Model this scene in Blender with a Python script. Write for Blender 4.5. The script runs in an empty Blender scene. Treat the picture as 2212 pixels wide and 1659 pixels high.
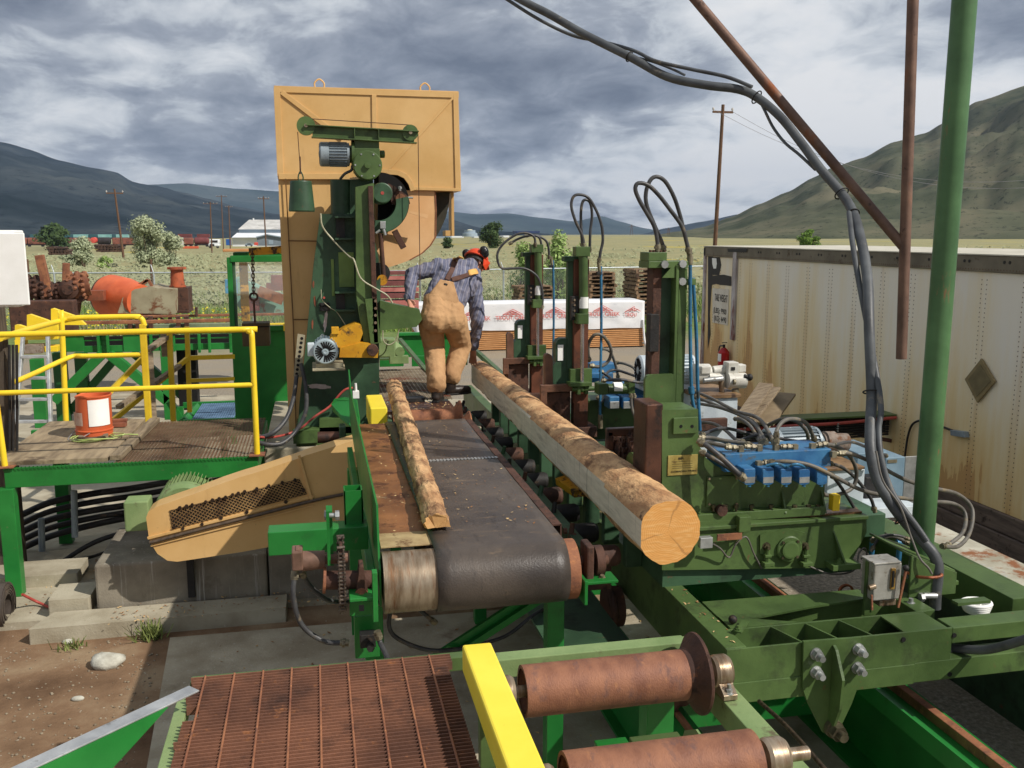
import bpy, bmesh, math, random
from mathutils import Vector, Matrix, noise as mnoise
random.seed(7)
SC = bpy.context.scene
COL = SC.collection
R = math.radians
# ---------------- camera ----------------
# The world frame is the sawmill's own: X across the mill, Y along it, Z up, yard ground at z = 0.
FPX, EYE, YAW, PITCH = 2000.0, 3.0, R(12), R(9.2)
_sa, _ca, _sp, _cp = math.sin(YAW), math.cos(YAW), math.sin(PITCH), math.cos(PITCH)
FW = Vector((_sa*_cp, _ca*_cp, -_sp)); RT = Vector((_ca, -_sa, 0)); UP = Vector((_sa*_sp, _ca*_sp, _cp))
cam = bpy.data.objects.new('camera', bpy.data.cameras.new('camera')); COL.objects.link(cam)
cam.data.sensor_width = 36; cam.data.lens = 36*FPX/2212
cam.data.clip_start = 0.05; cam.data.clip_end = 60000
cam.matrix_world = Matrix(((RT.x, UP.x, -FW.x, 0), (RT.y, UP.y, -FW.y, 0), (RT.z, UP.z, -FW.z, EYE), (0, 0, 0, 1)))
SC.camera = cam
def V(px, py, Y=None, Z=None, X=None):
    """survey helper: where the sight line measured at (px,py) meets a plane of the mill frame"""
    d = FW + RT*((px-1106)/FPX) + UP*((829.5-py)/FPX)
    t = (Z-EYE)/d.z if Z is not None else (Y/d.y if Y is not None else X/d.x)
    return Vector((d.x*t, d.y*t, EYE+d.z*t))
# ---------------- light ----------------
SUN = Vector((0.55, -0.45, 0.66)).normalized()
sl = bpy.data.lights.new('sun', 'SUN'); sl.energy = 4.9; sl.angle = R(0.6); sl.color = (1.0, 0.94, 0.86)
so = bpy.data.objects.new('sun', sl); COL.objects.link(so)
so.rotation_euler = SUN.to_track_quat('Z', 'Y').to_euler(); so.location = (8, -6, 20)
SC.view_settings.view_transform = 'Standard'; SC.view_settings.look = 'None'
SC.view_settings.exposure = -0.14; SC.view_settings.gamma = 1.0
SC.render.engine = 'CYCLES'
w = bpy.data.worlds.new('World'); SC.world = w; w.use_nodes = True
def s2l(c):
    return tuple(((v/255)/12.92 if v/255 <= .04045 else ((v/255+.055)/1.055)**2.4) for v in c) + (1,)
nt = w.node_tree; N = nt.nodes; L = nt.links; N.clear()
def nd(nt, t, **kw):
    n = nt.nodes.new(t)
    for k, v in kw.items():
        if k.startswith('i_'):
            n.inputs[int(k[2:])].default_value = v
        else: setattr(n, k, v)
    return n
def ramp(nt, fac, stops, interp='LINEAR'):
    r = nt.nodes.new('ShaderNodeValToRGB'); r.color_ramp.interpolation = interp
    e = r.color_ramp.elements
    e[0].position, e[0].color = stops[0]; e[1].position, e[1].color = stops[1]
    for p, c in stops[2:]:
        q = e.new(p); q.color = c
    nt.links.new(fac, r.inputs[0]); return r
def mth(nt, op, a, b=None, c=None, clamp=False):
    n = nt.nodes.new('ShaderNodeMath'); n.operation = op; n.use_clamp = clamp
    for i, x in enumerate((a, b, c)):
        if x is None: continue
        if isinstance(x, (int, float)): n.inputs[i].default_value = x
        else: nt.links.new(x, n.inputs[i])
    return n.outputs[0]
def mixc(nt, fac, a, b, mode='MIX'):
    n = nt.nodes.new('ShaderNodeMix'); n.data_type = 'RGBA'; n.blend_type = mode
    for s, x in ((n.inputs[0], fac), (n.inputs[6], a), (n.inputs[7], b)):
        if hasattr(x, 'is_linked') or hasattr(x, 'links'): nt.links.new(x, s)
        elif isinstance(x, (int, float)): s.default_value = x
        else: s.default_value = x
    return n.outputs[2]
tc = N.new('ShaderNodeTexCoord')
sep = N.new('ShaderNodeSeparateXYZ'); L.new(tc.outputs['Generated'], sep.inputs[0])
zz = mth(nt, 'MAXIMUM', sep.outputs[2], 0.0)
den = mth(nt, 'ADD', zz, 0.24)
cx = mth(nt, 'DIVIDE', sep.outputs[0], den); cy = mth(nt, 'DIVIDE', sep.outputs[1], den)
cmb = N.new('ShaderNodeCombineXYZ'); L.new(cx, cmb.inputs[0]); L.new(cy, cmb.inputs[1])
def cloud(scale, off, detail=7, rough=.55, dist=.4):
    mp = N.new('ShaderNodeMapping'); mp.inputs[1].default_value = off
    mp.inputs[3].default_value = (scale, scale*.8, 1); L.new(cmb.outputs[0], mp.inputs[0])
    n = N.new('ShaderNodeTexNoise'); n.inputs['Scale'].default_value = 1.0
    n.inputs['Detail'].default_value = detail; n.inputs['Roughness'].default_value = rough
    n.inputs['Distortion'].default_value = dist
    L.new(mp.outputs[0], n.inputs[0]); return n.outputs[0]
n1 = cloud(1.5, (3.6, 1.7, 0), 6, .5, .25); n2 = cloud(5.0, (8.3, 2.2, 1), 8, .58, .35); n3 = cloud(.7, (1.3, 4.4, 2), 3, .5, 0)
f = mth(nt, 'MULTIPLY', n1, .55); f = mth(nt, 'MULTIPLY_ADD', n2, .36, f); f = mth(nt, 'MULTIPLY_ADD', n3, .26, f)
# the deck thins where the sun comes through, low on the right of the valley
gd = V(1840, 235, Y=1000) - Vector((0, 0, EYE)); gd.normalize()
dotn = N.new('ShaderNodeVectorMath'); dotn.operation = 'DOT_PRODUCT'; L.new(tc.outputs['Generated'], dotn.inputs[0]); dotn.inputs[1].default_value = gd
g1 = mth(nt, 'SUBTRACT', dotn.outputs['Value'], .975); g1 = mth(nt, 'DIVIDE', g1, .025); g1 = mth(nt, 'MAXIMUM', g1, 0.0)
g1 = mth(nt, 'POWER', g1, 1.6)
f = mth(nt, 'MULTIPLY_ADD', g1, .17, f)
lowb = mth(nt, 'SUBTRACT', .16, zz); lowb = mth(nt, 'MAXIMUM', lowb, 0.0)
f = mth(nt, 'MULTIPLY_ADD', lowb, .28, f)
f = mth(nt, 'MULTIPLY_ADD', mth(nt, 'SUBTRACT', f, .575), 1.22, .525)
cr = ramp(nt, f, [(.40, s2l((110, 119, 136))), (.49, s2l((144, 152, 167))), (.555, s2l((172, 179, 191))), (.60, s2l((210, 216, 223))), (.665, s2l((242, 245, 248))), (.74, s2l((255, 255, 255)))])
sky = N.new('ShaderNodeTexSky'); sky.sky_type = 'NISHITA'; sky.sun_disc = False
sky.sun_elevation = math.asin(SUN.z); sky.sun_rotation = math.atan2(SUN.x, SUN.y)
bg1 = N.new('ShaderNodeBackground'); L.new(sky.outputs[0], bg1.inputs[0]); bg1.inputs[1].default_value = 0.06
bg2 = N.new('ShaderNodeBackground'); L.new(cr.outputs[0], bg2.inputs[0]); bg2.inputs[1].default_value = 1.0
mx = N.new('ShaderNodeMixShader'); mx.inputs[0].default_value = .93
L.new(bg1.outputs[0], mx.inputs[1]); L.new(bg2.outputs[0], mx.inputs[2])
wo = N.new('ShaderNodeOutputWorld'); L.new(mx.outputs[0], wo.inputs[0])

# ---------------- materials ----------------
MC = {}
def mat(name, a, b=None, sc=5, rough=.55, metal=0, bump=.15, bsc=70, dirt=None, dirt2=None, st=(1, 1, 1), lo=.36, hi=.64, spec=.4, alpha=1, tr=0, dist=0, coat=0):
    """a/b: base colours mixed by noise; dirt=(colour, cover 0..1, scale, stretch)"""
    if name in MC: return MC[name]
    m = bpy.data.materials.new(name); m.use_nodes = True; t = m.node_tree
    bs = t.nodes['Principled BSDF']
    g = t.nodes.new('ShaderNodeNewGeometry'); mp = t.nodes.new('ShaderNodeMapping')
    mp.inputs[3].default_value = st; t.links.new(g.outputs['Position'], mp.inputs[0])
    def noi(scale, det=6, rg=.6, src=None, ds=0):
        n = t.nodes.new('ShaderNodeTexNoise'); n.inputs['Scale'].default_value = scale
        n.inputs['Detail'].default_value = det; n.inputs['Roughness'].default_value = rg; n.inputs['Distortion'].default_value = ds
        t.links.new(src or mp.outputs[0], n.inputs[0]); return n.outputs[0]
    b = b or tuple(v*.82 for v in a)
    n = noi(sc, ds=dist)
    c = ramp(t, n, [(lo, s2l(b)), (hi, s2l(a))]).outputs[0]
    rg = mth(t, 'MULTIPLY_ADD', n, .3, rough-.15)
    for dd in (dirt, dirt2):
        if not dd: continue
        mp2 = t.nodes.new('ShaderNodeMapping'); mp2.inputs[3].default_value = dd[3] if len(dd) > 3 else (1, 1, 1)
        mp2.inputs[1].default_value = (3.3, 1.1, dd[2]); t.links.new(g.outputs['Position'], mp2.inputs[0])
        n2 = noi(dd[2], 8, .68, mp2.outputs[0])
        th = .685-.42*dd[1]
        wd_ = dd[4] if len(dd) > 4 else .09
        fa = ramp(t, n2, [(th, (0, 0, 0, 1)), (th+wd_, (1, 1, 1, 1))]).outputs[0]
        c = mixc(t, fa, c, s2l(dd[0])); rg = mth(t, 'MULTIPLY_ADD', fa, .2, rg)
    t.links.new(c, bs.inputs['Base Color'])
    t.links.new(mth(t, 'MINIMUM', rg, .97), bs.inputs['Roughness']); bs.inputs['Metallic'].default_value = metal
    bs.inputs['Specular IOR Level'].default_value = spec
    if bump:
        bp = t.nodes.new('ShaderNodeBump'); bp.inputs['Strength'].default_value = bump; bp.inputs['Distance'].default_value = .01
        t.links.new(noi(bsc, 4), bp.inputs['Height']); t.links.new(bp.outputs[0], bs.inputs['Normal'])
    if tr: bs.inputs['Transmission Weight'].default_value = tr
    if alpha < 1: bs.inputs['Alpha'].default_value = alpha
    if coat: bs.inputs['Coat Weight'].default_value = coat
    m.diffuse_color = s2l(a); MC[name] = m; return m
RU = (104, 62, 42)
GRN = mat('machine_green', (88, 112, 62), (62, 82, 44), 2.2, .42, bump=.1, dirt=((42, 46, 32), .34, 4, (1, 1, 1), .22), dirt2=((112, 78, 54), .10, 13))
GRN2 = mat('old_green', (66, 98, 70), (44, 68, 48), 2.4, .5, bump=.12, dirt=((32, 38, 28), .36, 4, (1, 1, 1), .22), dirt2=((112, 72, 54), .11, 11))
BGR = mat('bright_green', (42, 130, 56), (28, 106, 43), 2, .38, bump=.05, dirt=((40, 84, 42), .25, 5, (1, 1, 1), .2), dirt2=((120, 105, 80), .07, 16))
LGR = mat('pale_green', (136, 156, 104), (112, 136, 86), 4, .6, dirt=((96, 92, 66), .25, 7))
TAN = mat('tan_paint', (222, 182, 122), (208, 166, 104), 1.8, .45, bump=.1, bsc=9, dirt=((180, 138, 86), .2, 4, (2.4, 2.4, .4), .25), dirt2=((120, 88, 58), .06, 18))
YEL = mat('yellow_paint', (250, 218, 54), (240, 204, 44), 3, .4, bump=.05, dirt=((178, 140, 40), .1, 9), dirt2=((80, 60, 30), .03, 25))
YEL2 = mat('pale_yellow_paint', (250, 228, 78), (244, 218, 62), 3, .45, bump=.05, dirt=((214, 184, 60), .08, 9), dirt2=((90, 72, 40), .02, 25))
OYEL = mat('worn_yellow', (214, 160, 34), (188, 130, 24), 4, .55, dirt=((70, 52, 34), .38, 8), dirt2=((120, 76, 40), .2, 16))
RUST = mat('rust', (156, 104, 72), (120, 74, 54), 6, .75, bump=.3, bsc=110, dirt=((88, 62, 56), .36, 11, (1, 1, 1), .2), dirt2=((186, 126, 82), .3, 18, (1, 2.2, 1), .15))
RUSTD = mat('dark_rust', (92, 62, 48), (66, 44, 36), 8, .75, bump=.3, dirt=((50, 38, 32), .35, 10), dirt2=((132, 84, 56), .15, 17))
STEEL = mat('worn_steel', (176, 160, 138), (124, 104, 82), 5, .38, .6, bump=.1, st=(5, 1, 1), dirt=((124, 84, 52), .42, 7, (6, .8, .8), .2))
ZINC = mat('zinc', (190, 192, 190), (150, 152, 150), 9, .4, .6, bump=.05, dirt=((120, 116, 108), .15, 15))
ALU = mat('aluminium', (206, 208, 206), (170, 172, 172), 8, .4, .5, bump=.05, dirt=((130, 128, 122), .2, 12))
BRASS = mat('brass_fitting', (148, 140, 116), (104, 96, 78), 15, .5, .4, dirt=((70, 58, 44), .3, 30))
BLK = mat('black_steel', (44, 42, 40), (28, 27, 27), 10, .6, bump=.2, dirt=((74, 58, 44), .25, 14))
RUB = mat('hose_rubber', (74, 74, 74), (52, 52, 54), 12, .42, bump=.1, bsc=200, dirt=((112, 100, 82), .28, 9))
RUB2 = mat('dusty_hose', (112, 108, 100), (86, 82, 76), 12, .5, bump=.1, bsc=200, dirt=((130, 116, 90), .28, 9))
BELT = mat('belt_rubber', (92, 82, 73), (60, 54, 50), 2.2, .42, bump=.2, bsc=120, dirt=((126, 106, 84), .26, 7, (1, 3, 1), .2), dirt2=((42, 38, 37), .3, 5, (2.5, .6, 1), .2))
CON = mat('concrete', (180, 172, 150), (150, 140, 118), 2.6, .9, bump=.35, bsc=60, dirt=((118, 104, 82), .22, 3.5, (1, 1, 1), .2), dirt2=((196, 190, 172), .1, 12))
COND = mat('stained_concrete', (178, 168, 146), (148, 136, 114), 3, .9, bump=.35, bsc=60, dirt=((118, 100, 80), .25, 3.0, (1, 1, 1), .2), dirt2=((190, 186, 176), .22, 5, (7, 7, .25), .12))
WOOD = mat('weathered_wood', (150, 134, 110), (116, 100, 80), 3, .85, bump=.3, bsc=40, st=(1, 12, 12), dirt=((84, 68, 52), .25, 3, (1, 8, 8)))
WOODY = mat('weathered_plank', (150, 134, 108), (108, 94, 74), 3, .85, bump=.3, bsc=40, st=(9, 1, 9), dirt=((70, 58, 44), .25, 3, (7, 1, 7)))
LUM = mat('fresh_lumber', (214, 160, 106), (190, 132, 82), 3, .7, bump=.15, st=(1.5, 8, 14), dirt=((120, 80, 50), .14, 6, (1, 4, 4)))
WHT = mat('white_paint', (250, 250, 246), (238, 238, 232), 4, .5, bump=.03, dirt=((200, 196, 184), .12, 8))
GREY = mat('grey_motor_paint', (148, 160, 166), (124, 136, 144), 6, .42, .1, dirt=((96, 98, 94), .2, 12))
LGREY = mat('light_grey_paint', (206, 216, 220), (182, 192, 198), 6, .45, dirt=((140, 138, 130), .18, 12))
BLUE = mat('valve_blue', (66, 122, 162), (42, 92, 138), 6, .42, dirt=((84, 96, 104), .25, 14), dirt2=((36, 40, 44), .08, 26))
BLUEP = mat('blue_pipe', (66, 128, 164), (50, 104, 140), 12, .4, .2, dirt=((62, 70, 70), .3, 16))
ORA = mat('orange_paint', (222, 112, 68), (200, 92, 52), 3, .5, dirt=((200, 120, 84), .12, 8), dirt2=((116, 66, 44), .06, 16))
REDM = mat('faded_red', (186, 84, 74), (156, 66, 58), 8, .5, dirt=((150, 90, 80), .15, 12))
CONB = mat('drip_stained_concrete', (146, 138, 122), (116, 108, 94), 3, .9, bump=.35, bsc=60, dirt=((92, 80, 66), .25, 3, (1, 1, 1), .2), dirt2=((184, 180, 170), .24, 5, (7, 7, .2), .12))
RUSTR = mat('roller_rust', (154, 106, 80), (122, 80, 62), 7, .62, .15, bump=.25, bsc=120, st=(1.6, .9, .9), dirt=((96, 76, 76), .36, 10, (1.6, .9, .9), .2), dirt2=((182, 128, 88), .24, 16, (2, .8, .8), .2))
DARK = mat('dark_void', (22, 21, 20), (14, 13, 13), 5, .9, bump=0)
SKY_BLUE = mat('sky_blue_paint', (96, 156, 186), (78, 132, 166), 4, .6, dirt=((130, 84, 66), .3, 6))
MINT = mat('mint_paint', (136, 178, 158), (112, 154, 136), 4, .7, dirt=((126, 74, 60), .38, 4))
WOOL = mat('faded_maroon', (128, 74, 70), (102, 58, 56), 6, .7, dirt=((92, 66, 58), .2, 10))

# ---------------- mesh building ----------------
class MB:
    def __init__(s): s.v = []; s.f = []; s.sm = []; s.mi = []; s.m = 0
    def add(s, vs, fs, smooth=False):
        o = len(s.v); s.v += [Vector(p) for p in vs]
        for q in fs: s.f.append([i+o for i in q]); s.sm.append(smooth); s.mi.append(s.m)
        return s
    def box(s, x0, x1, y0, y1, z0, z1):
        if x0 > x1: x0, x1 = x1, x0
        if y0 > y1: y0, y1 = y1, y0
        if z0 > z1: z0, z1 = z1, z0
        return s.add([(x0, y0, z0), (x1, y0, z0), (x1, y1, z0), (x0, y1, z0), (x0, y0, z1), (x1, y0, z1), (x1, y1, z1), (x0, y1, z1)],
                     [(3, 2, 1, 0), (4, 5, 6, 7), (0, 1, 5, 4), (1, 2, 6, 5), (2, 3, 7, 6), (3, 0, 4, 7)])
    def bar(s, p, q, w, h, up=(0, 0, 1), w2=None, h2=None):
        p = Vector(p); q = Vector(q); d = (q-p).normalized(); u = Vector(up)
        if abs(d.dot(u)) > .98: u = Vector((0, 1, 0))
        a = d.cross(u).normalized(); b = a.cross(d).normalized()
        w2 = w if w2 is None else w2; h2 = h if h2 is None else h2
        vs = []
        for c, ww, hh in ((p, w, h), (q, w2, h2)):
            for i, j in ((-1, -1), (1, -1), (1, 1), (-1, 1)): vs.append(c+a*(i*ww/2)+b*(j*hh/2))
        return s.add(vs, [(0, 1, 2, 3), (7, 6, 5, 4), (0, 4, 5, 1), (1, 5, 6, 2), (2, 6, 7, 3), (3, 7, 4, 0)])
    def fb(s, x0, y0, x1, y1, Y, dep, X=None):
        """box whose front face was measured in the photo on the plane Y"""
        xm, ym = (x0+x1)/2, (y0+y1)/2
        return s.box(V(x0, ym, Y=Y).x, V(x1, ym, Y=Y).x, Y, Y+dep, V(xm, y0, Y=Y).z, V(xm, y1, Y=Y).z)
    def cyl(s, p, q, r, r2=None, n=20, cap=True, smooth=True):
        p = Vector(p); q = Vector(q); r2 = r if r2 is None else r2
        d = (q-p).normalized(); u = Vector((0, 0, 1)) if abs(d.z) < .9 else Vector((1, 0, 0))
        a = d.cross(u).normalized(); b = a.cross(d)
        vs = []
        for c, rr in ((p, r), (q, r2)):
            for i in range(n):
                t = 2*math.pi*i/n; vs.append(c+(a*math.cos(t)+b*math.sin(t))*rr)
        s.add(vs, [(i, i+n, (i+1) % n+n, (i+1) % n) for i in range(n)], smooth)
        if cap:
            s.add(vs[:n], [list(range(n))]); s.add(vs[n:], [list(range(n-1, -1, -1))])
        return s
    def lathe(s, p, d, prof, n=24, smooth=True, cap=True):
        """prof: (distance along d, radius)"""
        p = Vector(p); d = Vector(d).normalized(); u = Vector((0, 0, 1)) if abs(d.z) < .9 else Vector((1, 0, 0))
        a = d.cross(u).normalized(); b = a.cross(d); vs = []
        for h, r in prof:
            for i in range(n):
                t = 2*math.pi*i/n; vs.append(p+d*h+(a*math.cos(t)+b*math.sin(t))*max(r, 1e-4))
        k = len(prof)
        for j in range(k-1):
            s.add([vs[j*n+i] for i in range(n)]+[vs[(j+1)*n+i] for i in range(n)], [(i, i+n, (i+1) % n+n, (i+1) % n) for i in range(n)], smooth)
        if cap: s.add(vs[:n], [list(range(n))]); s.add(vs[-n:], [list(range(n-1, -1, -1))])
        return s
    def tube(s, pts, r, n=10, sub=6, closed=False, smooth=True, r2=None, cap=True):
        pts = [Vector(p) for p in pts]
        if sub > 1 and len(pts) > 2:
            P = ([pts[-1]] if closed else [pts[0]*2-pts[1]])+pts+([pts[0], pts[1]] if closed else [pts[-1]*2-pts[-2]])
            o = []
            for i in range(1, len(P)-2):
                for k in range(sub):
                    t = k/sub; a, b, c, d = P[i-1], P[i], P[i+1], P[i+2]
                    o.append(.5*((2*b)+(c-a)*t+(2*a-5*b+4*c-d)*t*t+(3*b-a-3*c+d)*t**3))
            if not closed: o.append(pts[-1])
            pts = o
        k = len(pts); vs = []; prev = None
        for i, p in enumerate(pts):
            d = (pts[(i+1) % k]-pts[i-1]) if closed else (pts[min(i+1, k-1)]-pts[max(i-1, 0)])
            if d.length < 1e-9: d = Vector((0, 0, 1))
            d.normalize()
            if prev is None:
                u = Vector((0, 0, 1)) if abs(d.z) < .9 else Vector((1, 0, 0)); a = d.cross(u).normalized()
            else: a = (prev-d*prev.dot(d)).normalized()
            prev = a; b = d.cross(a); rr = r if r2 is None else r+(r2-r)*i/(k-1)
            for j in range(n):
                t = 2*math.pi*j/n; vs.append(p+(a*math.cos(t)+b*math.sin(t))*rr)
        fs = []
        for i in range(k if closed else k-1):
            i2 = (i+1) % k
            for j in range(n): fs.append((i*n+j, i*n+(j+1) % n, i2*n+(j+1) % n, i2*n+j))
        s.add(vs, fs, smooth)
        if not closed and cap: s.add(vs[:n], [list(range(n-1, -1, -1))]); s.add(vs[-n:], [list(range(n))])
        return s
    def prism(s, poly, axis, a, b, smooth=False):
        """poly in the two other axes (order x,y,z without axis), extruded a..b along axis"""
        n = len(poly)
        def mk(p, t): return (t, p[0], p[1]) if axis == 'x' else ((p[0], t, p[1]) if axis == 'y' else (p[0], p[1], t))
        vs = [mk(p, a) for p in poly]+[mk(p, b) for p in poly]
        s.add(vs, [list(range(n-1, -1, -1)), list(range(n, 2*n))])
        return s.add(vs, [(i, (i+1) % n, (i+1) % n+n, i+n) for i in range(n)], smooth)
    def plate(s, poly3, th):
        """flat polygon of 3-D points given thickness along its normal"""
        p = [Vector(q) for q in poly3]; nrm = Vector((0, 0, 0)); n = len(p)
        for i in range(n): nrm += p[i].cross(p[(i+1) % n])
        nrm.normalize(); vs = [q-nrm*th/2 for q in p]+[q+nrm*th/2 for q in p]
        return s.add(vs, [list(range(n-1, -1, -1)), list(range(n, 2*n))]+[(i, (i+1) % n, (i+1) % n+n, i+n) for i in range(n)])
    def hexn(s, p, d, r, h): return s.cyl(p, Vector(p)+Vector(d).normalized()*h, r, n=6, smooth=False)
    def bolt(s, p, d, r=.016, h=.014, out=.012):
        d = Vector(d).normalized(); p = Vector(p)
        s.cyl(p, p+d*.004, r*1.35, n=12); s.hexn(p, d, r, h); return s.cyl(p, p+d*(h+out), r*.55, n=8)
    def sphere(s, c, r, n=12, m=8, sq=(1, 1, 1)):
        vs = []; c = Vector(c)
        for j in range(1, m):
            t = math.pi*j/m
            for i in range(n):
                q = 2*math.pi*i/n; vs.append(c+Vector((math.sin(t)*math.cos(q)*sq[0], math.sin(t)*math.sin(q)*sq[1], math.cos(t)*sq[2]))*r)
        top = len(vs); vs += [c+Vector((0, 0, r*sq[2])), c-Vector((0, 0, r*sq[2]))]
        fs = []
        for j in range(m-2):
            for i in range(n): fs.append((j*n+i, (j+1)*n+i, (j+1)*n+(i+1) % n, j*n+(i+1) % n))
        for i in range(n): fs.append((top, i, (i+1) % n)); fs.append((top+1, (m-2)*n+(i+1) % n, (m-2)*n+i))
        return s.add(vs, fs, True)
    def build(s, name, mats, parent=None, label=None, cat=None, group=None, kind=None, bev=0, origin=None, fix=True):
        if not isinstance(mats, (list, tuple)): mats = [mats]
        if parent is not None: o = world_loc(parent)
        elif origin is not None: o = Vector(origin)
        else:
            xs = [p.x for p in s.v]; ys = [p.y for p in s.v]; zs = [p.z for p in s.v]
            o = Vector(((min(xs)+max(xs))/2, (min(ys)+max(ys))/2, min(zs)))
        me = bpy.data.meshes.new(name); me.from_pydata([p-o for p in s.v], [], s.f)
        for mm in mats: me.materials.append(mm)
        me.polygons.foreach_set('use_smooth', s.sm); me.polygons.foreach_set('material_index', s.mi)
        if fix:
            bm = bmesh.new(); bm.from_mesh(me); bmesh.ops.recalc_face_normals(bm, faces=bm.faces); bm.to_mesh(me); bm.free()
        ob = bpy.data.objects.new(name, me); COL.objects.link(ob)
        if parent is not None: ob.parent = parent; ob.location = (0, 0, 0)
        else: ob.location = o
        tag(ob, label, cat, group, kind)
        if bev:
            bm_ = ob.modifiers.new('bevel', 'BEVEL'); bm_.width = bev; bm_.segments = 2; bm_.limit_method = 'ANGLE'; bm_.angle_limit = R(40)
            bm_.harden_normals = False
        return ob
def world_loc(o):
    p = o.location.copy()
    while o.parent: o = o.parent; p += o.location
    return p
def tag(o, label=None, cat=None, group=None, kind=None):
    if label: o['label'] = label
    if cat: o['category'] = cat
    if group: o['group'] = group
    if kind: o['kind'] = kind
    return o
def thing(name, label, cat, loc, group=None):
    o = bpy.data.objects.new(name, None); COL.objects.link(o); o.location = loc; o.empty_display_size = .1
    return tag(o, label, cat, group)
def copy_tree(o, parent=None):
    c = o.copy(); COL.objects.link(c); c.parent = parent
    for ch in list(o.children): copy_tree(ch, c)
    return c
def hose(name, label, pts, r, m=None, cat='hose', group=None, parent=None, ends=True, n=10, sub=6):
    """pts: (px,py,Y) survey points or Vectors"""
    q = [p if isinstance(p, Vector) else V(p[0], p[1], Y=p[2]) for p in pts]
    mb = MB().tube(q, r, n, sub)
    if ends and r < .03:
        mb.m = 1
        for a, b in ((q[0], q[1]), (q[-1], q[-2])):
            d = (b-a).normalized(); mb.cyl(a-d*.004, a+d*.035, r*1.35, n=8); mb.hexn(a+d*.012, d, r*1.7, .014)
        return mb.build(name, [m or RUB, BRASS], parent, label, cat, group)
    return mb.build(name, m or RUB, parent, label, cat, group)
HAZE_D = 0.000065
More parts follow.
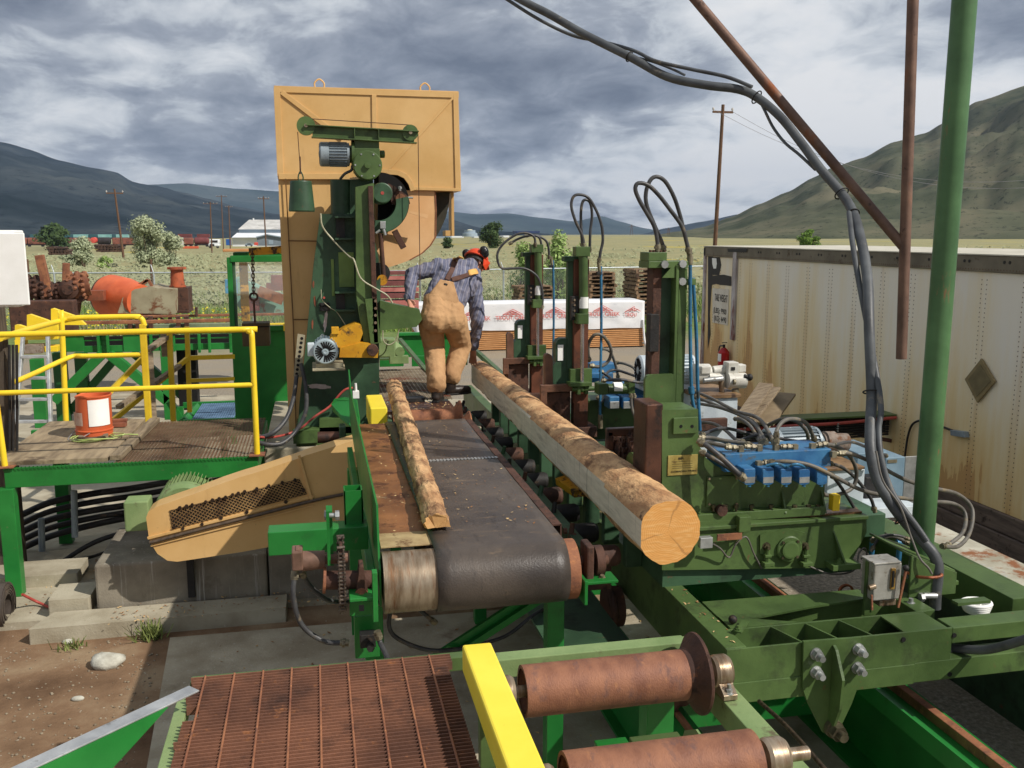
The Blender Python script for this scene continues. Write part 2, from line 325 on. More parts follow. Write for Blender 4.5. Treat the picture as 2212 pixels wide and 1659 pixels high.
# ================= SETTING: ground, slabs, hills =================
def ground_mat():
    m = bpy.data.materials.new('yard_ground'); m.use_nodes = True; t = m.node_tree; bs = t.nodes['Principled BSDF']
    g = t.nodes.new('ShaderNodeNewGeometry'); P = g.outputs['Position']
    sx = t.nodes.new('ShaderNodeSeparateXYZ'); t.links.new(P, sx.inputs[0])
    def noi(sc, det=6, rg=.6, st=(1, 1, 1)):
        mp = t.nodes.new('ShaderNodeMapping'); mp.inputs[3].default_value = st; t.links.new(P, mp.inputs[0])
        n = t.nodes.new('ShaderNodeTexNoise'); n.inputs['Scale'].default_value = sc; n.inputs['Detail'].default_value = det
        n.inputs['Roughness'].default_value = rg; t.links.new(mp.outputs[0], n.inputs[0]); return n.outputs[0]
    dirt = ramp(t, noi(1.3), [(.3, s2l((92, 70, 52))), (.5, s2l((130, 104, 80))), (.7, s2l((162, 142, 114)))]).outputs[0]
    grav = ramp(t, noi(30, 3, .7), [(.3, s2l((104, 98, 88))), (.5, s2l((140, 132, 118))), (.7, s2l((176, 168, 152)))]).outputs[0]
    grav = mixc(t, ramp(t, noi(.5), [(.42, (0, 0, 0, 1)), (.62, (1, 1, 1, 1))]).outputs[0], grav, s2l((150, 138, 118)))
    vor = t.nodes.new('ShaderNodeTexVoronoi'); vor.inputs['Scale'].default_value = 22; t.links.new(P, vor.inputs[0])
    peb = ramp(t, vor.outputs['Distance'], [(.1, (1, 1, 1, 1)), (.16, (0, 0, 0, 1))]).outputs[0]
    pm = mth(t, 'MULTIPLY', peb, ramp(t, noi(9, 2), [(.52, (0, 0, 0, 1)), (.58, (1, 1, 1, 1))]).outputs[0])
    dirt = mixc(t, pm, dirt, s2l((176, 168, 150)))
    # dirt stays near the mill's front-left corner, gravel in the yard
    wob = mth(t, 'MULTIPLY_ADD', noi(.7), 3, -1.5)
    yy = mth(t, 'ADD', sx.outputs[1], wob)
    fg = ramp(t, mth(t, 'DIVIDE', yy, 12), [(.62, (0, 0, 0, 1)), (.72, (1, 1, 1, 1))]).outputs[0]
    fx = ramp(t, mth(t, 'DIVIDE', sx.outputs[0], 4), [(.6, (0, 0, 0, 1)), (.7, (1, 1, 1, 1))]).outputs[0]
    yard = mixc(t, mth(t, 'MAXIMUM', fg, fx), dirt, grav)
    fld = ramp(t, noi(.06, 8, .7, (1, .45, 1)), [(.3, s2l((126, 124, 90))), (.42, s2l((154, 148, 108))), (.52, s2l((180, 168, 124))), (.62, s2l((154, 150, 112))), (.75, s2l((128, 130, 92)))]).outputs[0]
    fld = mixc(t, .18, fld, s2l((96, 104, 70)))
    fld = mixc(t, ramp(t, noi(.9, 6, .7), [(.4, (0, 0, 0, 1)), (.7, (1, 1, 1, 1))]).outputs[0], fld, s2l((128, 130, 98)))
    yel = ramp(t, noi(.022, 6, .75, (1, .35, 1)), [(.56, (0, 0, 0, 1)), (.62, (1, 1, 1, 1))]).outputs[0]
    yfar = ramp(t, mth(t, 'DIVIDE', sx.outputs[1], 400), [(.15, (0, 0, 0, 1)), (.25, (1, 1, 1, 1))]).outputs[0]
    fld = mixc(t, mth(t, 'MULTIPLY', yel, mth(t, 'MULTIPLY', yfar, .75)), fld, s2l((190, 170, 60)))
    grs = mixc(t, ramp(t, noi(3, 6, .7), [(.35, (0, 0, 0, 1)), (.65, (1, 1, 1, 1))]).outputs[0], s2l((84, 112, 52)), s2l((124, 134, 84)))
    ff = ramp(t, mth(t, 'DIVIDE', mth(t, 'MULTIPLY_ADD', noi(.4), 5, sx.outputs[1]), 60), [(.44, (0, 0, 0, 1)), (.5, (1, 1, 1, 1))]).outputs[0]
    f2 = ramp(t, mth(t, 'DIVIDE', mth(t, 'MULTIPLY_ADD', noi(.3), 10, sx.outputs[1]), 100), [(.40, (0, 0, 0, 1)), (.5, (1, 1, 1, 1))]).outputs[0]
    c = mixc(t, ff, yard, mixc(t, f2, grs, fld))
    t.links.new(c, bs.inputs['Base Color']); bs.inputs['Roughness'].default_value = .95; bs.inputs['Specular IOR Level'].default_value = .15
    bp = t.nodes.new('ShaderNodeBump'); bp.inputs['Strength'].default_value = .5; bp.inputs['Distance'].default_value = .02
    t.links.new(noi(28, 6, .7), bp.inputs['Height']); t.links.new(bp.outputs[0], bs.inputs['Normal'])
    return m
def gz(x, y):
    """ground height: flat yard, field falling away a little on the left towards the rail yard"""
    d = math.hypot(x, y)
    t = max(0, min(1, (d-60)/360)); t = t*t*(3-2*t)
    a = math.atan2(x, y)
    k = max(0, min(1, (0.30-a)/.35))
    z = -3.6*t*k
    if d > 45: z += .35*mnoise.noise(Vector((x*.03, y*.03, 0)))*min(1, (d-45)/60)
    return z
g = MB(); ring = [0, 4, 8, 14, 20, 27, 34, 42, 52, 66, 84, 108, 140, 180, 230, 300, 400, 550, 800, 1200, 2000, 4000, 9000, 20000, 30000]
NA = 96; vs = []; fs = []
for i, r in enumerate(ring):
    for k in range(NA):
        a = 2*math.pi*k/NA; x, y = r*math.sin(a), r*math.cos(a)
        vs.append((x, y, gz(x, y)))
for i in range(len(ring)-1):
    for k in range(NA):
        a, b = i*NA+k, i*NA+(k+1) % NA
        if i == 0: fs.append((a, b+NA, a+NA))
        else: fs.append((a, b, b+NA, a+NA))
g.add(vs, fs, True).build('ground', ground_mat(), kind='structure', origin=(0, 0, 0), fix=False)
# concrete slabs and steps
def slab(name, poly, z0, z1, m=None, bev=.01):
    return MB().prism(poly, 'z', z0, z1).build(name, m or CON, kind='structure', bev=bev)
slab('concrete_slab', [(-1.14, 6.9), (-1.02, 5.2), (-.82, 2.2), (-.8, .5), (3.2, .5), (3.0, 6.9)], -.2, .03, COND)
slab('concrete_floor', [(-9, 8.95), (-1.5, 8.95), (-1.5, 7.36), (3.6, 7.36), (3.6, 16), (-9, 20)], -.2, .045)
slab('concrete_apron', [(-6, 7.36), (-1.5, 7.36), (-1.5, 8.95), (-6, 8.95)], -.2, .06)
slab('concrete_kerb', [(-2.15, 7.05), (-.3, 7.08), (-.3, 7.355), (-2.05, 7.355)], -.2, .12)
slab('concrete_step', [(-2.95, 8.1), (-2.05, 8.1), (-2.05, 8.5), (-2.95, 8.5)], .04, .16)
slab('concrete_sill', [(-2.1, 7.4), (-1.8, 7.4), (-1.8, 7.75), (-2.1, 7.75)], .06, .20)
MB().box(-1.75, -.45, 7.4, 8.35, 0, .46).build('concrete_foundation_block', CONB, label='stained concrete block under the tan belt guard', cat='concrete block', bev=.02)
MB().box(-.44, .2, 7.42, 8.6, 0, .50).build('concrete_foundation_block', CONB, label='dark shaded concrete block right of the stained block', cat='concrete block', bev=.02)
MB().box(-.52, 1.15, 8.9, 12.0, 0, .98).build('concrete_saw_foundation', CON, label='tall pale concrete foundation under the band saw', cat='foundation', bev=.015)
# hills
def hill_mat(name, a, b, c, sc, grs=None):
    m = bpy.data.materials.new(name); m.use_nodes = True; t = m.node_tree; bs = t.nodes['Principled BSDF']
    g = t.nodes.new('ShaderNodeNewGeometry')
    def noi(s, st, det=8, rg=.65):
        mp = t.nodes.new('ShaderNodeMapping'); mp.inputs[3].default_value = st; t.links.new(g.outputs['Position'], mp.inputs[0])
        n = t.nodes.new('ShaderNodeTexNoise'); n.inputs['Scale'].default_value = s; n.inputs['Detail'].default_value = det
        n.inputs['Roughness'].default_value = rg; t.links.new(mp.outputs[0], n.inputs[0]); return n.outputs[0]
    col = ramp(t, noi(sc, (1, 1, 1.5)), [(.36, s2l(a)), (.5, s2l(b)), (.66, s2l(c))]).outputs[0]
    spk = ramp(t, noi(sc*14, (1, 1, .5), 3, .8), [(.57, (0, 0, 0, 1)), (.64, (1, 1, 1, 1))]).outputs[0]
    col = mixc(t, mth(t, 'MULTIPLY', spk, .7), col, s2l(grs or a))
    t.links.new(col, bs.inputs['Base Color']); bs.inputs['Roughness'].default_value = 1; bs.inputs['Specular IOR Level'].default_value = 0
    return m
def ridge(name, pts, Dr, Db, m, rough, gs, seed, zb=-6, nx=200, ny=46, thick=1.6, pw=1.0):
    """a hill whose crest was surveyed as (px,py); crest at distance Dr, foot at Db, far side falling behind"""
    mb = MB(); vs = []; fs = []
    xs = [p[0] for p in pts]
    for i in range(nx+1):
        px = xs[0]+(xs[-1]-xs[0])*i/nx
        for k in range(len(pts)-1):
            if pts[k][0] <= px <= pts[k+1][0]: break
        t = (px-pts[k][0])/(pts[k+1][0]-pts[k][0]); t2 = t*t*(3-2*t)*.4+t*.6
        py = pts[k][1]+(pts[k+1][1]-pts[k][1])*t2
        dr = Dr(px) if callable(Dr) else Dr; db = Db(px) if callable(Db) else Db
        d = (FW+RT*((px-1106)/FPX)+UP*((829.5-py)/FPX)); hd = Vector((d.x, d.y)).length
        u = Vector((d.x/hd, d.y/hd, 0)); zt = EYE+d.z/hd*dr
        for j in range(ny+1):
            s = j/ny
            if s <= .8:
                q = s/.8; D = db+(dr-db)*q; h = zb+(zt-zb)*(q**pw)
                amp = math.sin(math.pi*min(1, q))**.8
            else:
                q = (s-.8)/.2; D = dr+(dr-db)*q*thick; h = zt+(zb-zt)*q; amp = math.sin(math.pi*q)
            p = u*D
            nn = mnoise.fractal(Vector((p.x/gs+seed, p.y/gs, seed)), 1.0, 2.1, 6)
            rd = 1-abs(mnoise.noise(Vector((p.x/gs*1.3+seed, p.y/gs*1.3, 3+seed))))*2
            p.z = h+(nn*.7+rd*.6-.3)*rough*(amp+.04)*max(.15, min(1, (zt-zb)/(rough*6)))
            vs.append(p)
    for i in range(nx):
        for j in range(ny):
            a = i*(ny+1)+j; fs.append((a, a+ny+1, a+ny+2, a+1))
    return mb.add(vs, fs, True).build(name, m, kind='structure')
HM1 = hill_mat('forested_hill', (32, 42, 46), (50, 59, 64), (76, 82, 82), .0026, (22, 30, 36))  # dark bluish forest tones also hold the cloud shadow on the slopes
HM2 = hill_mat('sage_hill', (70, 76, 60), (92, 94, 76), (112, 108, 88), .010, (46, 52, 42))
HM3 = hill_mat('far_mountain', (44, 58, 62), (60, 74, 76), (80, 90, 90), .0011)
ridge('far_mountain', [(-300, 420), (150, 400), (400, 394), (520, 405), (620, 412), (760, 420), (900, 425), (960, 455), (1030, 462), (1100, 460), (1170, 470), (1240, 478), (1300, 466), (1340, 478), (1390, 492), (1450, 503), (1600, 506)], 6400, 4500, HM3, 90, 1000, 2.1, zb=-20)
ridge('near_mountain', [(-900, 180), (-500, 240), (-200, 268), (0, 306), (60, 322), (130, 345), (200, 362), (250, 372), (290, 395), (340, 402), (400, 418), (450, 430), (520, 448), (600, 462), (700, 458), (820, 462), (960, 470), (1040, 492), (1100, 502), (1200, 508)], 4200, 1300, HM1, 130, 420, 5.3, zb=-14)
ridge('sage_hill', [(1420, 508), (1470, 500), (1520, 490), (1580, 468), (1640, 440), (1700, 415), (1755, 385), (1800, 362), (1860, 342), (1930, 306), (2000, 286), (2040, 262), (2110, 216), (2212, 180), (2400, 120), (2700, 60), (3100, 40), (3600, 60)], 1500, lambda px: 620, HM2, 36, 105, 9.7, zb=-3, nx=260)
ridge('far_hill', [(1380, 507), (1440, 492), (1520, 478), (1600, 462), (1700, 448), (1800, 440), (2000, 430)], 5200, 3500, HM1, 60, 600, 1.9, zb=-10)
# haze
hz = MB().box(-9000, 9000, -400, 8600, -60, 620)
hm = bpy.data.materials.new('haze'); hm.use_nodes = True; t = hm.node_tree; t.nodes.clear()
pv = t.nodes.new('ShaderNodeVolumePrincipled'); pv.inputs['Color'].default_value = (.55, .72, 1, 1); pv.inputs['Density'].default_value = HAZE_D; pv.inputs['Anisotropy'].default_value = .2
om = t.nodes.new('ShaderNodeOutputMaterial'); t.links.new(pv.outputs[0], om.inputs['Volume'])
hz.build('haze', hm, kind='stuff', origin=(0, 0, 0))
# ================= FOREGROUND: grating, stop, rollers =================
t = thing('grating_walkway', 'rusty bar grating walkway in the foreground beside the yellow stop beam', 'walkway', (0, 2.4, 1.42))
gb = MB(); y = 3.235
gx0, gx1 = -.463, .43
k = 0
while y > 1.2:
    a = gx0-(.0 if (k % 7) else .01); b = gx1+(.02 if k < 4 else 0)
    if 11 <= k <= 14: a += .045
    gb.box(a, b, y-.0022, y+.0022, 1.418, 1.45); y -= .0205; k += 1
GRT = mat('grating_rust', (136, 92, 70), (98, 66, 52), 3, .75, bump=.2, dirt=((66, 48, 42), .4, 5, (1, 1, 1), .2), dirt2=((170, 112, 72), .2, 11))
gb.build('bearing_bars', GRT, t)
gb = MB(); x = -.425
while x < gx1:
    gb.tube([(x, 3.24, 1.449), (x, 2.8, 1.4492), (x, 1.2, 1.449)], .0042, 6, 1); x += .0995
gb.build('cross_rods', RUST, t)
MB().bar((-.487, 3.15, 1.40), (-.487, 1.2, 1.40), .04, .05).build('edge_angle', LGR, t, bev=.002)
MB().box(-.48, .60, 3.25, 3.30, 1.37, 1.425).build('edge_beam', GRN, t, bev=.003)
MB().box(-.44, -.39, 3.1, 3.16, 0, 1.37).build('support_leg', BGR, t, bev=.003); MB().box(-.42, -.37, 1.5, 1.56, 0, 1.37).build('support_leg', BGR, t, bev=.003)
t = thing('slanted_rail', 'slanted green steel rail with a bare metal top edge at the lower left', 'rail', (-.6, 2.8, 1.4))
A = Vector((-.415, 3.0, 1.515)); D = (Vector((-.79, 2.65, 1.515))-A).normalized(); B = A+D*1.7; nrm = Vector((D.y, -D.x, 0))
if nrm.y > 0: nrm = -nrm
MB().plate([A-nrm*.055, A, B, B-nrm*.055], .006).build('top_flange', ALU, t, bev=.0015)
dn = Vector((0, 0, -1))
MB().plate([A+D*.12+dn*.004, A+D*.35+dn*.13, B+dn*.2, B+dn*.004], .007).build('side_plate', BGR, t)
t = thing('stop_beam', 'pale yellow square steel stop beam beside the rusty rollers', 'steel beam', (.51, 2.3, 1.5))
MB().box(.458, .56, 1.1, 2.985, 1.50, 1.60).build('beam', YEL2, t, bev=.008)
MB().box(.47, .55, 2.70, 2.74, 1.30, 1.50).box(.47, .55, 1.8, 1.86, 1.30, 1.50).build('bracket', GRN, t, bev=.003)
t0 = thing('roller_stand', 'green steel frame carrying the rusty log rollers', 'roller frame', (1.0, 2.7, 1.2))
MB().box(.58, 1.40, 3.235, 3.305, 1.33, 1.405).build('cross_beam', LGR, t0, bev=.004)
MB().box(.565, .645, 1.1, 3.235, 1.20, 1.29).build('side_channel', GRN, t0, bev=.004)
MB().box(1.44, 1.53, 1.1, 3.55, 1.18, 1.28).build('side_channel', LGR, t0, bev=.004)
MB().box(.93, 1.05, 2.86, 2.96, 0.05, 1.2).build('leg', BGR, t0, bev=.004)
MB().box(.85, 1.13, 2.8, 3.05, 0.03, .06).build('base_plate', BGR, t0, bev=.003)
MB().box(1.30, 1.42, 3.4, 3.5, .05, 1.18).build('leg', BGR, t0, bev=.004)
MB().box(.645, 1.44, 1.9, 1.97, 1.1, 1.2).build('tie_beam', GRN, t0, bev=.004); MB().box(.645, 1.44, 2.74, 2.80, 1.08, 1.16).build('tie_beam', GRN, t0, bev=.004)
# drive under the rollers
t1 = thing('roller_drive', 'dark chain drive with sprocket under the rusty rollers', 'chain drive', (1.25, 2.8, 1.1))
m = MB(); m.cyl((1.06, 2.78, 1.16), (1.42, 2.78, 1.16), .022)
m.cyl((1.20, 2.78, 1.16), (1.215, 2.78, 1.16), .10, n=28); m.build('sprocket', RUSTD, t1)
m = MB(); m.prism([(2.62, 1.04), (2.62, 1.20), (2.70, 1.27), (2.82, 1.28), (2.92, 1.22), (2.95, 1.12), (2.9, 1.04)], 'x', 1.26, 1.268); m.build('guard_plate', LGR, t1)
MB().box(1.02, 1.20, 2.74, 2.84, 1.235, 1.27).build('motor_mount', GRN, t1, bev=.004)
MB().cyl((1.06, 2.8, 1.20), (1.18, 2.8, 1.20), .055).build('hub', RUSTD, t1)
def roller(Y, lab, cone):
    t = thing('steel_roller', lab, 'roller', (1.0, Y, 1.27), 'rusty log rollers')
    c = (.693, Y, 1.355)
    m = MB(); m.lathe(c, (1, 0, 0), [(0, .080), (0, .093), (.62, .093), (.62, .05)], 40, cap=False); m.lathe((.70, Y, 1.355), (1, 0, 0), [(0, .081), (.03, .078), (.03, .02)], 30, cap=False)
    m.build('drum', RUSTR, t)
    if cone:
        m = MB(); m.lathe((1.312, Y, 1.355), (1, 0, 0), [(0, .094), (.016, .10), (.052, .152), (.062, .153), (.066, .148), (.06, .04)], 40, cap=False); m.build('flange', RUSTD, t)
    MB().cyl((.60, Y, 1.355), (1.50, Y, 1.355), .022).build('shaft', STEEL, t)
    for x in ((.605, .66), (1.43, 1.5)) if cone else ((.605, .66), (1.345, 1.42)):
        m = MB(); m.lathe((x[0], Y, 1.355), (1, 0, 0), [(0, .030), (0, .056), (.012, .062), (x[1]-x[0]-.012, .062), (x[1]-x[0], .054), (x[1]-x[0], .03)], 28)
        m.prism([(Y-.10, 1.285), (Y+.10, 1.285), (Y+.10, 1.305), (Y+.055, 1.33), (Y+.05, 1.36), (Y-.05, 1.36), (Y-.055, 1.33), (Y-.10, 1.305)], 'x', x[0]+.008, x[1]-.008)
        b = m.build('pillow_block', STEEL, t, bev=.002)
        q = MB(); q.bolt(((x[0]+x[1])/2, Y-.082, 1.305), (0, 0, 1), .014, .018, .018); q.build('bolt', ZINC, b)
roller(3.075, 'rusty steel log roller with a conical end flange, behind the other roller', True)
roller(2.49, 'rusty steel log roller at the bottom edge, nearest the camera', False)

# ================= BELT CONVEYOR =================
t = thing('belt_conveyor', 'black rubber belt conveyor with green side plate and hydraulic drive', 'conveyor', (.7, 5.5, .8))
ry, rz, rr = 4.02, 1.445, .138
bx0 = .492
m = MB(); m.lathe((.256, ry, rz), (1, 0, 0), [(0, .03), (0, rr), (.87, rr), (.87, .03)], 48); m.build('drive_drum', STEEL, t)
m = MB(); m.lathe((1.085, ry, rz), (1, 0, 0), [(0, rr+.002), (.066, rr+.002), (.068, .03)], 48); m.build('drum_end', RUST, t)
# belt wraps over the drum
pr = []
yT = 6.93
pr.append((yT, rz+rr+.012)); 
for i in range(24): pr.append((4.02+(yT-4.02)*(1-(i+1)/24.), rz+rr+.011))
for i in range(1, 25):
    a = math.pi/2+math.pi*i/24*1.02; pr.append((ry+(rr+.011)*math.cos(a), rz+(rr+.011)*math.sin(a)))
pr.append((5.0, rz-rr-.03)); pr.append((6.8, rz-rr-.03))
def belt(x0, x1, pr, nx=10):
    m = MB(); vs = []; fs = []
    for (yy, zz) in pr:
        for i in range(nx+1):
            x = x0+(x1-x0)*i/nx
            vs.append((x, yy, zz+.0035*mnoise.noise(Vector((x*5, yy*3, 1)))))
    n = nx+1
    for j in range(len(pr)-1):
        for i in range(nx): fs.append((j*n+i, j*n+i+1, (j+1)*n+i+1, (j+1)*n+i))
    o = m.add(vs, fs, True)
    # thickness: second skin below the first
    return m
bo = belt(bx0, 1.098, pr).build('belt', BELT, t)
so_ = bo.modifiers.new('thick', 'SOLIDIFY'); so_.thickness = .009; so_.offset = -1
m = MB(); x = .56
while x < 1.09:
    m.box(x, x+.012, 5.62, 5.66, rz+rr+.012, rz+rr+.017); m.box(x+.006, x+.02, 5.635, 5.645, rz+rr+.012, rz+rr+.016); x += .022
m.build('belt_lacing', ZINC, bo)
m = MB(); m.box(.258, .50, 4.12, 6.95, rz+rr-.012, rz+rr-.004); m.build('slider_plate', mat('worn_slider', (166, 112, 70), (128, 84, 54), 4, .45, .3, bump=.1, dirt=((96, 60, 42), .35, 5), dirt2=((176, 160, 128), .12, 4)), t)
MB().box(.258, .50, 4.10, 4.30, rz+rr-.004, rz+rr+.001).build('wear_strip', mat('bare_tan_metal', (196, 172, 126), (158, 130, 92), 8, .5, .2, dirt=((110, 78, 52), .3, 10)), t)
m = MB(); m.prism([(3.96, 1.36), (3.96, 1.53), (4.0, 1.56), (4.05, 1.80), (6.9, 1.83), (7.3, 1.95), (7.3, 1.55), (4.3, 1.36)], 'x', .238, .247); m.build('side_plate', BGR, t)
# curled lip at the far end of the side plate
m = MB(); m.plate([V(*q, Y=Y_) for q, Y_ in (((716, 874), 7.5), ((723, 862), 7.5), ((745, 858), 7.5), ((771, 863), 7.4), ((777, 905), 7.25), ((779, 949), 7.1), ((763, 927), 7.2), ((737, 906), 7.35), ((720, 890), 7.5))], .012); m.build('flared_lip', BGR, t, bev=.002)
m = MB(); m.box(.20, .238, 4.15, 6.9, 1.30, 1.42); m.box(1.135, 1.20, 4.3, 7.4, 1.30, 1.42); m.build('side_rail', BGR, t, bev=.004)
m = MB(); m.box(1.120, 1.165, 4.30, 7.0, 1.565, 1.572); m.box(1.16, 1.168, 4.3, 7.0, 1.42, 1.57); m.build('right_skirt', RUSTD, t)
for i, (yy, x) in enumerate([(4.45, .235), (6.7, .235), (4.45, 1.17), (6.7, 1.17)]):
    MB().box(x-.045, x+.045, yy-.045, yy+.045, .03, 1.30).build('leg', BGR, t, bev=.004)
m = MB(); m.bar((-.10, 4.15, .62), (1.15, 4.42, 1.20), .02, .09).bar((-.10, 4.15, .62), (1.15, 4.42, 1.20), .08, .014); m.build('brace', BGR, t)
def K(x, y, Y=4.0): return V(542+.3677*x, 1017+.3677*y, Y=Y)
def kb(x0, y0, x1, y1, Y, dep, name, m_, bev=.004): return MB().fb(542+.3677*x0, 1017+.3677*y0, 542+.3677*x1, 1017+.3677*y1, Y, dep).build(name, m_, t, bev=bev)
kb(100, 345, 690, 482, 4.35, .12, 'cross_tube', BGR)
a, b = K(552, 320, 4.4), K(655, 115, 4.4); m = MB()
for x_ in ((a.x, a.x+.006, 4.4, 4.51), (b.x-.006, b.x, 4.4, 4.51), (a.x, b.x, 4.4, 4.406), (a.x, b.x, 4.504, 4.51)): m.box(*x_, a.z, b.z)
m.build('socket_tube', BGR, t)
kb(625, 180, 662, 290, 4.42, .06, 'gusset', BGR, .002)
kb(580, 748, 730, 768, 3.86, .14, 'takeup_bracket', BGR, .003); kb(580, 768, 730, 850, 3.99, .012, 'bracket_web', BGR, .002); kb(716, 600, 746, 890, 3.84, .05, 'takeup_slide', BGR, .002); kb(610, 850, 755, 1100, 4.05, .08, 'leg', BGR)
kb(635, 790, 665, 825, 3.855, .004, 'slot', DARK, 0)
m = MB(); a, b = K(612, 745, 3.95), K(690, 555, 3.95); mx_ = (a.x+b.x)/2; m.prism([(a.x, a.z), (b.x, a.z), (b.x-.02, b.z-.02), (mx_+.01, b.z), (mx_-.01, b.z), (a.x+.02, b.z-.02)], 'y', 3.93, 4.03); m.build('bearing_housing', RUSTD, t, bev=.006)
m = MB(); m.bolt(K(650, 728, 3.925), (0, -1, .2), .022); m.build('bolt', RUST, t)
MB().cyl(K(432, 643), K(740, 640), .042).build('drive_shaft', RUSTD, t)
MB().cyl(K(424, 643), K(440, 643), .058).build('shaft_collar', RUST, t)
m = MB(); zt_, zb_ = K(532, 450).z, K(532, 750).z; xc = K(532, 600).x
for k in range(34):
    a = k/34
    if a < .4: p = Vector((xc, 3.94, zb_+(zt_-zb_)*(a/.4)))
    elif a < .5: q = (a-.4)/.1*math.pi; p = Vector((xc, 4.0-.06*math.cos(q), zt_+.05*math.sin(q)))
    elif a < .9: p = Vector((xc, 4.06, zt_-(zt_-zb_)*((a-.5)/.4)))
    else: q = (a-.9)/.1*math.pi; p = Vector((xc, 4.0+.06*math.cos(q), zb_-.05*math.sin(q)))
    if k % 2: m.box(p.x-.013, p.x-.009, p.y-.011, p.y+.011, p.z-.012, p.z+.012); m.box(p.x+.009, p.x+.013, p.y-.011, p.y+.011, p.z-.012, p.z+.012)
    m.cyl(p-Vector((.017, 0, 0)), p+Vector((.017, 0, 0)), .007, n=8)
m.build('roller_chain', mat('oily_chain', (120, 108, 96), (74, 62, 54), 30, .4, .5), t)
MB().cyl((xc-.006, 4.0, zb_+.02), (xc+.006, 4.0, zb_+.02), .055, n=24).build('sprocket', RUSTD, t); MB().cyl((xc-.006, 4.0, zt_-.01), (xc+.006, 4.0, zt_-.01), .05, n=24).build('sprocket', RUSTD, t)
MOR = mat('motor_rust', (138, 104, 88), (100, 76, 62), 9, .6, .2, dirt=((70, 52, 42), .25, 14))
kb(240, 478, 305, 590, 3.98, .1, 'hydraulic_motor', MOR, .006); m = MB(); m.lathe(K(300, 530, 4.03), (1, 0, 0), [(0, .045), (.10, .04), (.10, .022), (.2, .022)], 20); m.build('motor_neck', MOR, t); kb(262, 462, 285, 478, 4.0, .06, 'motor_port', MOR, .003)
for x0, Y in ((452, 3.96), (470, 4.03)):
    m = MB(); a, b = K(x0, 560, Y), K(x0+16, 212, Y); m.prism([(Y, a.z), (Y+.045, a.z), (Y+.045, b.z-.02), (Y+.03, b.z), (Y+.015, b.z), (Y, b.z-.02)], 'x', a.x, a.x+.013); m.build('hinge_arm', BGR, t, bev=.003)
m = MB(); m.cyl(K(430, 262), K(512, 262), .011); m.hexn(K(432, 262), (1, 0, 0), .022, .018); m.hexn(K(495, 262), (1, 0, 0), .022, .018); m.build('hinge_bolt', ZINC, t)
# right bearing
m = MB(); m.fb(1263, 1256, 1336, 1262, 3.93, .12); m.fb(1263, 1256, 1270, 1308, 3.9, .5); m.build('takeup_angle', BGR, t, bev=.003)
m = MB(); m.fb(1268, 1181, 1284, 1256, 3.97, .12); m.lathe(V(1282, 1212, Y=4.05), (1, 0, 0), [(0, .04), (0, .075), (.04, .075), (.04, .04)], 24); m.build('bearing_housing', RUSTD, t, bev=.008)
m = MB(); m.cyl(V(1250, 1212, Y=4.05), V(1312, 1210, Y=4.05), .026); m.build('stub_shaft', RUSTD, t)
m = MB(); m.bolt(V(1300, 1252, Y=3.98), (0, -.3, 1), .018); m.build('bolt', STEEL, t)
# hoses at the drive
hose('hydraulic_hose', 'black hose hanging from the chain motor in a long loop to the valve', [V(637, 1235, Y=4.03), V(634, 1290, Y=4.0), V(652, 1350, Y=4.0), V(700, 1385, Y=4.0), V(752, 1389, Y=3.98)], .012, RUB)
hose('hydraulic_hose', 'short black hose from the chain motor behind the chain', [V(650, 1235, Y=4.05), V(672, 1268, Y=4.1), V(710, 1297, Y=4.15), V(760, 1300, Y=4.3), V(830, 1302, Y=4.4)], .011, RUB)
hose('hydraulic_hose', 'black hose with bright fittings curling under the belt drum', [V(940, 1345, Y=4.3), V(880, 1300, Y=4.25), V(850, 1310, Y=4.2), V(840, 1350, Y=4.2), V(860, 1380, Y=4.2), V(930, 1405, Y=4.2), V(1010, 1400, Y=4.3)], .011, RUB)
hose('hydraulic_hose', 'black hose sweeping under the belt conveyor towards its right leg', [V(1000, 1400, Y=4.9), V(1090, 1375, Y=4.9), V(1150, 1330, Y=5.0), V(1185, 1310, Y=5.2)], .011, RUB)
m = MB(); m.fb(778, 1372, 812, 1400, 3.95, .06); m.hexn(V(800, 1395, Y=3.94), (0, -1, 0), .018, .03)
m.build('hose_manifold', BLK, label='small black manifold block where the hanging hoses meet', cat='manifold', bev=.003)
hose('hydraulic_hose', 'short black hose dropping from the manifold behind the grating', [V(815, 1365, Y=3.9), V(822, 1390, Y=3.9), V(836, 1420, Y=3.8), V(838, 1450, Y=3.7)], .012, RUB)

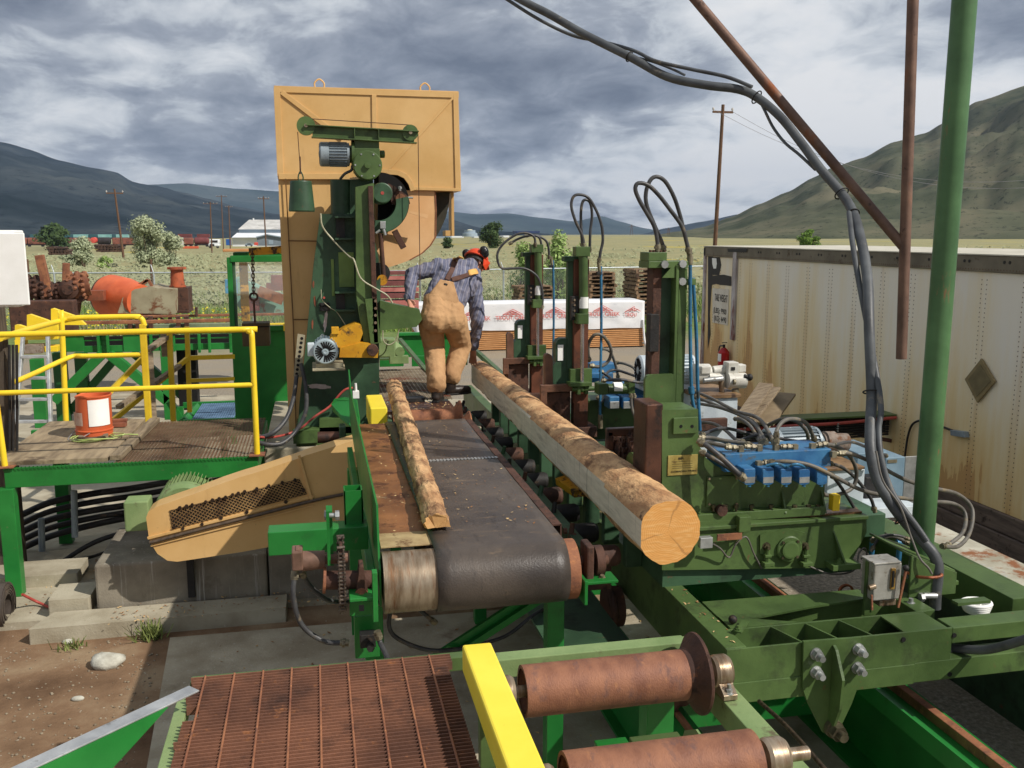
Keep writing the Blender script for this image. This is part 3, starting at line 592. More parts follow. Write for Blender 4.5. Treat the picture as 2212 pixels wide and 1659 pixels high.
# ================= LOGS =================
def wood_end(name, cx, cz, a, b):
    m = bpy.data.materials.new(name); m.use_nodes = True; t = m.node_tree; bs = t.nodes['Principled BSDF']
    g = t.nodes.new('ShaderNodeNewGeometry'); sp = t.nodes.new('ShaderNodeSeparateXYZ'); t.links.new(g.outputs['Position'], sp.inputs[0])
    n = t.nodes.new('ShaderNodeTexNoise'); n.inputs['Scale'].default_value = 14; t.links.new(g.outputs['Position'], n.inputs[0])
    dx = mth(t, 'SUBTRACT', sp.outputs[0], cx); dz = mth(t, 'SUBTRACT', sp.outputs[2], cz)
    r = mth(t, 'SQRT', mth(t, 'ADD', mth(t, 'MULTIPLY', dx, dx), mth(t, 'MULTIPLY', dz, dz)))
    s = mth(t, 'SINE', mth(t, 'MULTIPLY_ADD', n.outputs[0], 5, mth(t, 'MULTIPLY', r, 620)))
    ang = mth(t, 'ARCTAN2', dx, dz); cr = mth(t, 'SINE', mth(t, 'MULTIPLY_ADD', n.outputs[0], 1.2, mth(t, 'MULTIPLY', ang, 3)))
    crk = ramp(t, cr, [(.985, (0, 0, 0, 1)), (.999, (1, 1, 1, 1))]).outputs[0]
    rc = mixc(t, ramp(t, s, [(.0, (0, 0, 0, 1)), (1, (1, 1, 1, 1))]).outputs[0], s2l(b), s2l(a))
    n2 = t.nodes.new('ShaderNodeTexNoise'); n2.inputs['Scale'].default_value = 9; n2.inputs['Detail'].default_value = 6; t.links.new(g.outputs['Position'], n2.inputs[0])
    rc = mixc(t, ramp(t, n2.outputs[0], [(.42, (0, 0, 0, 1)), (.62, (.8, .8, .8, 1))]).outputs[0], rc, s2l((216, 156, 84)))
    n3 = t.nodes.new('ShaderNodeTexNoise'); n3.inputs['Scale'].default_value = 60; n3.inputs['Detail'].default_value = 5
    mp = t.nodes.new('ShaderNodeMapping'); mp.inputs[3].default_value = (.25, 1, 1.4); mp.inputs[2].default_value = (0, .7, 0); t.links.new(g.outputs['Position'], mp.inputs[0]); t.links.new(mp.outputs[0], n3.inputs[0])
    rc = mixc(t, ramp(t, n3.outputs[0], [(.5, (0, 0, 0, 1)), (.68, (.5, .5, .5, 1))]).outputs[0], rc, s2l((240, 194, 128)))
    rc = mixc(t, mth(t, 'MULTIPLY', crk, .4), rc, s2l((120, 76, 42)))
    t.links.new(rc, bs.inputs['Base Color']); bs.inputs['Roughness'].default_value = .7
    bp = t.nodes.new('ShaderNodeBump'); bp.inputs['Strength'].default_value = .4; bp.inputs['Distance'].default_value = .004; t.links.new(n3.outputs[0], bp.inputs['Height']); t.links.new(bp.outputs[0], bs.inputs['Normal'])
    return m
BARK = mat('stripped_bark', (220, 178, 128), (168, 124, 84), 5, .75, bump=.9, bsc=26, st=(2, .9, 2), dirt=((118, 84, 58), .42, 5, (1.6, .9, 1.6), .14), dirt2=((74, 58, 48), .26, 13, (1.5, .8, 1.5), .12))
SAWN = mat('weathered_sawn_face', (218, 208, 186), (196, 186, 164), 4, .8, bump=.15, st=(1, 1.2, 9), dirt=((140, 130, 114), .3, 3, (1, .6, 6), .2), dirt2=((92, 86, 80), .2, 7, (1, 5, .15)))
SAWN2 = mat('weathered_sawn_slab', (216, 176, 112), (180, 136, 84), 4, .8, bump=.2)
def half_log(name, label, A, B, ra, rb, flat, endm, nr=80, nt=44, top=False, amp=.006):
    """log with one sawn side; flat = cut distance from the centre as a share of the radius"""
    A = Vector(A); B = Vector(B); m = MB(); rings = []
    for j in range(nr+1):
        s = j/nr; c = A.lerp(B, s); r = ra+(rb-ra)*s; ring = []
        fl = flat[0]+(flat[1]-flat[0])*s if isinstance(flat, tuple) else flat
        cuth = -fl*r
        for i in range(nt):
            a = 2*math.pi*i/nt
            p = Vector((c.x*3+math.cos(a)*1.5, c.y*1.6, math.sin(a)*1.5))
            q = r*(1+.05*mnoise.noise(p*.8))+amp*mnoise.fractal(p*4, 1, 2, 4)
            x = math.cos(a)*q; z = math.sin(a)*q
            if top: z = max(z, cuth)
            else: x = max(x, cuth)
            ring.append(Vector((c.x+x, c.y+(amp*3*mnoise.noise(Vector((a*2, 7, s))) if j in (0, nr) and top else 0), c.z+z)))
        rings.append(ring)
    vs = [p for r_ in rings for p in r_]; fb_, fs_ = [], []
    for j in range(nr):
        for i in range(nt):
            q = (j*nt+i, j*nt+(i+1) % nt, (j+1)*nt+(i+1) % nt, (j+1)*nt+i)
            a = 2*math.pi*(i+.5)/nt
            cc = math.sin(a) if top else math.cos(a)
            (fs_ if cc < -(flat[0]+(flat[1]-flat[0])*(j/nr) if isinstance(flat, tuple) else flat) else fb_).append(q)
    m.add(vs, fb_, True); m.m = 1; m.add(vs, fs_, False)
    m.m = 2; m.add(rings[0], [list(range(nt))]); m.add(rings[-1], [list(range(nt-1, -1, -1))])
    return m.build(name, [BARK, SAWN if not top else SAWN2, endm], None, label, 'log', fix=True)
la = V(1446, 1150, Y=3.95); lb = V(1036, 806, Y=9.5)
half_log('log', 'long peeled log with one sawn side lying on the carriage, man holding its far end', la, lb, .156, .128, (.90, .68), wood_end('log_end_grain', la.x-.01, la.z, (230, 172, 100), (220, 156, 82)), amp=.008)
lz = la.z-.148
print('LOG', la, lb)
a = V(944, 1135, Z=1.625); b = V(851, 836, Z=1.625)
half_log('wood_slab', 'narrow bark covered slab lying along the black conveyor belt', a, b, .060, .070, .15, SAWN2, 90, 40, top=True, amp=.011)
# ================= CARRIAGE FRAME =================
FY = 3.74
t = thing('log_carriage', 'heavy dark green carriage frame with bolted bracket across the lower right', 'machine frame', (2.8, 4.5, .6))
fx0 = 1.812
m = MB(); m.box(fx0, 3.0, FY, FY+.012, .83, 1.098)                       # front web
m.box(fx0, 3.0, FY+.012, FY+.20, .985, .995)                        # trough floor
m.box(fx0+.09, 3.0, FY+.20, FY+.212, .83, 1.10); m.build('front_beam', GRN, t, bev=.002)
m = MB(); m.box(3.002, 4.3, FY+.001, FY+.12, 1.015, 1.097); m.box(2.80, 4.3, FY-.001, FY+.12, .83, .935); m.build('beam_fork', GRN, t, bev=.004)
MB().box(fx0+.002, 2.80, FY-.006, FY, .828, .93).build('lower_channel', GRN, t, bev=.002)
for px in (1701, 1776, 1849):
    x = V(px, 1365, Y=FY+.1).x; MB().plate([(x-.03, FY+.20, 1.096), (x+.03, FY+.013, 1.096), (x+.03, FY+.013, .996), (x-.03, FY+.20, .996)], .01).build('fin', GRN, t)
x = V(2030, 1350, Y=FY+.1).x
MB().box(2.74, 2.98, FY+.013, FY+.20, 1.088, 1.0965).build('cover_plate', GRN, t)
m = MB(); m.box(fx0, fx0+.105, FY+.014, 11.5, .80, 1.10); m.build('long_beam', GRN, t, bev=.004)
m = MB(); m.box(3.55, 3.72, FY+.25, 10.5, .9, 1.10); m.box(3.72, 3.80, FY+.25, 10.5, .9, .92); m.build('long_beam', GRN, t, bev=.004)
m = MB(); m.box(2.95, 3.06, FY+.213, 4.4, 1.0, 1.098); m.build('short_beam', GRN, t, bev=.004)
m = MB(); m.plate([(fx0+.12, 4.02, 1.093), (fx0+.12, 4.30, 1.093), (2.95, 4.28, 1.093), (2.95, 4.18, 1.093), (2.45, 4.12, 1.093)], .01); m.box(fx0+.105, 3.05, 4.17, 4.19, .88, 1.088)
m.plate([(fx0+.12, FY+.215, 1.096), (fx0+.12, 4.1, 1.096), (2.3, FY+.215, 1.096)], .009); m.build('inner_gusset', GRN, t)
for yy in (5.6, 7.4, 9.2): MB().box(fx0+.105, 3.55, yy, yy+.12, .85, 1.05).build('cross_beam', GRN2, t, bev=.004)
# clevis bracket hung on the front beam
def zx(px, py, dy=0): q = V(px, py, Y=FY-.03+dy); return (q.x, q.z)
MB().prism([zx(1738, 1388), zx(1863, 1379), zx(1861, 1470), zx(1842, 1522), zx(1812, 1585), zx(1780, 1585), zx(1747, 1520), zx(1736, 1490)], 'y', FY-.022, FY-.006).build('bracket_plate', GRN, t, bev=.003)
m = MB(); xx = zx(1800, 1400)[0]
m.prism([(FY-.024, 1.085), (FY-.05, 1.07), (FY-.12, .95), (FY-.11, .80), (FY-.05, .645), (FY-.024, .645)], 'x', xx, xx+.014); m.build('bracket_rib', GRN, t, bev=.003)
for px, py in ((1762, 1412), (1762, 1451), (1853, 1402), (1851, 1442)):
    p = V(px, py, Y=FY-.022); m = MB(); m.cyl(p, p+Vector((0, -.006, 0)), .030, n=20); m.hexn(p+Vector((0, -.006, 0)), (0, -1, 0), .026, .03); m.cyl(p+Vector((0, -.03, 0)), p+Vector((0, -.066, 0)), .015); m.build('bolt', ZINC, t, bev=.002)
p = V(1797, 1570, Y=FY-.02); m = MB(); m.cyl(p+Vector((0, .03, 0)), p+Vector((0, -.03, 0)), .045, n=24); m.hexn(p+Vector((0, -.03, 0)), (0, -1, 0), .04, .045); m.cyl(p, p+Vector((0, -.11, 0)), .022)
m.build('pivot_bolt', mat('oily_steel', (124, 116, 92), (80, 74, 58), 12, .4, .5), t, bev=.003)
m = MB()
for px, py in ((1952, 1382), (1943, 1466), (2062, 1373), (2052, 1457)):
    p = V(px, py, Y=FY-.004); m.cyl(p+Vector((0, .004, 0)), p+Vector((0, -.001, 0)), .012, n=14)
m.build('bolt_holes', DARK, t)
p = V(1670, 1335, Y=4.15)
m = MB(); p = V(1583, 1338, Z=1.125); m.sphere(p, .022, 14, 10); m.build('lever_knob', BLK, t)
m = MB(); m.bar(p+Vector((.06, -.02, -.005)), p+Vector((-.03, -.12, -.012)), .035, .006); m.bolt(p+Vector((-.025, -.11, -.008)), (0, 0, 1), .014); m.build('lever_plate', GRN, t)
# rusty wheels of the carriage on its track
for px, py, Y in ((1428, 1372, 4.2), (1347, 1262, 5.2), (1150, 1040, 7.4)):
    p = V(px, py, Y=Y); m = MB(); m.lathe((1.70, Y, .72), (1, 0, 0), [(0, .03), (0, .13), (.015, .145), (.03, .145), (.04, .125), (.09, .125), (.09, .03)], 36); m.build('wheel', RUSTD, t)
# ---------- track under the carriage ----------
t = thing('carriage_track', 'bright green carriage track with rusty rails running under the frame', 'track', (2.3, 5, .1))
m = MB(); m.box(1.66, 1.80, 3.4, 12, .555, .57).box(1.722, 1.737, 3.4, 12, .08, .555).box(1.66, 1.80, 3.4, 12, .06, .08); m.build('track_beam', BGR, t)
MB().box(1.725, 1.75, 3.4, 12, .57, .60).build('rail', RUST, t, bev=.004)
m = MB(); m.box(2.86, 3.16, 1.2, 12, .50, .52).box(3.0, 3.02, 1.2, 12, .05, .50).box(2.86, 3.16, 1.2, 12, .03, .05); m.build('track_beam', BGR, t)
MB().box(3.03, 3.08, 1.2, 12, .52, .575).build('rail', RUST, t, bev=.004)
m = MB(); m.box(2.86, 2.875, 1.2, 12, .52, .60); m.build('edge_lip', BGR, t)
MB().bar((1.75, 4.6, .30), (2.95, 4.6, .30), .08, .14).build('tie_beam', BGR, t); MB().bar((1.75, 6.6, .3), (2.95, 6.6, .3), .08, .14).build('tie_beam', BGR, t)
m = MB(); m.bar((2.6, 2.2, .06), (2.88, 2.45, .48), .05, .012); m.build('brace', BGR, t)
m = MB(); m.plate([(1.19, 4.4, .75), (1.65, 4.4, .75), (1.65, 9, .75), (1.19, 9, .75)], .02); m.build('catch_tray', GRN2, t)
# wire rope passing under the frame
hose('wire_rope', 'dark twisted wire rope running down in front of the concrete slab', [V(1640, 1515, Y=3.6), V(1700, 1570, Y=3.3), V(1780, 1660, Y=2.95), V(1860, 1760, Y=2.7)], .010, mat('wire_rope', (96, 80, 62), (48, 40, 32), 60, .5, .5, st=(1, 1, .6)), cat='rope', ends=False)

# ================= HEADBLOCK (near) =================
B = 4.50
t = thing('carriage_headblock', 'green headblock with valve bank and brass nameplate beside the log end', 'machine', (2.4, 4.8, 1.1))
def gx(px, py, Y): q = V(px, py, Y=Y); return (q.x, q.z)
def FR(px0, py0, px1, py1, Y, d, name, m_, bev=.003, par=None): return MB().fb(px0, py0, px1, py1, Y, d).build(name, m_, par or t, bev=bev)
m = MB(); m.prism([gx(1500, 1127, B), gx(1872, 1118, B), gx(1872, 1150, B), gx(1868, 1158, B), gx(1835, 1222, B), gx(1825, 1226, B), gx(1430, 1232, B), gx(1430, 1180, B)], 'y', B, B+.03)
m.build('bed_plate', GRN, t, bev=.003)
m = MB(); q0 = gx(1420, 1127, B); q1 = gx(1872, 1118, B); m.box(q0[0], q1[0], B-.02, B+.55, q1[1]-.004, q1[1]+.016); m.build('bed_top', GRN, t, bev=.003)
zt = q1[1]+.016
m = MB(); m.box(q0[0], q1[0]-.01, B+.03, B+.09, zt, zt+.012); m.box(q0[0], q1[0]-.01, B+.40, B+.46, zt, zt+.012); m.build('slide_ways', mat('oiled_way', (150, 110, 76), (96, 72, 54), 9, .3, .6), t, bev=.002)
m = MB(); m.box(q0[0]+.05, q1[0]-.05, B+.03, B+.5, 1.10, q1[1]-.005); m.build('bed_box', GRN2, t)
FR(1508, 1103, 1783, 1122, B+.005, .5, 'slide_base', GRN)
# bolts along the slide
for px in (1541, 1567, 1590, 1623, 1665, 1716, 1746, 1767):
    p = V(px, 1104, Y=B+.02); m = MB(); m.cyl(p, p+Vector((0, 0, .035)), .008, n=8); m.hexn(p+Vector((0, 0, .02)), (0, 0, 1), .014, .016); m.build('setscrew', mat('greasy_bolt', (96, 90, 66), (56, 52, 38), 20, .4, .3), t)
FR(1596, 1036, 1781, 1103, B+.06, .4, 'slide_body', GRN)
for a, b in ((1687, 1690), (1768, 1780)):
    q = V((a+b)/2, 1070, Y=B+.06); m = MB(); m.prism([(B+.058, q.z+.03), (B+.0, q.z-.085), (B+.058, q.z-.085)], 'x', q.x-.005, q.x+.005); m.build('rib', GRN, t)
# column with curved gusset
C = B+.04
m = MB(); m.prism([gx(1430, 886, C), gx(1508, 884, C), gx(1509, 948, C), gx(1514, 970, C), gx(1526, 990, C), gx(1545, 1006, C), gx(1570, 1017, C), gx(1598, 1022, C), gx(1600, 1108, C), gx(1430, 1112, C)], 'y', C, C+.22)
m.build('column', GRN, t, bev=.004)
FR(1394, 873, 1430, 1112, C+.0, .20, 'knee_face', mat('brown_wear', (96, 64, 50), (66, 46, 38), 4, .45, .3, bump=.15, dirt=((46, 36, 32), .3, 6)), .008)
FR(1455, 902, 1508, 937, C-.02, .018, 'holed_plate', GRN)
m = MB()
for px in (1471, 1495):
    p = V(px, 921, Y=C-.0205); m.cyl(p, p+Vector((0, -.001, 0)), .009, n=14)
m.build('holes', DARK, t)
pl = FR(1443, 983, 1507, 1026, C-.006, .005, 'nameplate', mat('brass_plate', (196, 178, 108), (170, 150, 84), 12, .35, .5, dirt=((120, 100, 60), .3, 16)), .001)
FR(1527, 1029, 1597, 1094, C-.012, .01, 'inspection_plate', GRN)
m = MB()
for px, py in ((1532, 1034), (1591, 1033), (1532, 1089), (1591, 1088)):
    p = V(px, py, Y=C-.013); m.hexn(p, (0, -1, 0), .007, .006)
m.build('screws', STEEL, t)
# round bearing cover in the bed
p = V(1702, 1184, Y=B-.004)
m = MB(); m.prism([gx(1640, 1155, B), gx(1655, 1148, B), gx(1700, 1140, B), gx(1738, 1150, B), gx(1738, 1195, B), gx(1655, 1200, B), gx(1640, 1195, B)], 'y', B-.012, B-.001)
m.lathe(p, (0, -1, 0), [(0, .075), (.02, .075), (.024, .068), (.024, .0)], 32); bc = m.build('bearing_flange', GRN, t, bev=.002)
m = MB(); m.lathe(p+Vector((0, -.024, 0)), (0, -1, 0), [(0, .05), (.012, .05), (.014, .04), (.014, 0)], 28); m.build('bearing_cap', GRN, bc)
for a in (45, 135, 225, 315):
    r = .062; q = p+Vector((math.cos(R(a))*r, -.024, math.sin(R(a))*r)); MB().hexn(q, (0, -1, 0), .009, .008).build('cap_bolt', mat('greasy_bolt', (1, 1, 1)), bc)
for px in (1655, 1738):
    p = V(px, 1180, Y=B-.01); m = MB(); m.bolt(p, (0, -1, 0), .018, .016, .02); m.build('bolt', mat('greasy_bolt', (1, 1, 1)), t)
    m = MB(); p = V(px+2, 1220, Y=B-.03); m.box(p.x-.03, p.x+.03, B-.06, B, p.z, p.z+.02); m.box(p.x-.02, p.x+.02, B-.045, B, p.z+.045, p.z+.06); m.hexn(p+Vector((0, 0, .06)), (0, 0, 1), .012, .03); m.hexn(p+Vector((0, 0, .02)), (0, 0, 1), .014, .02); m.build('clamp_foot', GRN, t, bev=.002)
m = MB(); p = V(1795, 1205, Y=B-.02)
m.plate([gx(1800, 1145, B)[:1]+(B-.001,)+gx(1800, 1145, B)[1:], gx(1812, 1212, B)[:1]+(B-.08,)+gx(1812, 1212, B)[1:], gx(1812, 1212, B)[:1]+(B,)+gx(1812, 1212, B)[1:]], .01)
q = V(1823, 1222, Y=B-.05); m.box(q.x-.09, q.x+.08, B-.09, B, q.z-.012, q.z+.02); m.bolt((q.x-.03, B-.05, q.z+.02), (0, 0, 1), .018); m.build('foot_bracket', GRN, t, bev=.002)
FR(1800, 1070, 1815, 1104, B+.0, .05, 'end_stop', YEL, .004)
# limit switch and rusty tag
FR(1550, 1153, 1603, 1167, B-.05, .01, 'rusty_tag', RUST, .001)
FR(1513, 1162, 1540, 1185, B-.09, .04, 'limit_switch', ZINC, .003)
m = MB(); p = V(1600, 1115, Y=B-.02); m.fb(1597, 1117, 1622, 1150, B-.05, .05); m.build('slide_clip', GRN, t, bev=.003)
m = MB(); p = V(1547, 1100, Y=B+.03); m.lathe(p+Vector((.02, -.04, 0)), (0, 1, 0), [(0, .03), (.03, .03)], 18); m.build('shaft_end', RUSTD, t)
hose('switch_cable', 'thin grey wire looping from the limit switch across the green bed', [V(1540, 1175, Y=B-.06), V(1556, 1185, Y=B-.05), V(1575, 1204, Y=B-.03), V(1590, 1175, Y=B-.03), V(1612, 1160, Y=B-.03), V(1628, 1195, Y=B-.03), V(1645, 1228, Y=B-.02)], .005, RUB2, cat='wire', ends=False)
hose('switch_cable', 'thin grey wire sagging below the round bearing cover', [V(1745, 1222, Y=B-.04), V(1790, 1239, Y=B-.05), V(1830, 1238, Y=B-.05), V(1850, 1225, Y=B-.03), V(1855, 1196, Y=B), V(1868, 1184, Y=B), V(1872, 1200, Y=B), V(1860, 1207, Y=B)], .005, RUB2, cat='wire', ends=False)
# valve bank
vb = thing('valve_bank', 'bright blue hydraulic valve bank with five solenoids nearest the camera', 'valve bank', (V(1680, 1010, Y=B+.05)))
m = MB(); m.fb(1566, 976, 1795, 1014, B-.0, .24); m.build('manifold', BLUE, vb, bev=.004)
for i, px in enumerate((1619, 1659, 1698, 1737, 1775)):
    p = V(px, 1030, Y=B-.10); m = MB(); w_ = .034
    m.box(p.x-w_, p.x+w_, p.y, B-.0, p.z-.012, p.z+.045); m.prism([(p.x-w_*.9, p.z+.03), (p.x+w_*.9, p.z+.03), (p.x+w_*.9, p.z-.035), (p.x+w_*.5, p.z-.042), (p.x-w_*.5, p.z-.042), (p.x-w_*.9, p.z-.035)], 'y', p.y-.004, p.y+.07)
    o = m.build('solenoid', [BLUE, ZINC], vb, bev=.006)
    m = MB(); m.box(p.x-w_*.85, p.x+w_*.85, p.y-.006, p.y-.004, p.z-.032, p.z+.0); m.build('cap', ZINC if i != 4 else BLUE, o)
    m = MB(); m.cyl(p+Vector((.006, .01, -.042)), p+Vector((.006, .01, -.056)), .01, n=10); m.build('gland', BLUEP, o)
m = MB()
for px, py, d in ((1600, 968, (-1, 0, .1)), (1640, 966, (-1, 0, .1)), (1717, 965, (-1, 0, .05)), (1755, 963, (1, 0, .1)), (1639, 1001, (1, 0, .05)), (1800, 980, (1, 0, 0)), (1676, 966, (0, 0, 1))):
    p = V(px, py, Y=B+.04 if py < 990 and px < 1790 else B-.02); d = Vector(d)
    m = MB(); m.box(p.x-.014, p.x+.014, p.y-.014, p.y+.014, p.z-.02, p.z+.014); m.cyl(p, p+d*.09, .013, n=10); m.hexn(p+d*.03, d, .019, .018); m.hexn(p+d*.06, d, .017, .018); m.build('elbow_fitting', BRASS, vb)

G = 'hydraulic hoses of the near headblock'
def hh(label, pts, r=.0115, m=RUB2, g=G): return hose('hydraulic_hose', label, pts, r, m, group=g)
hh('dusty hose arching high over the blue bank from its third fitting', [(1676, 962, B+.04), (1678, 930, B+.1), (1692, 910, B+.15), (1715, 905, B+.2), (1742, 915, B+.3), (1760, 950, B+.4)])
hh('dusty hose arching just inside the high arch over the blue bank', [(1745, 962, B+.5), (1745, 940, B+.45), (1735, 922, B+.4), (1715, 908, B+.4), (1690, 905, B+.5), (1655, 920, B+.7)])
hh('hose leaving the right end of the blue bank towards the tall post', [(1812, 979, B-.02), (1835, 980, B-.03), (1865, 990, B-.05), (1905, 1010, B-.05), (1960, 1038, B), (2020, 1055, B+.1), (2070, 1068, B+.2), (2100, 1100, B+.2), (2095, 1150, B+.1), (2070, 1180, B), (2035, 1180, B-.1)])
hh('hose from the front face fitting sweeping down right past the fifth solenoid', [(1660, 999, B-.03), (1700, 997, B-.08), (1750, 1005, B-.10), (1800, 1028, B-.1), (1860, 1058, B-.08), (1920, 1072, B), (2000, 1082, B+.1), (2060, 1088, B+.2), (2085, 1110, B+.2), (2080, 1150, B+.1), (2045, 1180, B)])
hh('hose curling in a wide loop behind the right end of the blue bank', [(1760, 963, B+.05), (1800, 962, B+.1), (1835, 985, B+.15), (1850, 1020, B+.2), (1840, 1055, B+.2), (1800, 1070, B+.15), (1770, 1066, B+.1)])
hh('hose rising from the blue bank first fitting back to the column', [(1582, 966, B+.04), (1560, 962, B+.06), (1535, 958, B+.1), (1512, 960, B+.15)])
hh('hose from the second fitting of the blue bank running left behind the column', [(1622, 962, B+.04), (1600, 957, B+.1), (1565, 952, B+.15), (1535, 946, B+.2), (1510, 945, B+.2)])
hh('thick black hose running from the column down into the first solenoid', [(1509, 952, B), (1530, 965, B-.04), (1560, 990, B-.08), (1590, 1018, B-.12), (1607, 1034, B-.12)], .015, RUB)
hh('second black hose below the thick one ending behind the first solenoid', [(1512, 975, B+.05), (1540, 990, B+.0), (1570, 1008, B-.02), (1600, 1028, B-.03)], .012, RUB)
hh('black hose dropping from behind the blue bank to the right of the yellow stop', [(1796, 1025, B+.1), (1815, 1050, B+.15), (1835, 1080, B+.2), (1850, 1106, B+.2)], .010, RUB)
for i, (p0, p1, p2, p3, p4) in enumerate([((1500, 845), (1540, 862), (1590, 888), (1640, 905), (1672, 955)), ((1495, 870), (1545, 878), (1590, 893), (1628, 915), (1655, 955)), ((1500, 856), (1560, 880), (1600, 895), (1634, 918), (1646, 956)), ((1588, 905), (1600, 905), (1620, 920), (1636, 945), (1645, 958)), ((1508, 911), (1540, 915), (1565, 928), (1590, 950), (1605, 955))]):
    lab = ['topmost of the bundled hoses draping from the pump down to the blue bank', 'hose tied into the bundle below the topmost one', 'lowest hose of the tied bundle coming down to the blue bank', 'short hose from the brass tee bending down to the blue bank', 'hose low behind the column sloping down to the blue bank'][i]
    hh(lab, [(p0[0], p0[1], B+1.6), (p1[0], p1[1], B+1.3), (p2[0], p2[1], B+.9), (p3[0], p3[1], B+.5), (p4[0], p4[1], B+.15)], .011)
# ---------- near mast ----------
M3 = 4.95
t = thing('clamp_mast', 'tall green clamp mast with two blue pipes, nearest and widest of the three masts', 'mast', (2.1, 5.0, 1.5), 'clamp masts on the carriage')
m = MB(); m.prism([gx(1394, 880, M3-.1), gx(1394, 820, M3-.1), gx(1398, 812, M3-.1), gx(1404, 810, M3-.1), gx(1455, 808, M3-.1), gx(1455, 890, M3-.1)], 'y', M3-.1, M3-.07); m.build('guide_plate', GRN, t, bev=.004)
FR(1408, 579, 1426, 880, M3-.02, .10, 'slide', RUSTD)
FR(1404, 679, 1424, 760, M3-.06, .06, 'slide_shoe', BLK)
FR(1425, 579, 1458, 890, M3, .05, 'mast_plate', GRN2, .003)
FR(1457, 572, 1463, 890, M3-.07, .14, 'mast_rib', GRN, .002)
FR(1463, 579, 1481, 890, M3+.02, .06, 'mast_web', GRN, .003)
FR(1401, 564, 1487, 579, M3-.06, .16, 'head_plate', GRN, .003)
m = MB(); m.plate([V(1430, 600, Y=M3-.055), V(1458, 567, Y=M3-.055), V(1458, 600, Y=M3-.055)], .012); m.build('head_gusset', GRN, t)
FR(1401, 545, 1441, 564, M3-.06, .14, 'cylinder_head', GRN, .003)
for px in (1405, 1412, 1419, 1427, 1435): m = MB(); m.cyl(V(px, 547, Y=M3-.03), V(px, 547, Y=M3-.03)+Vector((0, 0, .018)), .009, n=8); m.build('head_bolt', RUSTD, t)
for px, py in ((1434, 571), (1473, 570), (1472, 608)): m = MB(); p = V(px, py, Y=M3-.06 if py < 600 else M3); m.cyl(p, p+Vector((0, -.02, 0)), .022, n=8, smooth=False); m.build('bolt', ZINC, t, bev=.003)
FR(1466, 602, 1504, 616, M3+.0, .03, 'pipe_clamp', GRN)
BP = mat('blue_pipe', (1, 1, 1))
m = MB(); m.tube([V(1491, 566, Y=M3-.01), V(1491, 720, Y=M3), V(1494, 845, Y=M3), V(1501, 890, Y=M3+.02)], .0105, 12, 6); m.build('pipe', BP, t)
m = MB(); m.tube([V(1497, 600, Y=M3+.06), V(1504, 720, Y=M3+.06), V(1507, 830, Y=M3+.06), V(1512, 930, Y=M3+.06)], .0105, 12, 6); m.build('pipe', BP, t)
MB().cyl(V(1493, 835, Y=M3), V(1494, 850, Y=M3), .018, n=12).build('coupling', BP, t); MB().cyl(V(1489, 540, Y=M3-.01), V(1491, 572, Y=M3-.01), .015, n=10).build('coupling', BRASS, t)
G2 = 'hose loops on top of the clamp masts'
def loop(label, pts, Y, r=.0115): return hose('hydraulic_hose', label, [(1016.6+.2451*a, 372.7+.2451*b, Y+(c if len(q) > 2 else 0)) for q in pts for (a, b, c) in [(q if len(q) > 2 else (q[0], q[1], 0))]], r, RUB, group=G2)
loop('outer low loop of the nearest mast leaning left', [(1648, 690), (1645, 600), (1620, 480), (1560, 370), (1490, 250), (1452, 150), (1475, 95), (1560, 110), (1650, 190), (1760, 330), (1860, 470), (1900, 600), (1925, 710)], M3-.03)
loop('tallest hose loop standing on the nearest mast', [(1705, 690, .05), (1680, 600, .05), (1610, 440, .05), (1550, 280, .05), (1548, 160, .05), (1590, 60, .05), (1650, 38, .05), (1720, 85, .06), (1790, 210, .07), (1835, 340, .08), (1870, 470, .08), (1905, 620, .08), (1940, 780, .08)], M3)
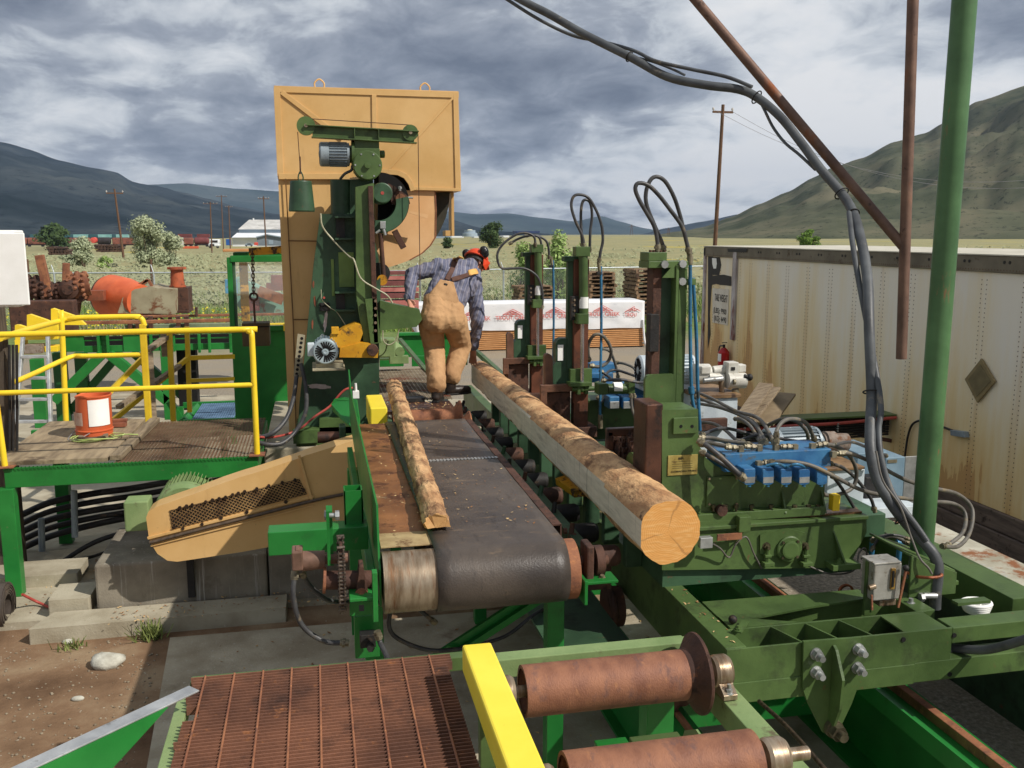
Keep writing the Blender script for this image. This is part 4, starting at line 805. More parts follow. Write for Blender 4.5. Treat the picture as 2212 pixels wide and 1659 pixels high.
# ---------- the two farther masts ----------
def mast(Y, label):
    t = thing('clamp_mast', label, 'mast', (2.1, Y, 1.1), 'clamp masts on the carriage')
    Z = lambda px, py, y=0: V(px, py, Y=Y+y)
    def F(a, b, c, d, y, dep, name, m_, bev=.003, par=None): return MB().fb(a, b, c, d, Y+y, dep).build(name, m_, par or t, bev=bev)
    F(1226, 555, 1247, 800, .05, .06, 'mast_plate', GRN2)
    F(1220, 554, 1250, 565, .03, .10, 'head_plate', GRN2)
    F(1239, 560, 1271, 870, .02, .05, 'slide', mat('slide_rust', (120, 74, 54), (84, 56, 46), 5, .5, .3, bump=.15, dirt=((60, 46, 40), .3, 7)))
    F(1244, 533, 1275, 554, -.08, .10, 'cylinder_head', GRN)
    m = MB(); m.cyl(Z(1260, 554, -.04), Z(1261, 682, -.04), .036, n=24); m.build('cylinder', GRN, t)
    m = MB(); p = Z(1261, 652, -.0405); m.lathe(p+Vector((0, 0, -.05)), (0, 0, 1), [(0, .037), (.09, .037)], 24, cap=False); m.build('label_band', WHT, t)
    F(1247, 678, 1272, 700, -.09, .10, 'cylinder_foot', GRN)
    m = MB(); m.cyl(Z(1258, 700, -.04), Z(1257, 826, -.04), .0155, n=16); m.build('piston_rod', mat('chrome_rod', (206, 200, 206), (180, 172, 178), 6, .2, .9, bump=0), t)
    F(1234, 640, 1250, 692, -.03, .05, 'bolt_plate', BLK)
    m = MB()
    for py in (648, 659, 671, 682): m.hexn(Z(1241, py, -.03), (0, -1, 0), .009, .008)
    m.build('plate_bolts', STEEL, t)
    F(1232, 797, 1279, 827, -.02, .05, 'lower_bracket', GRN)
    F(1232, 827, 1279, 835, -.1, .13, 'bracket_shelf', GRN)
    m = MB(); p = Z(1257, 840, -.05); m.cyl(p+Vector((-.08, 0, 0)), p+Vector((.1, 0, 0)), .02); m.box(p.x-.045, p.x-.02, p.y-.03, p.y+.03, p.z-.04, p.z+.03); m.box(p.x+.02, p.x+.045, p.y-.03, p.y+.03, p.z-.04, p.z+.03); m.sphere(p+Vector((0, 0, 0)), .032); m.build('clevis', GRN, t)
    m = MB(); m.fb(1168, 831, 1236, 847, Y-.03, .04); m.fb(1168, 838, 1182, 874, Y-.029, .038); m.build('hook_arm', mat('hook_rust', (128, 92, 72), (98, 68, 54), 6, .5, .2, dirt=((76, 54, 44), .3, 8)), t, bev=.005)
    m = MB(); q = [(1177, 900), (1177, 770), (1180, 765), (1186, 764), (1192, 768), (1194, 776), (1194, 900)]; m.prism([(Z(a, b, .02).x, Z(a, b, .02).z) for a, b in q], 'y', Y+.02, Y+.08); m.build('knee_face', mat('hook_rust', (1, 1, 1)), t, bev=.003)
    q = [(1196, 900), (1194, 790), (1201, 782), (1201, 742), (1206, 734), (1213, 731), (1232, 731), (1232, 900)]; m = MB(); m.prism([(Z(a, b, .06).x, Z(a, b, .06).z) for a, b in q], 'y', Y+.06, Y+.16); m.build('knee_body', GRN2, t, bev=.003)
    F(1205, 745, 1217, 779, .052, .006, 'paper_label', WHT, 0)
    m = MB(); m.fb(1178, 848, 1232, 960, Y+.01, .2); m.build('base_casting', RUSTD, t, bev=.004)
    F(1240, 850, 1270, 922, .0, .1, 'base_plate', mat('slide_rust', (1, 1, 1)))
    m = MB(); m.fb(1150, 925, 1290, 948, Y-.06, .34); m.build('base_block', RUSTD, t, bev=.006)
    m = MB(); m.tube([Z(1298, 575, .03), Z(1299, 700, .03), Z(1297, 820, .0), Z(1296, 900, .0)], .011, 10); m.build('pipe', BP, t)
    MB().cyl(Z(1293, 565, .03), Z(1296, 590, .03), .015, n=10).build('coupling', BRASS, t); MB().cyl(Z(1297, 896, 0), Z(1297, 925, 0), .02, n=10).build('coupling', BRASS, t)
    F(1290, 587, 1300, 594, .0, .03, 'pipe_clamp', BLK)
    return t
m2 = mast(7.2, 'green clamp mast in the middle of the three, beside the looped hoses')
m1 = copy_tree(m2); m1.location.y += 1.66; m1.location.x += .03; m1['label'] = 'farthest of the three green clamp masts, closest to the bending man'
loop('round hose loop standing on the middle mast', [(1000, 660), (985, 560), (925, 430), (888, 300), (905, 215), (960, 195), (1040, 225), (1110, 340), (1155, 470), (1165, 600), (1145, 700), (1130, 790)], 7.16)
loop('inner narrow hose loop on the middle mast', [(985, 660, .03), (975, 500, .03), (972, 360, .03), (985, 265, .03), (1015, 240, .03), (1055, 270, .04), (1070, 380, .05), (1055, 520, .05), (1050, 700, .05)], 7.2)
loop('large hose loop hanging out left of the farthest mast towards the man', [(630, 1200, .0), (635, 1080, .0), (610, 960), (560, 890), (470, 845), (360, 845), (270, 840), (235, 760), (250, 680), (320, 600), (420, 540), (500, 535), (560, 570), (572, 650)], 8.78)
loop('small hose arc on top of the farthest mast', [(340, 630), (430, 580), (530, 555), (600, 570), (625, 640), (630, 700)], 8.82)
loop('hose arching right from the farthest mast down to its blue pipe', [(480, 560, .02), (560, 550, .02), (620, 570, .02), (670, 610, .02), (690, 690, .02), (692, 760, .02)], 8.86)
hose('hydraulic_hose', 'tan hose curling in a ring beside the middle mast', [V(1272, 780, Y=7.3), V(1271, 745, Y=7.25), V(1285, 723, Y=7.2), V(1305, 728, Y=7.2), V(1320, 755, Y=7.25), V(1314, 780, Y=7.3), V(1296, 792, Y=7.3), V(1275, 790, Y=7.3)], .014, RUB2, group=G2)
# ================= BAND SAW =================
def zA(x, y): return (576+.2451*x, 169.4+.2451*y)
def zB(x, y): return (576+.2451*x, 542.2+.2451*y)
def PZ(pts, Y): return [(V(a, b, Y=Y).x, V(a, b, Y=Y).z) for a, b in pts]
S = thing('band_saw', 'tall band saw with tan wheel housing, green column and hoist motor on top', 'band saw', (.4, 9.3, 1.03))
def F(a, b, c, d, y, dep, name, m_, bev=.003, par=None): return MB().fb(a, b, c, d, y, dep).build(name, m_, par or S, bev=bev)
H = 9.45
m = MB(); m.prism(PZ([(592, 185), (990, 197), (996, 413), (892, 413), (888, 396), (879, 384), (865, 376), (845, 374), (815, 374), (757, 384), (600, 386)], H), 'y', H, H+.62)
hs = m.build('wheel_housing', TAN, S, bev=.006)
m = MB(); SK = [0]                                                     # pressed frame on its face
def strip(p, q, w_, y0=H-.012, th=.012):
    a = V(p[0], p[1], Y=H-.006); b = V(q[0], q[1], Y=H-.006); SK[0] += 1; e_ = Vector((0, -.0006*SK[0], 0)); m.bar(a+e_, b+e_, w_, th, up=(0, 1, 0))
strip((592, 192), (991, 205), .06); strip((598, 190), (606, 380), .06); strip((984, 200), (989, 410), .05); strip((808, 205), (810, 372), .045)
strip((608, 199), (740, 300), .045); strip((978, 212), (838, 368), .02); strip((602, 381), (755, 381), .055); strip((892, 407), (994, 410), .03)
pts = [(800, 371), (838, 371), (860, 373), (876, 381), (887, 396), (892, 412)]
for i in range(5): strip(pts[i], pts[i+1], .05)
m.build('housing_frame', TAN, S, bev=.002)
for px, y in ((690, 182), (918, 190)):
    p = V(px, y+6, Y=H+.3); m = MB(); m.tube([p+Vector((-.045, 0, -.01)), p+Vector((-.045, 0, .04)), p+Vector((0, 0, .075)), p+Vector((.045, 0, .04)), p+Vector((.045, 0, -.01))], .008, 8); m.build('lifting_eye', TAN, S)
m = MB(); m.prism(PZ([(601, 386), (735, 386), (735, 940), (625, 940)], H+.02), 'y', H+.02, H+.55); m.build('lower_housing', TAN, S, bev=.004)
m = MB()
for p, q in (((617, 386), (634, 705)), ((634, 705), (640, 940))): strip(p, q, .012, th=.006)
strip((622, 520), (700, 521), .012, th=.006); strip((634, 690), (692, 690), .012, th=.006)
m.build('seams', mat('tan_shadow_gap', (120, 86, 46)), S)
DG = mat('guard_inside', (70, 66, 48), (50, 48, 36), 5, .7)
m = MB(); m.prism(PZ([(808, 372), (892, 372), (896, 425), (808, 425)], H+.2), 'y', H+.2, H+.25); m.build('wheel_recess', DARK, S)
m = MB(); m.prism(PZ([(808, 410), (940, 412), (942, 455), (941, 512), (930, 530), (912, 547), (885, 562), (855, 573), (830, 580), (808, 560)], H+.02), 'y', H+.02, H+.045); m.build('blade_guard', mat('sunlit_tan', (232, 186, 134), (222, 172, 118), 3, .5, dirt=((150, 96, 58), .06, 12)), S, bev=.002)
m = MB(); q = [(972, 412), (969, 446), (963, 470), (952, 495), (941, 514), (925, 536), (905, 552)]
vs = [V(a, b, Y=H+.20) for a, b in q]; vs2 = [Vector((v.x-.01, H+.5, v.z)) for v in vs]; n = len(vs)
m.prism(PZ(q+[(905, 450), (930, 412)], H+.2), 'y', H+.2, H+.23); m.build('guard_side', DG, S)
F(975, 416, 981, 510, H+.25, .2, 'rear_post', TAN); F(962, 498, 981, 510, H+.26, .2, 'rear_foot', TAN)
m = MB(); q = [(940, 412), (942, 455), (941, 512), (930, 530), (912, 547), (885, 562)]
for (a, b) in zip(q, q[1:]): m.bar(V(*a, Y=H+.018), V(*b, Y=H+.018), .012, .01, up=(0, 1, 0))
m.build('rusty_lip', RUST, S)
# casting: cylinder, column, arms
m = MB(); m.prism(PZ([(756, 388), (806, 384), (812, 560), (756, 560)], 9.1), 'y', 9.1, 9.4); m.build('column_head', GRN2, S, bev=.01)
m = MB(); m.cyl(V(739, 468, Y=9.2), V(737, 389, Y=9.2), .105, n=36); m.build('ram_cylinder', GRN2, S, bev=.004)
m = MB(); m.prism(PZ([(692, 462), (768, 462), (800, 470), (818, 560), (820, 960), (642, 960), (646, 880), (662, 730), (677, 576)], 9.05), 'y', 9.05, 9.44); m.build('column', GRN2, S, bev=.012)
m = MB(); m.prism(PZ([(640, 925), (820, 918), (822, 962), (640, 964)], 8.98), 'y', 8.96, 9.5); m.build('base', GRN, S, bev=.006)
m = MB(); m.prism(PZ([(632, 930), (690, 928), (690, 955), (634, 958)], 8.92), 'y', 8.90, 9.0); m.build('foot', GRN, S, bev=.006)
m = MB(); m.prism(PZ([(690, 905), (760, 902), (760, 935), (690, 936)], 8.98), 'y', 8.96, 9.06); m.build('foot', GRN, S, bev=.006)
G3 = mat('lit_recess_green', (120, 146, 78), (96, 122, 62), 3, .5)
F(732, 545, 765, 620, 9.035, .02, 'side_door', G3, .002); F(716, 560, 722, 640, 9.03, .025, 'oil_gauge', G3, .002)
for a, b in ((467, 520), (630, 675)):
    F(724, a, 768, a+4, 8.93, .12, 'shelf', GRN2, .001); F(724, b-6, 768, b-2, 8.93, .12, 'shelf', GRN2, .001); F(726, a+4, 745, b-6, 9.0, .05, 'hole_plate', BLK, .001)
# primer showing through
m = MB(); r_ = random.Random(3)
def patch(cx, cy, w, h, Y, n=12, rot=0):
    pts = []
    for i in range(n):
        a = 2*math.pi*i/n; k = .7+.5*r_.random(); x = math.cos(a)*w*k; y = math.sin(a)*h*k
        pts.append((cx+x*math.cos(rot)-y*math.sin(rot), cy+x*math.sin(rot)+y*math.cos(rot)))
    m.prism(PZ(pts, Y), 'y', Y-.002, Y+.001)
patch(703, 695, 4, 23, 9.048, 16, .12); patch(688, 835, 26, 5, 9.048, 18, .05); m.build('bare_patches', mat('bare_primer', (196, 184, 180), (172, 156, 150), 14, .7), S)
for q_ in ((680, 650, 2.5, 12), (677, 615, 2, 8), (675, 700, 2, 10)): m = MB(); patch(*q_, 9.048, 10); m.build('red_primer', mat('red_primer', (150, 84, 58), (120, 70, 48), 10, .7), S)
# front mast with rails
m = MB(); m.prism(PZ([(768, 404), (808, 395), (808, 700), (800, 742), (786, 742), (770, 640)], 8.80), 'y', 8.80, 8.92); m.build('guide_mast', GRN, S, bev=.004)
m = MB(); m.bar(V(800, 402, Y=8.775), V(812, 740, Y=8.775), .045, .05, up=(0, 1, 0)); m.build('slide_rail', RUSTD, S, bev=.003)
m = MB(); m.prism(PZ([(775, 640), (822, 600), (822, 738), (786, 742)], 8.86), 'y', 8.86, 8.93); m.build('lower_slide', GRN2, S, bev=.003)
m = MB(); m.bar(V(800, 645, Y=8.76), V(812, 742, Y=8.76), .10, .02, up=(0, 1, 0)); m.build('bolt_strip', GRN, S, bev=.002)
for i, py in enumerate((650, 666, 681, 697, 714)):
    MB().hexn(V(811, py, Y=8.748), (0, -1, 0), .014, .012).build('strip_bolt', STEEL, S)
m = MB(); m.prism(PZ([(821, 649), (846, 656), (906, 668), (912, 690), (900, 706), (821, 714)], 8.80), 'y', 8.80, 8.98); m.build('guide_arm', GRN, S, bev=.005)
# gearbox, motor and pulleys on top
F(765, 320, 821, 372, 8.84, .24, 'gearbox', GRN, .006)
F(766, 294, 819, 322, 8.86, .18, 'gearbox_neck', GRN, .004)
p = V(794, 357, Y=8.84); m = MB(); m.lathe(p, (0, -1, 0), [(-.16, .135), (0, .135), (.012, .132), (.014, .125), (.02, .125), (.022, .04), (.022, .03), (.05, .03), (.052, 0)], 40); gc = m.build('gear_cover', GRN, S)
for a in range(0, 360, 60): MB().hexn(p+Vector((math.cos(R(a))*.112, -.018, math.sin(R(a))*.112)), (0, -1, 0), .008, .008).build('cover_bolt', ZINC, gc)
m = MB(); m.lathe(V(821, 333, Y=8.95), (1, 0, 0), [(0, .035), (.04, .035), (.045, .02)], 16); m.build('side_plug', GRN, S)
def emotor(c, d, r, Ln, parent, shell, label=None, cover=None, fins=True, box=None):
    """electric motor: c = centre of the fan-cover face, d = direction from cover to shaft"""
    c = Vector(c); d = Vector(d).normalized()
    m = MB(); m.lathe(c, d, [(0, r*.55), (0, r*.9), (r*.12, r), (r*.75, r), (r*.78, r*.86), (Ln-.02, r*.86), (Ln-.02, r*.95), (Ln, r*.95), (Ln+.01, r*.6), (Ln+.05, r*.45)], 36)
    o = m.build('motor_shell', shell, parent)
    m = MB(); u = Vector((0, 0, 1)) if abs(d.z) < .9 else Vector((1, 0, 0)); a = d.cross(u).normalized(); b = a.cross(d)
    for i in range(26):
        t = 2*math.pi*i/26; q = a*math.cos(t)+b*math.sin(t); s = c+d*r*.78+q*r*.91; e = c+d*(Ln-.02)+q*r*.91; m.bar(s, e, .004, r*.2, up=q)
    m.build('cooling_fins', shell, o)
    m = MB()
    for i in range(24):
        t = 2*math.pi*(i+.5)/24
        if i % 8 == 0: continue
        q = a*math.cos(t)+b*math.sin(t); m.bar(c+q*r*.28-d*.0015, c+q*r*.80-d*.0015, .012*r/.1, .003, up=d)
    m.build('fan_slots', DARK, o)
    m = MB(); m.lathe(c-d*.001, -d, [(0, r*.22), (.004, r*.22), (.006, r*.14), (.002, r*.05)], 20); m.build('cover_hub', shell, o)
    return o
emotor(V(690, 333, Y=8.95), (1, 0, 0), .112, .27, S, GREY)
m = MB(); m.lathe(V(752, 333, Y=8.95), (1, 0, 0), [(-.02, .08), (.03, .08), (.03, .125), (.055, .125), (.055, .08)], 30); m.build('motor_flange', GRN, S)
m = MB(); a = V(660, 273, Y=8.86); b = V(904, 287, Y=8.86); dz = Vector((0, 0, .0)); hgt = .105
m.bar(a+Vector((0, 0, .01)), b+Vector((0, 0, .01)), .10, .010); m.bar(a+Vector((.05, 0, -.095)), b+Vector((-.02, 0, -.095)), .10, .010); m.bar(a+Vector((.06, 0, -.042)), b+Vector((-.04, 0, -.042)), .01, .10)
for px in (766, 818): p = V(px, 290, Y=8.82); m.box(p.x-.004, p.x+.004, 8.81, 8.91, p.z-.05, p.z+.05)
pb = m.build('pulley_beam', GRN, S, bev=.002)
for px, py, r in ((661, 272, .083), (886, 287, .073)):
    p = V(px, py, Y=8.86); m = MB(); m.lathe(p+Vector((0, -.02, 0)), (0, 1, 0), [(0, .02), (0, r), (.008, r), (.014, r*.86), (.026, r*.86), (.032, r), (.04, r), (.04, .02)], 36); m.build('pulley', GRN, pb)
    MB().cyl(p+Vector((0, -.045, 0)), p+Vector((0, .03, 0)), .016).build('pulley_pin', STEEL, pb)
MB().tube([V(662, 256, Y=8.86), V(887, 270, Y=8.86)], .004, 6, 1).build('wire_rope', RUSTD, S)
MB().tube([V(903, 290, Y=8.86), V(908, 640, Y=8.86)], .004, 6, 1).build('wire_rope', RUSTD, S)
# wheel tension arm
c = V(822, 436, Y=9.0); m = MB()
def arc(cx, cy, r0, r1, a0, a1, Y, dep, n=24):
    o = []; 
    for i in range(n+1): a = R(a0+(a1-a0)*i/n); o.append((cx+r1*math.cos(a), cy+r1*math.sin(a)))
    for i in range(n, -1, -1): a = R(a0+(a1-a0)*i/n); o.append((cx+r0*math.cos(a), cy+r0*math.sin(a)))
    m.prism(PZ(o, Y), 'y', Y, Y+dep)
arc(818, 438, 38, 65, -12, 100, 8.98, .2); m.build('tension_arm', GRN2, S, bev=.004)
m = MB(); arc(818, 438, 0, 66, -88, 92, 9.2, .12); m.build('dark_wheel_opening', DARK, S)  # dark half disc put in for the shade in the opening behind the arm
p = V(826, 417, Y=8.92); m = MB(); m.lathe(p, (0, 1, 0), [(-.006, .0), (-.006, .085), (0, .095), (.03, .098), (.2, .105), (.25, .08)], 36); bh = m.build('bearing_hub', GRN2, S)
m = MB(); m.cyl(p+Vector((0, -.006, 0)), p+Vector((0, -.009, 0)), .016); m.build('red_dot', REDM, bh)
m = MB(); m.prism(PZ([(838, 396), (852, 402), (882, 424), (886, 440), (870, 450), (846, 440)], 9.04), 'y', 9.04, 9.14); m.build('arm_casting', RUSTD, S, bev=.006)
p = V(866, 430, Y=9.0); m = MB(); m.lathe(p, (0, 1, 0), [(0, .0), (0, .05), (.08, .055)], 28); m.build('pivot_pin', mat('rusty_pin', (146, 100, 70), (110, 76, 54), 12, .5, .3), S)
m = MB(); m.cyl(V(864, 412, Y=9.02), V(863, 402, Y=9.02), .012); m.hexn(V(864, 408, Y=9.02), (0, 0, 1), .02, .02); m.cyl(V(879, 427, Y=9.02), V(892, 427, Y=9.02), .010); m.build('adjusting_bolts', ZINC, S)
m = MB(); m.fb(821, 478, 833, 494, 8.93, .06); m.cyl(V(821, 497, Y=8.93), V(812, 504, Y=8.93), .012); m.cyl(V(828, 495, Y=8.93), V(832, 508, Y=8.93), .016); m.build('air_valve', ZINC, S, bev=.004)
m = MB(); m.plate([V(880, 455, Y=9.3), V(925, 464, Y=9.3), V(922, 472, Y=9.3), V(880, 459, Y=9.3)], .03); m.build('scraper_bar', mat('sunlit_tan', (1, 1, 1)), S)
m = MB(); m.bar(V(852, 498, Y=9.3), V(872, 536, Y=9.3), .06, .04, up=(0, 1, 0)); m.build('scraper_bracket', RUSTD, S, bev=.003)
m = MB(); m.cyl(V(822, 505, Y=8.95), V(829, 600, Y=8.95), .022); m.build('shaft_rod', RUSTD, S)
m = MB(); m.lathe(V(826, 605, Y=8.9), (0, 1, 0), [(0, .035), (0, .05), (.03, .05), (.03, .035)], 20); m.build('hook_ring', OYEL, S)
m = MB(); m.lathe(V(820, 590, Y=9.0), (0, 1, 0), [(0, .1), (.06, .1)], 30); m.build('lower_pulley', BLK, S)
# yellow lower arms, vibration motor
m = MB(); m.prism(PZ([(708, 742), (716, 725), (745, 708), (768, 699), (780, 702), (784, 720), (776, 742), (735, 752)], 8.72), 'y', 8.72, 8.95); m.build('swing_arm', OYEL, S, bev=.008)
m = MB(); m.prism(PZ([(733, 772), (735, 752), (778, 741), (796, 742), (812, 748), (818, 756), (816, 773)], 8.70), 'y', 8.70, 8.95); m.build('swing_arm', OYEL, S, bev=.006)
m = MB(); m.lathe(V(805, 757, Y=8.66), (0, 1, 0), [(0, 0), (0, .05), (.02, .055), (.1, .055)], 24); m.build('arm_pivot', RUSTD, S)
F(716, 707, 732, 722, 8.70, .08, 'arm_lug', OYEL, .004)
FM = V(703, 760, Y=8.45); emotor(FM, (0, 1, 0), .115, .36, S, mat('light_motor', (178, 194, 198), (156, 172, 178), 6, .42, .1, dirt=((120, 118, 108), .14, 12)))
F(664, 742, 679, 770, 8.50, .1, 'junction_box', LGREY, .008)
m = MB(); p = V(697, 733, Y=8.6); m.tube([p+Vector((-.012, 0, 0)), p+Vector((-.014, 0, .03)), p+Vector((0, 0, .045)), p+Vector((.014, 0, .03)), p+Vector((.012, 0, 0))], .005, 8); m.build('lifting_eye', ZINC, S)
F(675, 797, 746, 801, 8.42, .5, 'motor_shelf', mat('dusty_plate', (176, 168, 140), (140, 132, 108), 8, .6), .002)
F(682, 785, 742, 797, 8.50, .4, 'motor_foot', mat('dusty_plate', (1, 1, 1)), .004)
m = MB(); m.prism(PZ([(643, 721), (659, 724), (651, 815), (634, 813)], 8.70), 'y', 8.70, 8.712); m.build('perforated_strip', mat('dusty_plate', (1, 1, 1)), S, bev=.001)
m = MB()
for i in range(9):
    p = V(652-i*1.4, 731+i*9.6, Y=8.699); m.cyl(p, p+Vector((0, -.001, 0)), .014, n=14)
m.build('strip_holes', DARK, S)
# shaft with bearing in front of the base
m = MB(); m.cyl(V(686, 945, Y=8.0), V(735, 944, Y=8.0), .05); m.build('tail_shaft', mat('brown_wear', (1, 1, 1)), S)
m = MB(); m.box(*[V(733, 940, Y=8.0).x, .225], 7.93, 8.08, V(740, 962, Y=8.0).z, V(740, 918, Y=8.0).z); m.build('tail_bearing', GRN2, S, bev=.012)
F(731, 957, 760, 975, 7.95, .12, 'bearing_foot', BLK, .003)
m = MB(); m.fb(762, 845, 776, 861, 8.86, .06); m.cyl(V(769, 845, Y=8.88), V(768, 828, Y=8.88), .012); m.build('air_regulator', WHT, S, bev=.003)
for px in (692, 698, 704): MB().hexn(V(px, 617+44, Y=9.045), (0, -1, 0), .009, .02).build('terminal', ZINC, S)
F(690, 654, 712, 672, 9.045-.02, .02, 'terminal_block', BLK, .002)
m = MB(); m.cyl(V(700, 643, Y=9.048), V(700, 643, Y=9.045)+Vector((0, -.008, 0)), .011); m.build('red_dot', REDM, S)
m = MB(); m.tube([zA_ for zA_ in [V(*zA(475, 1190), Y=8.98), V(*zA(495, 1310), Y=8.98), V(*zA(600, 1440), Y=8.96), V(*zA(730, 1570), Y=8.85), V(*zB(770, 80), Y=8.76), V(*zB(830, 240), Y=8.74), V(*zB(960, 330), Y=8.72), V(*zB(1060, 390), Y=8.72), V(*zB(1110, 460), Y=8.74)]], .008, 8); m.build('clear_tube', mat('clear_tube', (190, 186, 158), (160, 156, 128), 8, .3), S)
m = MB(); m.tube([V(*zB(480, 340), Y=9.0), V(*zB(490, 430), Y=9.0), V(*zB(560, 500), Y=9.0), V(*zB(620, 540), Y=9.0), V(*zB(700, 660), Y=8.95)], .004, 6); m.build('thin_wire', mat('clear_tube', (1, 1, 1)), S)
m = MB(); m.tube([V(*zA(755, 770), Y=8.9), V(*zA(745, 810), Y=8.9), V(*zA(690, 840), Y=8.9), V(*zA(650, 885), Y=8.95)], .013, 8); m.build('motor_cable', RUB, S)
hose('power_cable', 'thick black cable hanging from the perforated strip down left of the saw', [V(641, 810, Y=8.66), V(634, 860, Y=8.6), V(618, 905, Y=8.5), V(590, 935, Y=8.4), V(558, 946, Y=8.4)], .02, RUB, cat='cable', ends=False)
hose('power_cable', 'ribbed black cable looping below the thick one towards the platform', [V(650, 785, Y=8.66), V(661, 840, Y=8.6), V(660, 890, Y=8.55), V(640, 930, Y=8.5), V(610, 957, Y=8.4), V(580, 960, Y=8.35), V(558, 955, Y=8.3)], .02, RUB, cat='cable', ends=False)
hose('air_hose', 'thin red air hose running from the saw base down to the left', [V(762, 838, Y=8.86), V(747, 841, Y=8.85), V(733, 853, Y=8.85), V(712, 878, Y=8.85), V(680, 900, Y=8.8), V(650, 925, Y=8.75), V(620, 938, Y=8.7), V(585, 945, Y=8.5), V(560, 944, Y=8.3)], .011, REDM, ends=False)
# counterweight hanging on the rope
t = thing('counterweight', 'green tapered counterweight hanging on a thin wire left of the saw mast', 'counterweight', V(651, 457, Y=8.86))
a = V(652, 457, Y=8.86); b = V(650, 391, Y=8.86); m = MB(); m.lathe(a, b-a, [(0, .02), (0, .115), (.01, .118), ((b-a).length-.01, .097), ((b-a).length, .094), ((b-a).length, .02)], 40); m.build('weight_body', GRN2, t)
m = MB(); m.tube([V(643, 285, Y=8.86), V(649, 372, Y=8.86)], .004, 6, 1); m.cyl(V(648, 338, Y=8.86), V(649, 376, Y=8.86), .008, n=6); m.build('wire', RUSTD, t)
m = MB(); m.tube([V(649, 370, Y=8.86), V(644, 384, Y=8.86), V(650, 392, Y=8.86), V(655, 384, Y=8.86)], .006, 8, 4, closed=True); m.build('shackle', GRN2, t)
# infeed side rollers and steps past the belt
def croller(Y, lab):
    t = thing('steel_roller', lab, 'roller', (.95, Y, 1.3), 'rusty rollers behind the belt')
    m = MB(); m.lathe((.62, Y, 1.42), (1, 0, 0), [(0, .05), (0, .085), (.52, .085), (.53, .09), (.58, .15), (.59, .15), (.59, .05)], 36); m.build('drum', mat('brown_wear', (1, 1, 1)) if Y > 8 else RUST, t)
    MB().cyl((.55, Y, 1.42), (1.30, Y, 1.42), .022).build('shaft', STEEL, t)
    for x in (.56, 1.24): MB().box(x, x+.05, Y-.08, Y+.08, 1.30, 1.44).build('pillow_block', GRN2, t, bev=.01)
croller(7.35, 'rusty flared roller just behind the black belt'); croller(7.85, 'darker flared roller at the foot of the bending man')
t = thing('stop_beam', 'short pale yellow stop block at the far end of the bark slab', 'steel beam', (.47, 7.6, 1.4))
MB().box(.40, .535, 7.28, 7.9, 1.45, 1.64).build('beam', YEL2, t, bev=.01); MB().box(.42, .52, 7.4, 7.5, 1.0, 1.45).build('bracket', GRN, t)
t = thing('roller_bed', 'green roller bed frame under the flared rollers behind the belt', 'roller frame', (.9, 7.8, .5))
for x0, x1 in ((.54, .60), (1.24, 1.32)): MB().box(x0, x1, 7.1, 11.5, 1.20, 1.30).build('side_channel', GRN, t, bev=.003)
for x, y in ((.57, 7.2), (1.28, 7.2), (.57, 8.6), (1.28, 8.6)): MB().box(x-.04, x+.04, y-.04, y+.04, .05, 1.2).build('leg', BGR, t)
MB().box(.6, 1.24, 8.3, 8.75, 1.38, 1.41).build('step_plate', mat('brown_wear', (1, 1, 1)), t, bev=.004)
MB().box(.8, 1.0, 8.72, 8.85, 1.41, 1.45).build('step_block', BLK, t, bev=.004)
def mesh_deck(name, x0, x1, y0, y1, z, sx, sy, m_, parent, r=.003, h=.02):
    m = MB(); x = x0
    while x <= x1+1e-6: m.box(x-r, x+r, y0, y1, z-h, z); x += sx
    o = m.build(name, m_, parent)
    m = MB(); y = y0
    while y <= y1+1e-6: m.box(x0, x1, y-r, y+r, z-h*.6, z+.001); y += sy
    m.build('cross_bars', m_, o); return o
t = thing('mesh_deck', 'small open mesh deck behind the man between the saw base and the track', 'deck', (.9, 10, 1.4))
mesh_deck('mesh', .60, 1.28, 8.85, 10.9, 1.42, .04, .05, mat('deck_mesh', (170, 158, 136), (128, 112, 94), 5, .6, .3, dirt=((130, 84, 66), .4, 3)), t, .004)
# outfeed chute beyond
t = thing('outfeed_conveyor', 'bright green outfeed frame with slanted edge beyond the bending man', 'machine frame', (1.3, 12, .3))
FB = lambda a, b, c, d, y, dep, name, m_, bev=.003: MB().fb(a, b, c, d, y, dep).build(name, m_, t, bev=bev)
FB(862, 718, 1010, 724, 13.2, .1, 'top_flange', BGR); FB(862, 724, 1010, 770, 13.25, .02, 'web', mat('bright_green', (1, 1, 1)))
FB(890, 768, 1010, 790, 12.2, .05, 'web', BGR); FB(820, 774, 872, 778, 11.2, .1, 'top_flange', GRN); FB(820, 778, 872, 792, 11.2, .02, 'web', BGR)
m = MB(); m.bar(V(864, 733, Y=13.0), V(930, 812, Y=10.4), .05, .04); m.build('slanted_edge', GRN, t)
m = MB(); m.bar(V(1010, 742, Y=13.4), V(1090, 815, Y=9.9), .05, .06); m.build('slanted_rail', GRN, t)
t = thing('outfeed_motor', 'pale green small drive motor with hoses beyond the saw arm', 'motor', V(850, 770, Y=10.8))
p = V(835, 745, Y=10.8); m = MB(); m.cyl(p, p+Vector((.12, 0, -.1)), .1, n=20); m.box(p.x-.16, p.x+.1, 10.7, 10.9, p.z-.14, p.z+.08); m.build('motor_casing', LGR, t, bev=.02)
m = MB(); q = V(864, 760, Y=10.7); m.lathe(q, (0, 1, 0), [(0, .03), (0, .055), (.08, .055)], 20); m.box(q.x-.12, q.x+.1, 10.7, 10.8, q.z-.14, q.z-.05); m.build('bearing', LGR, t, bev=.005)
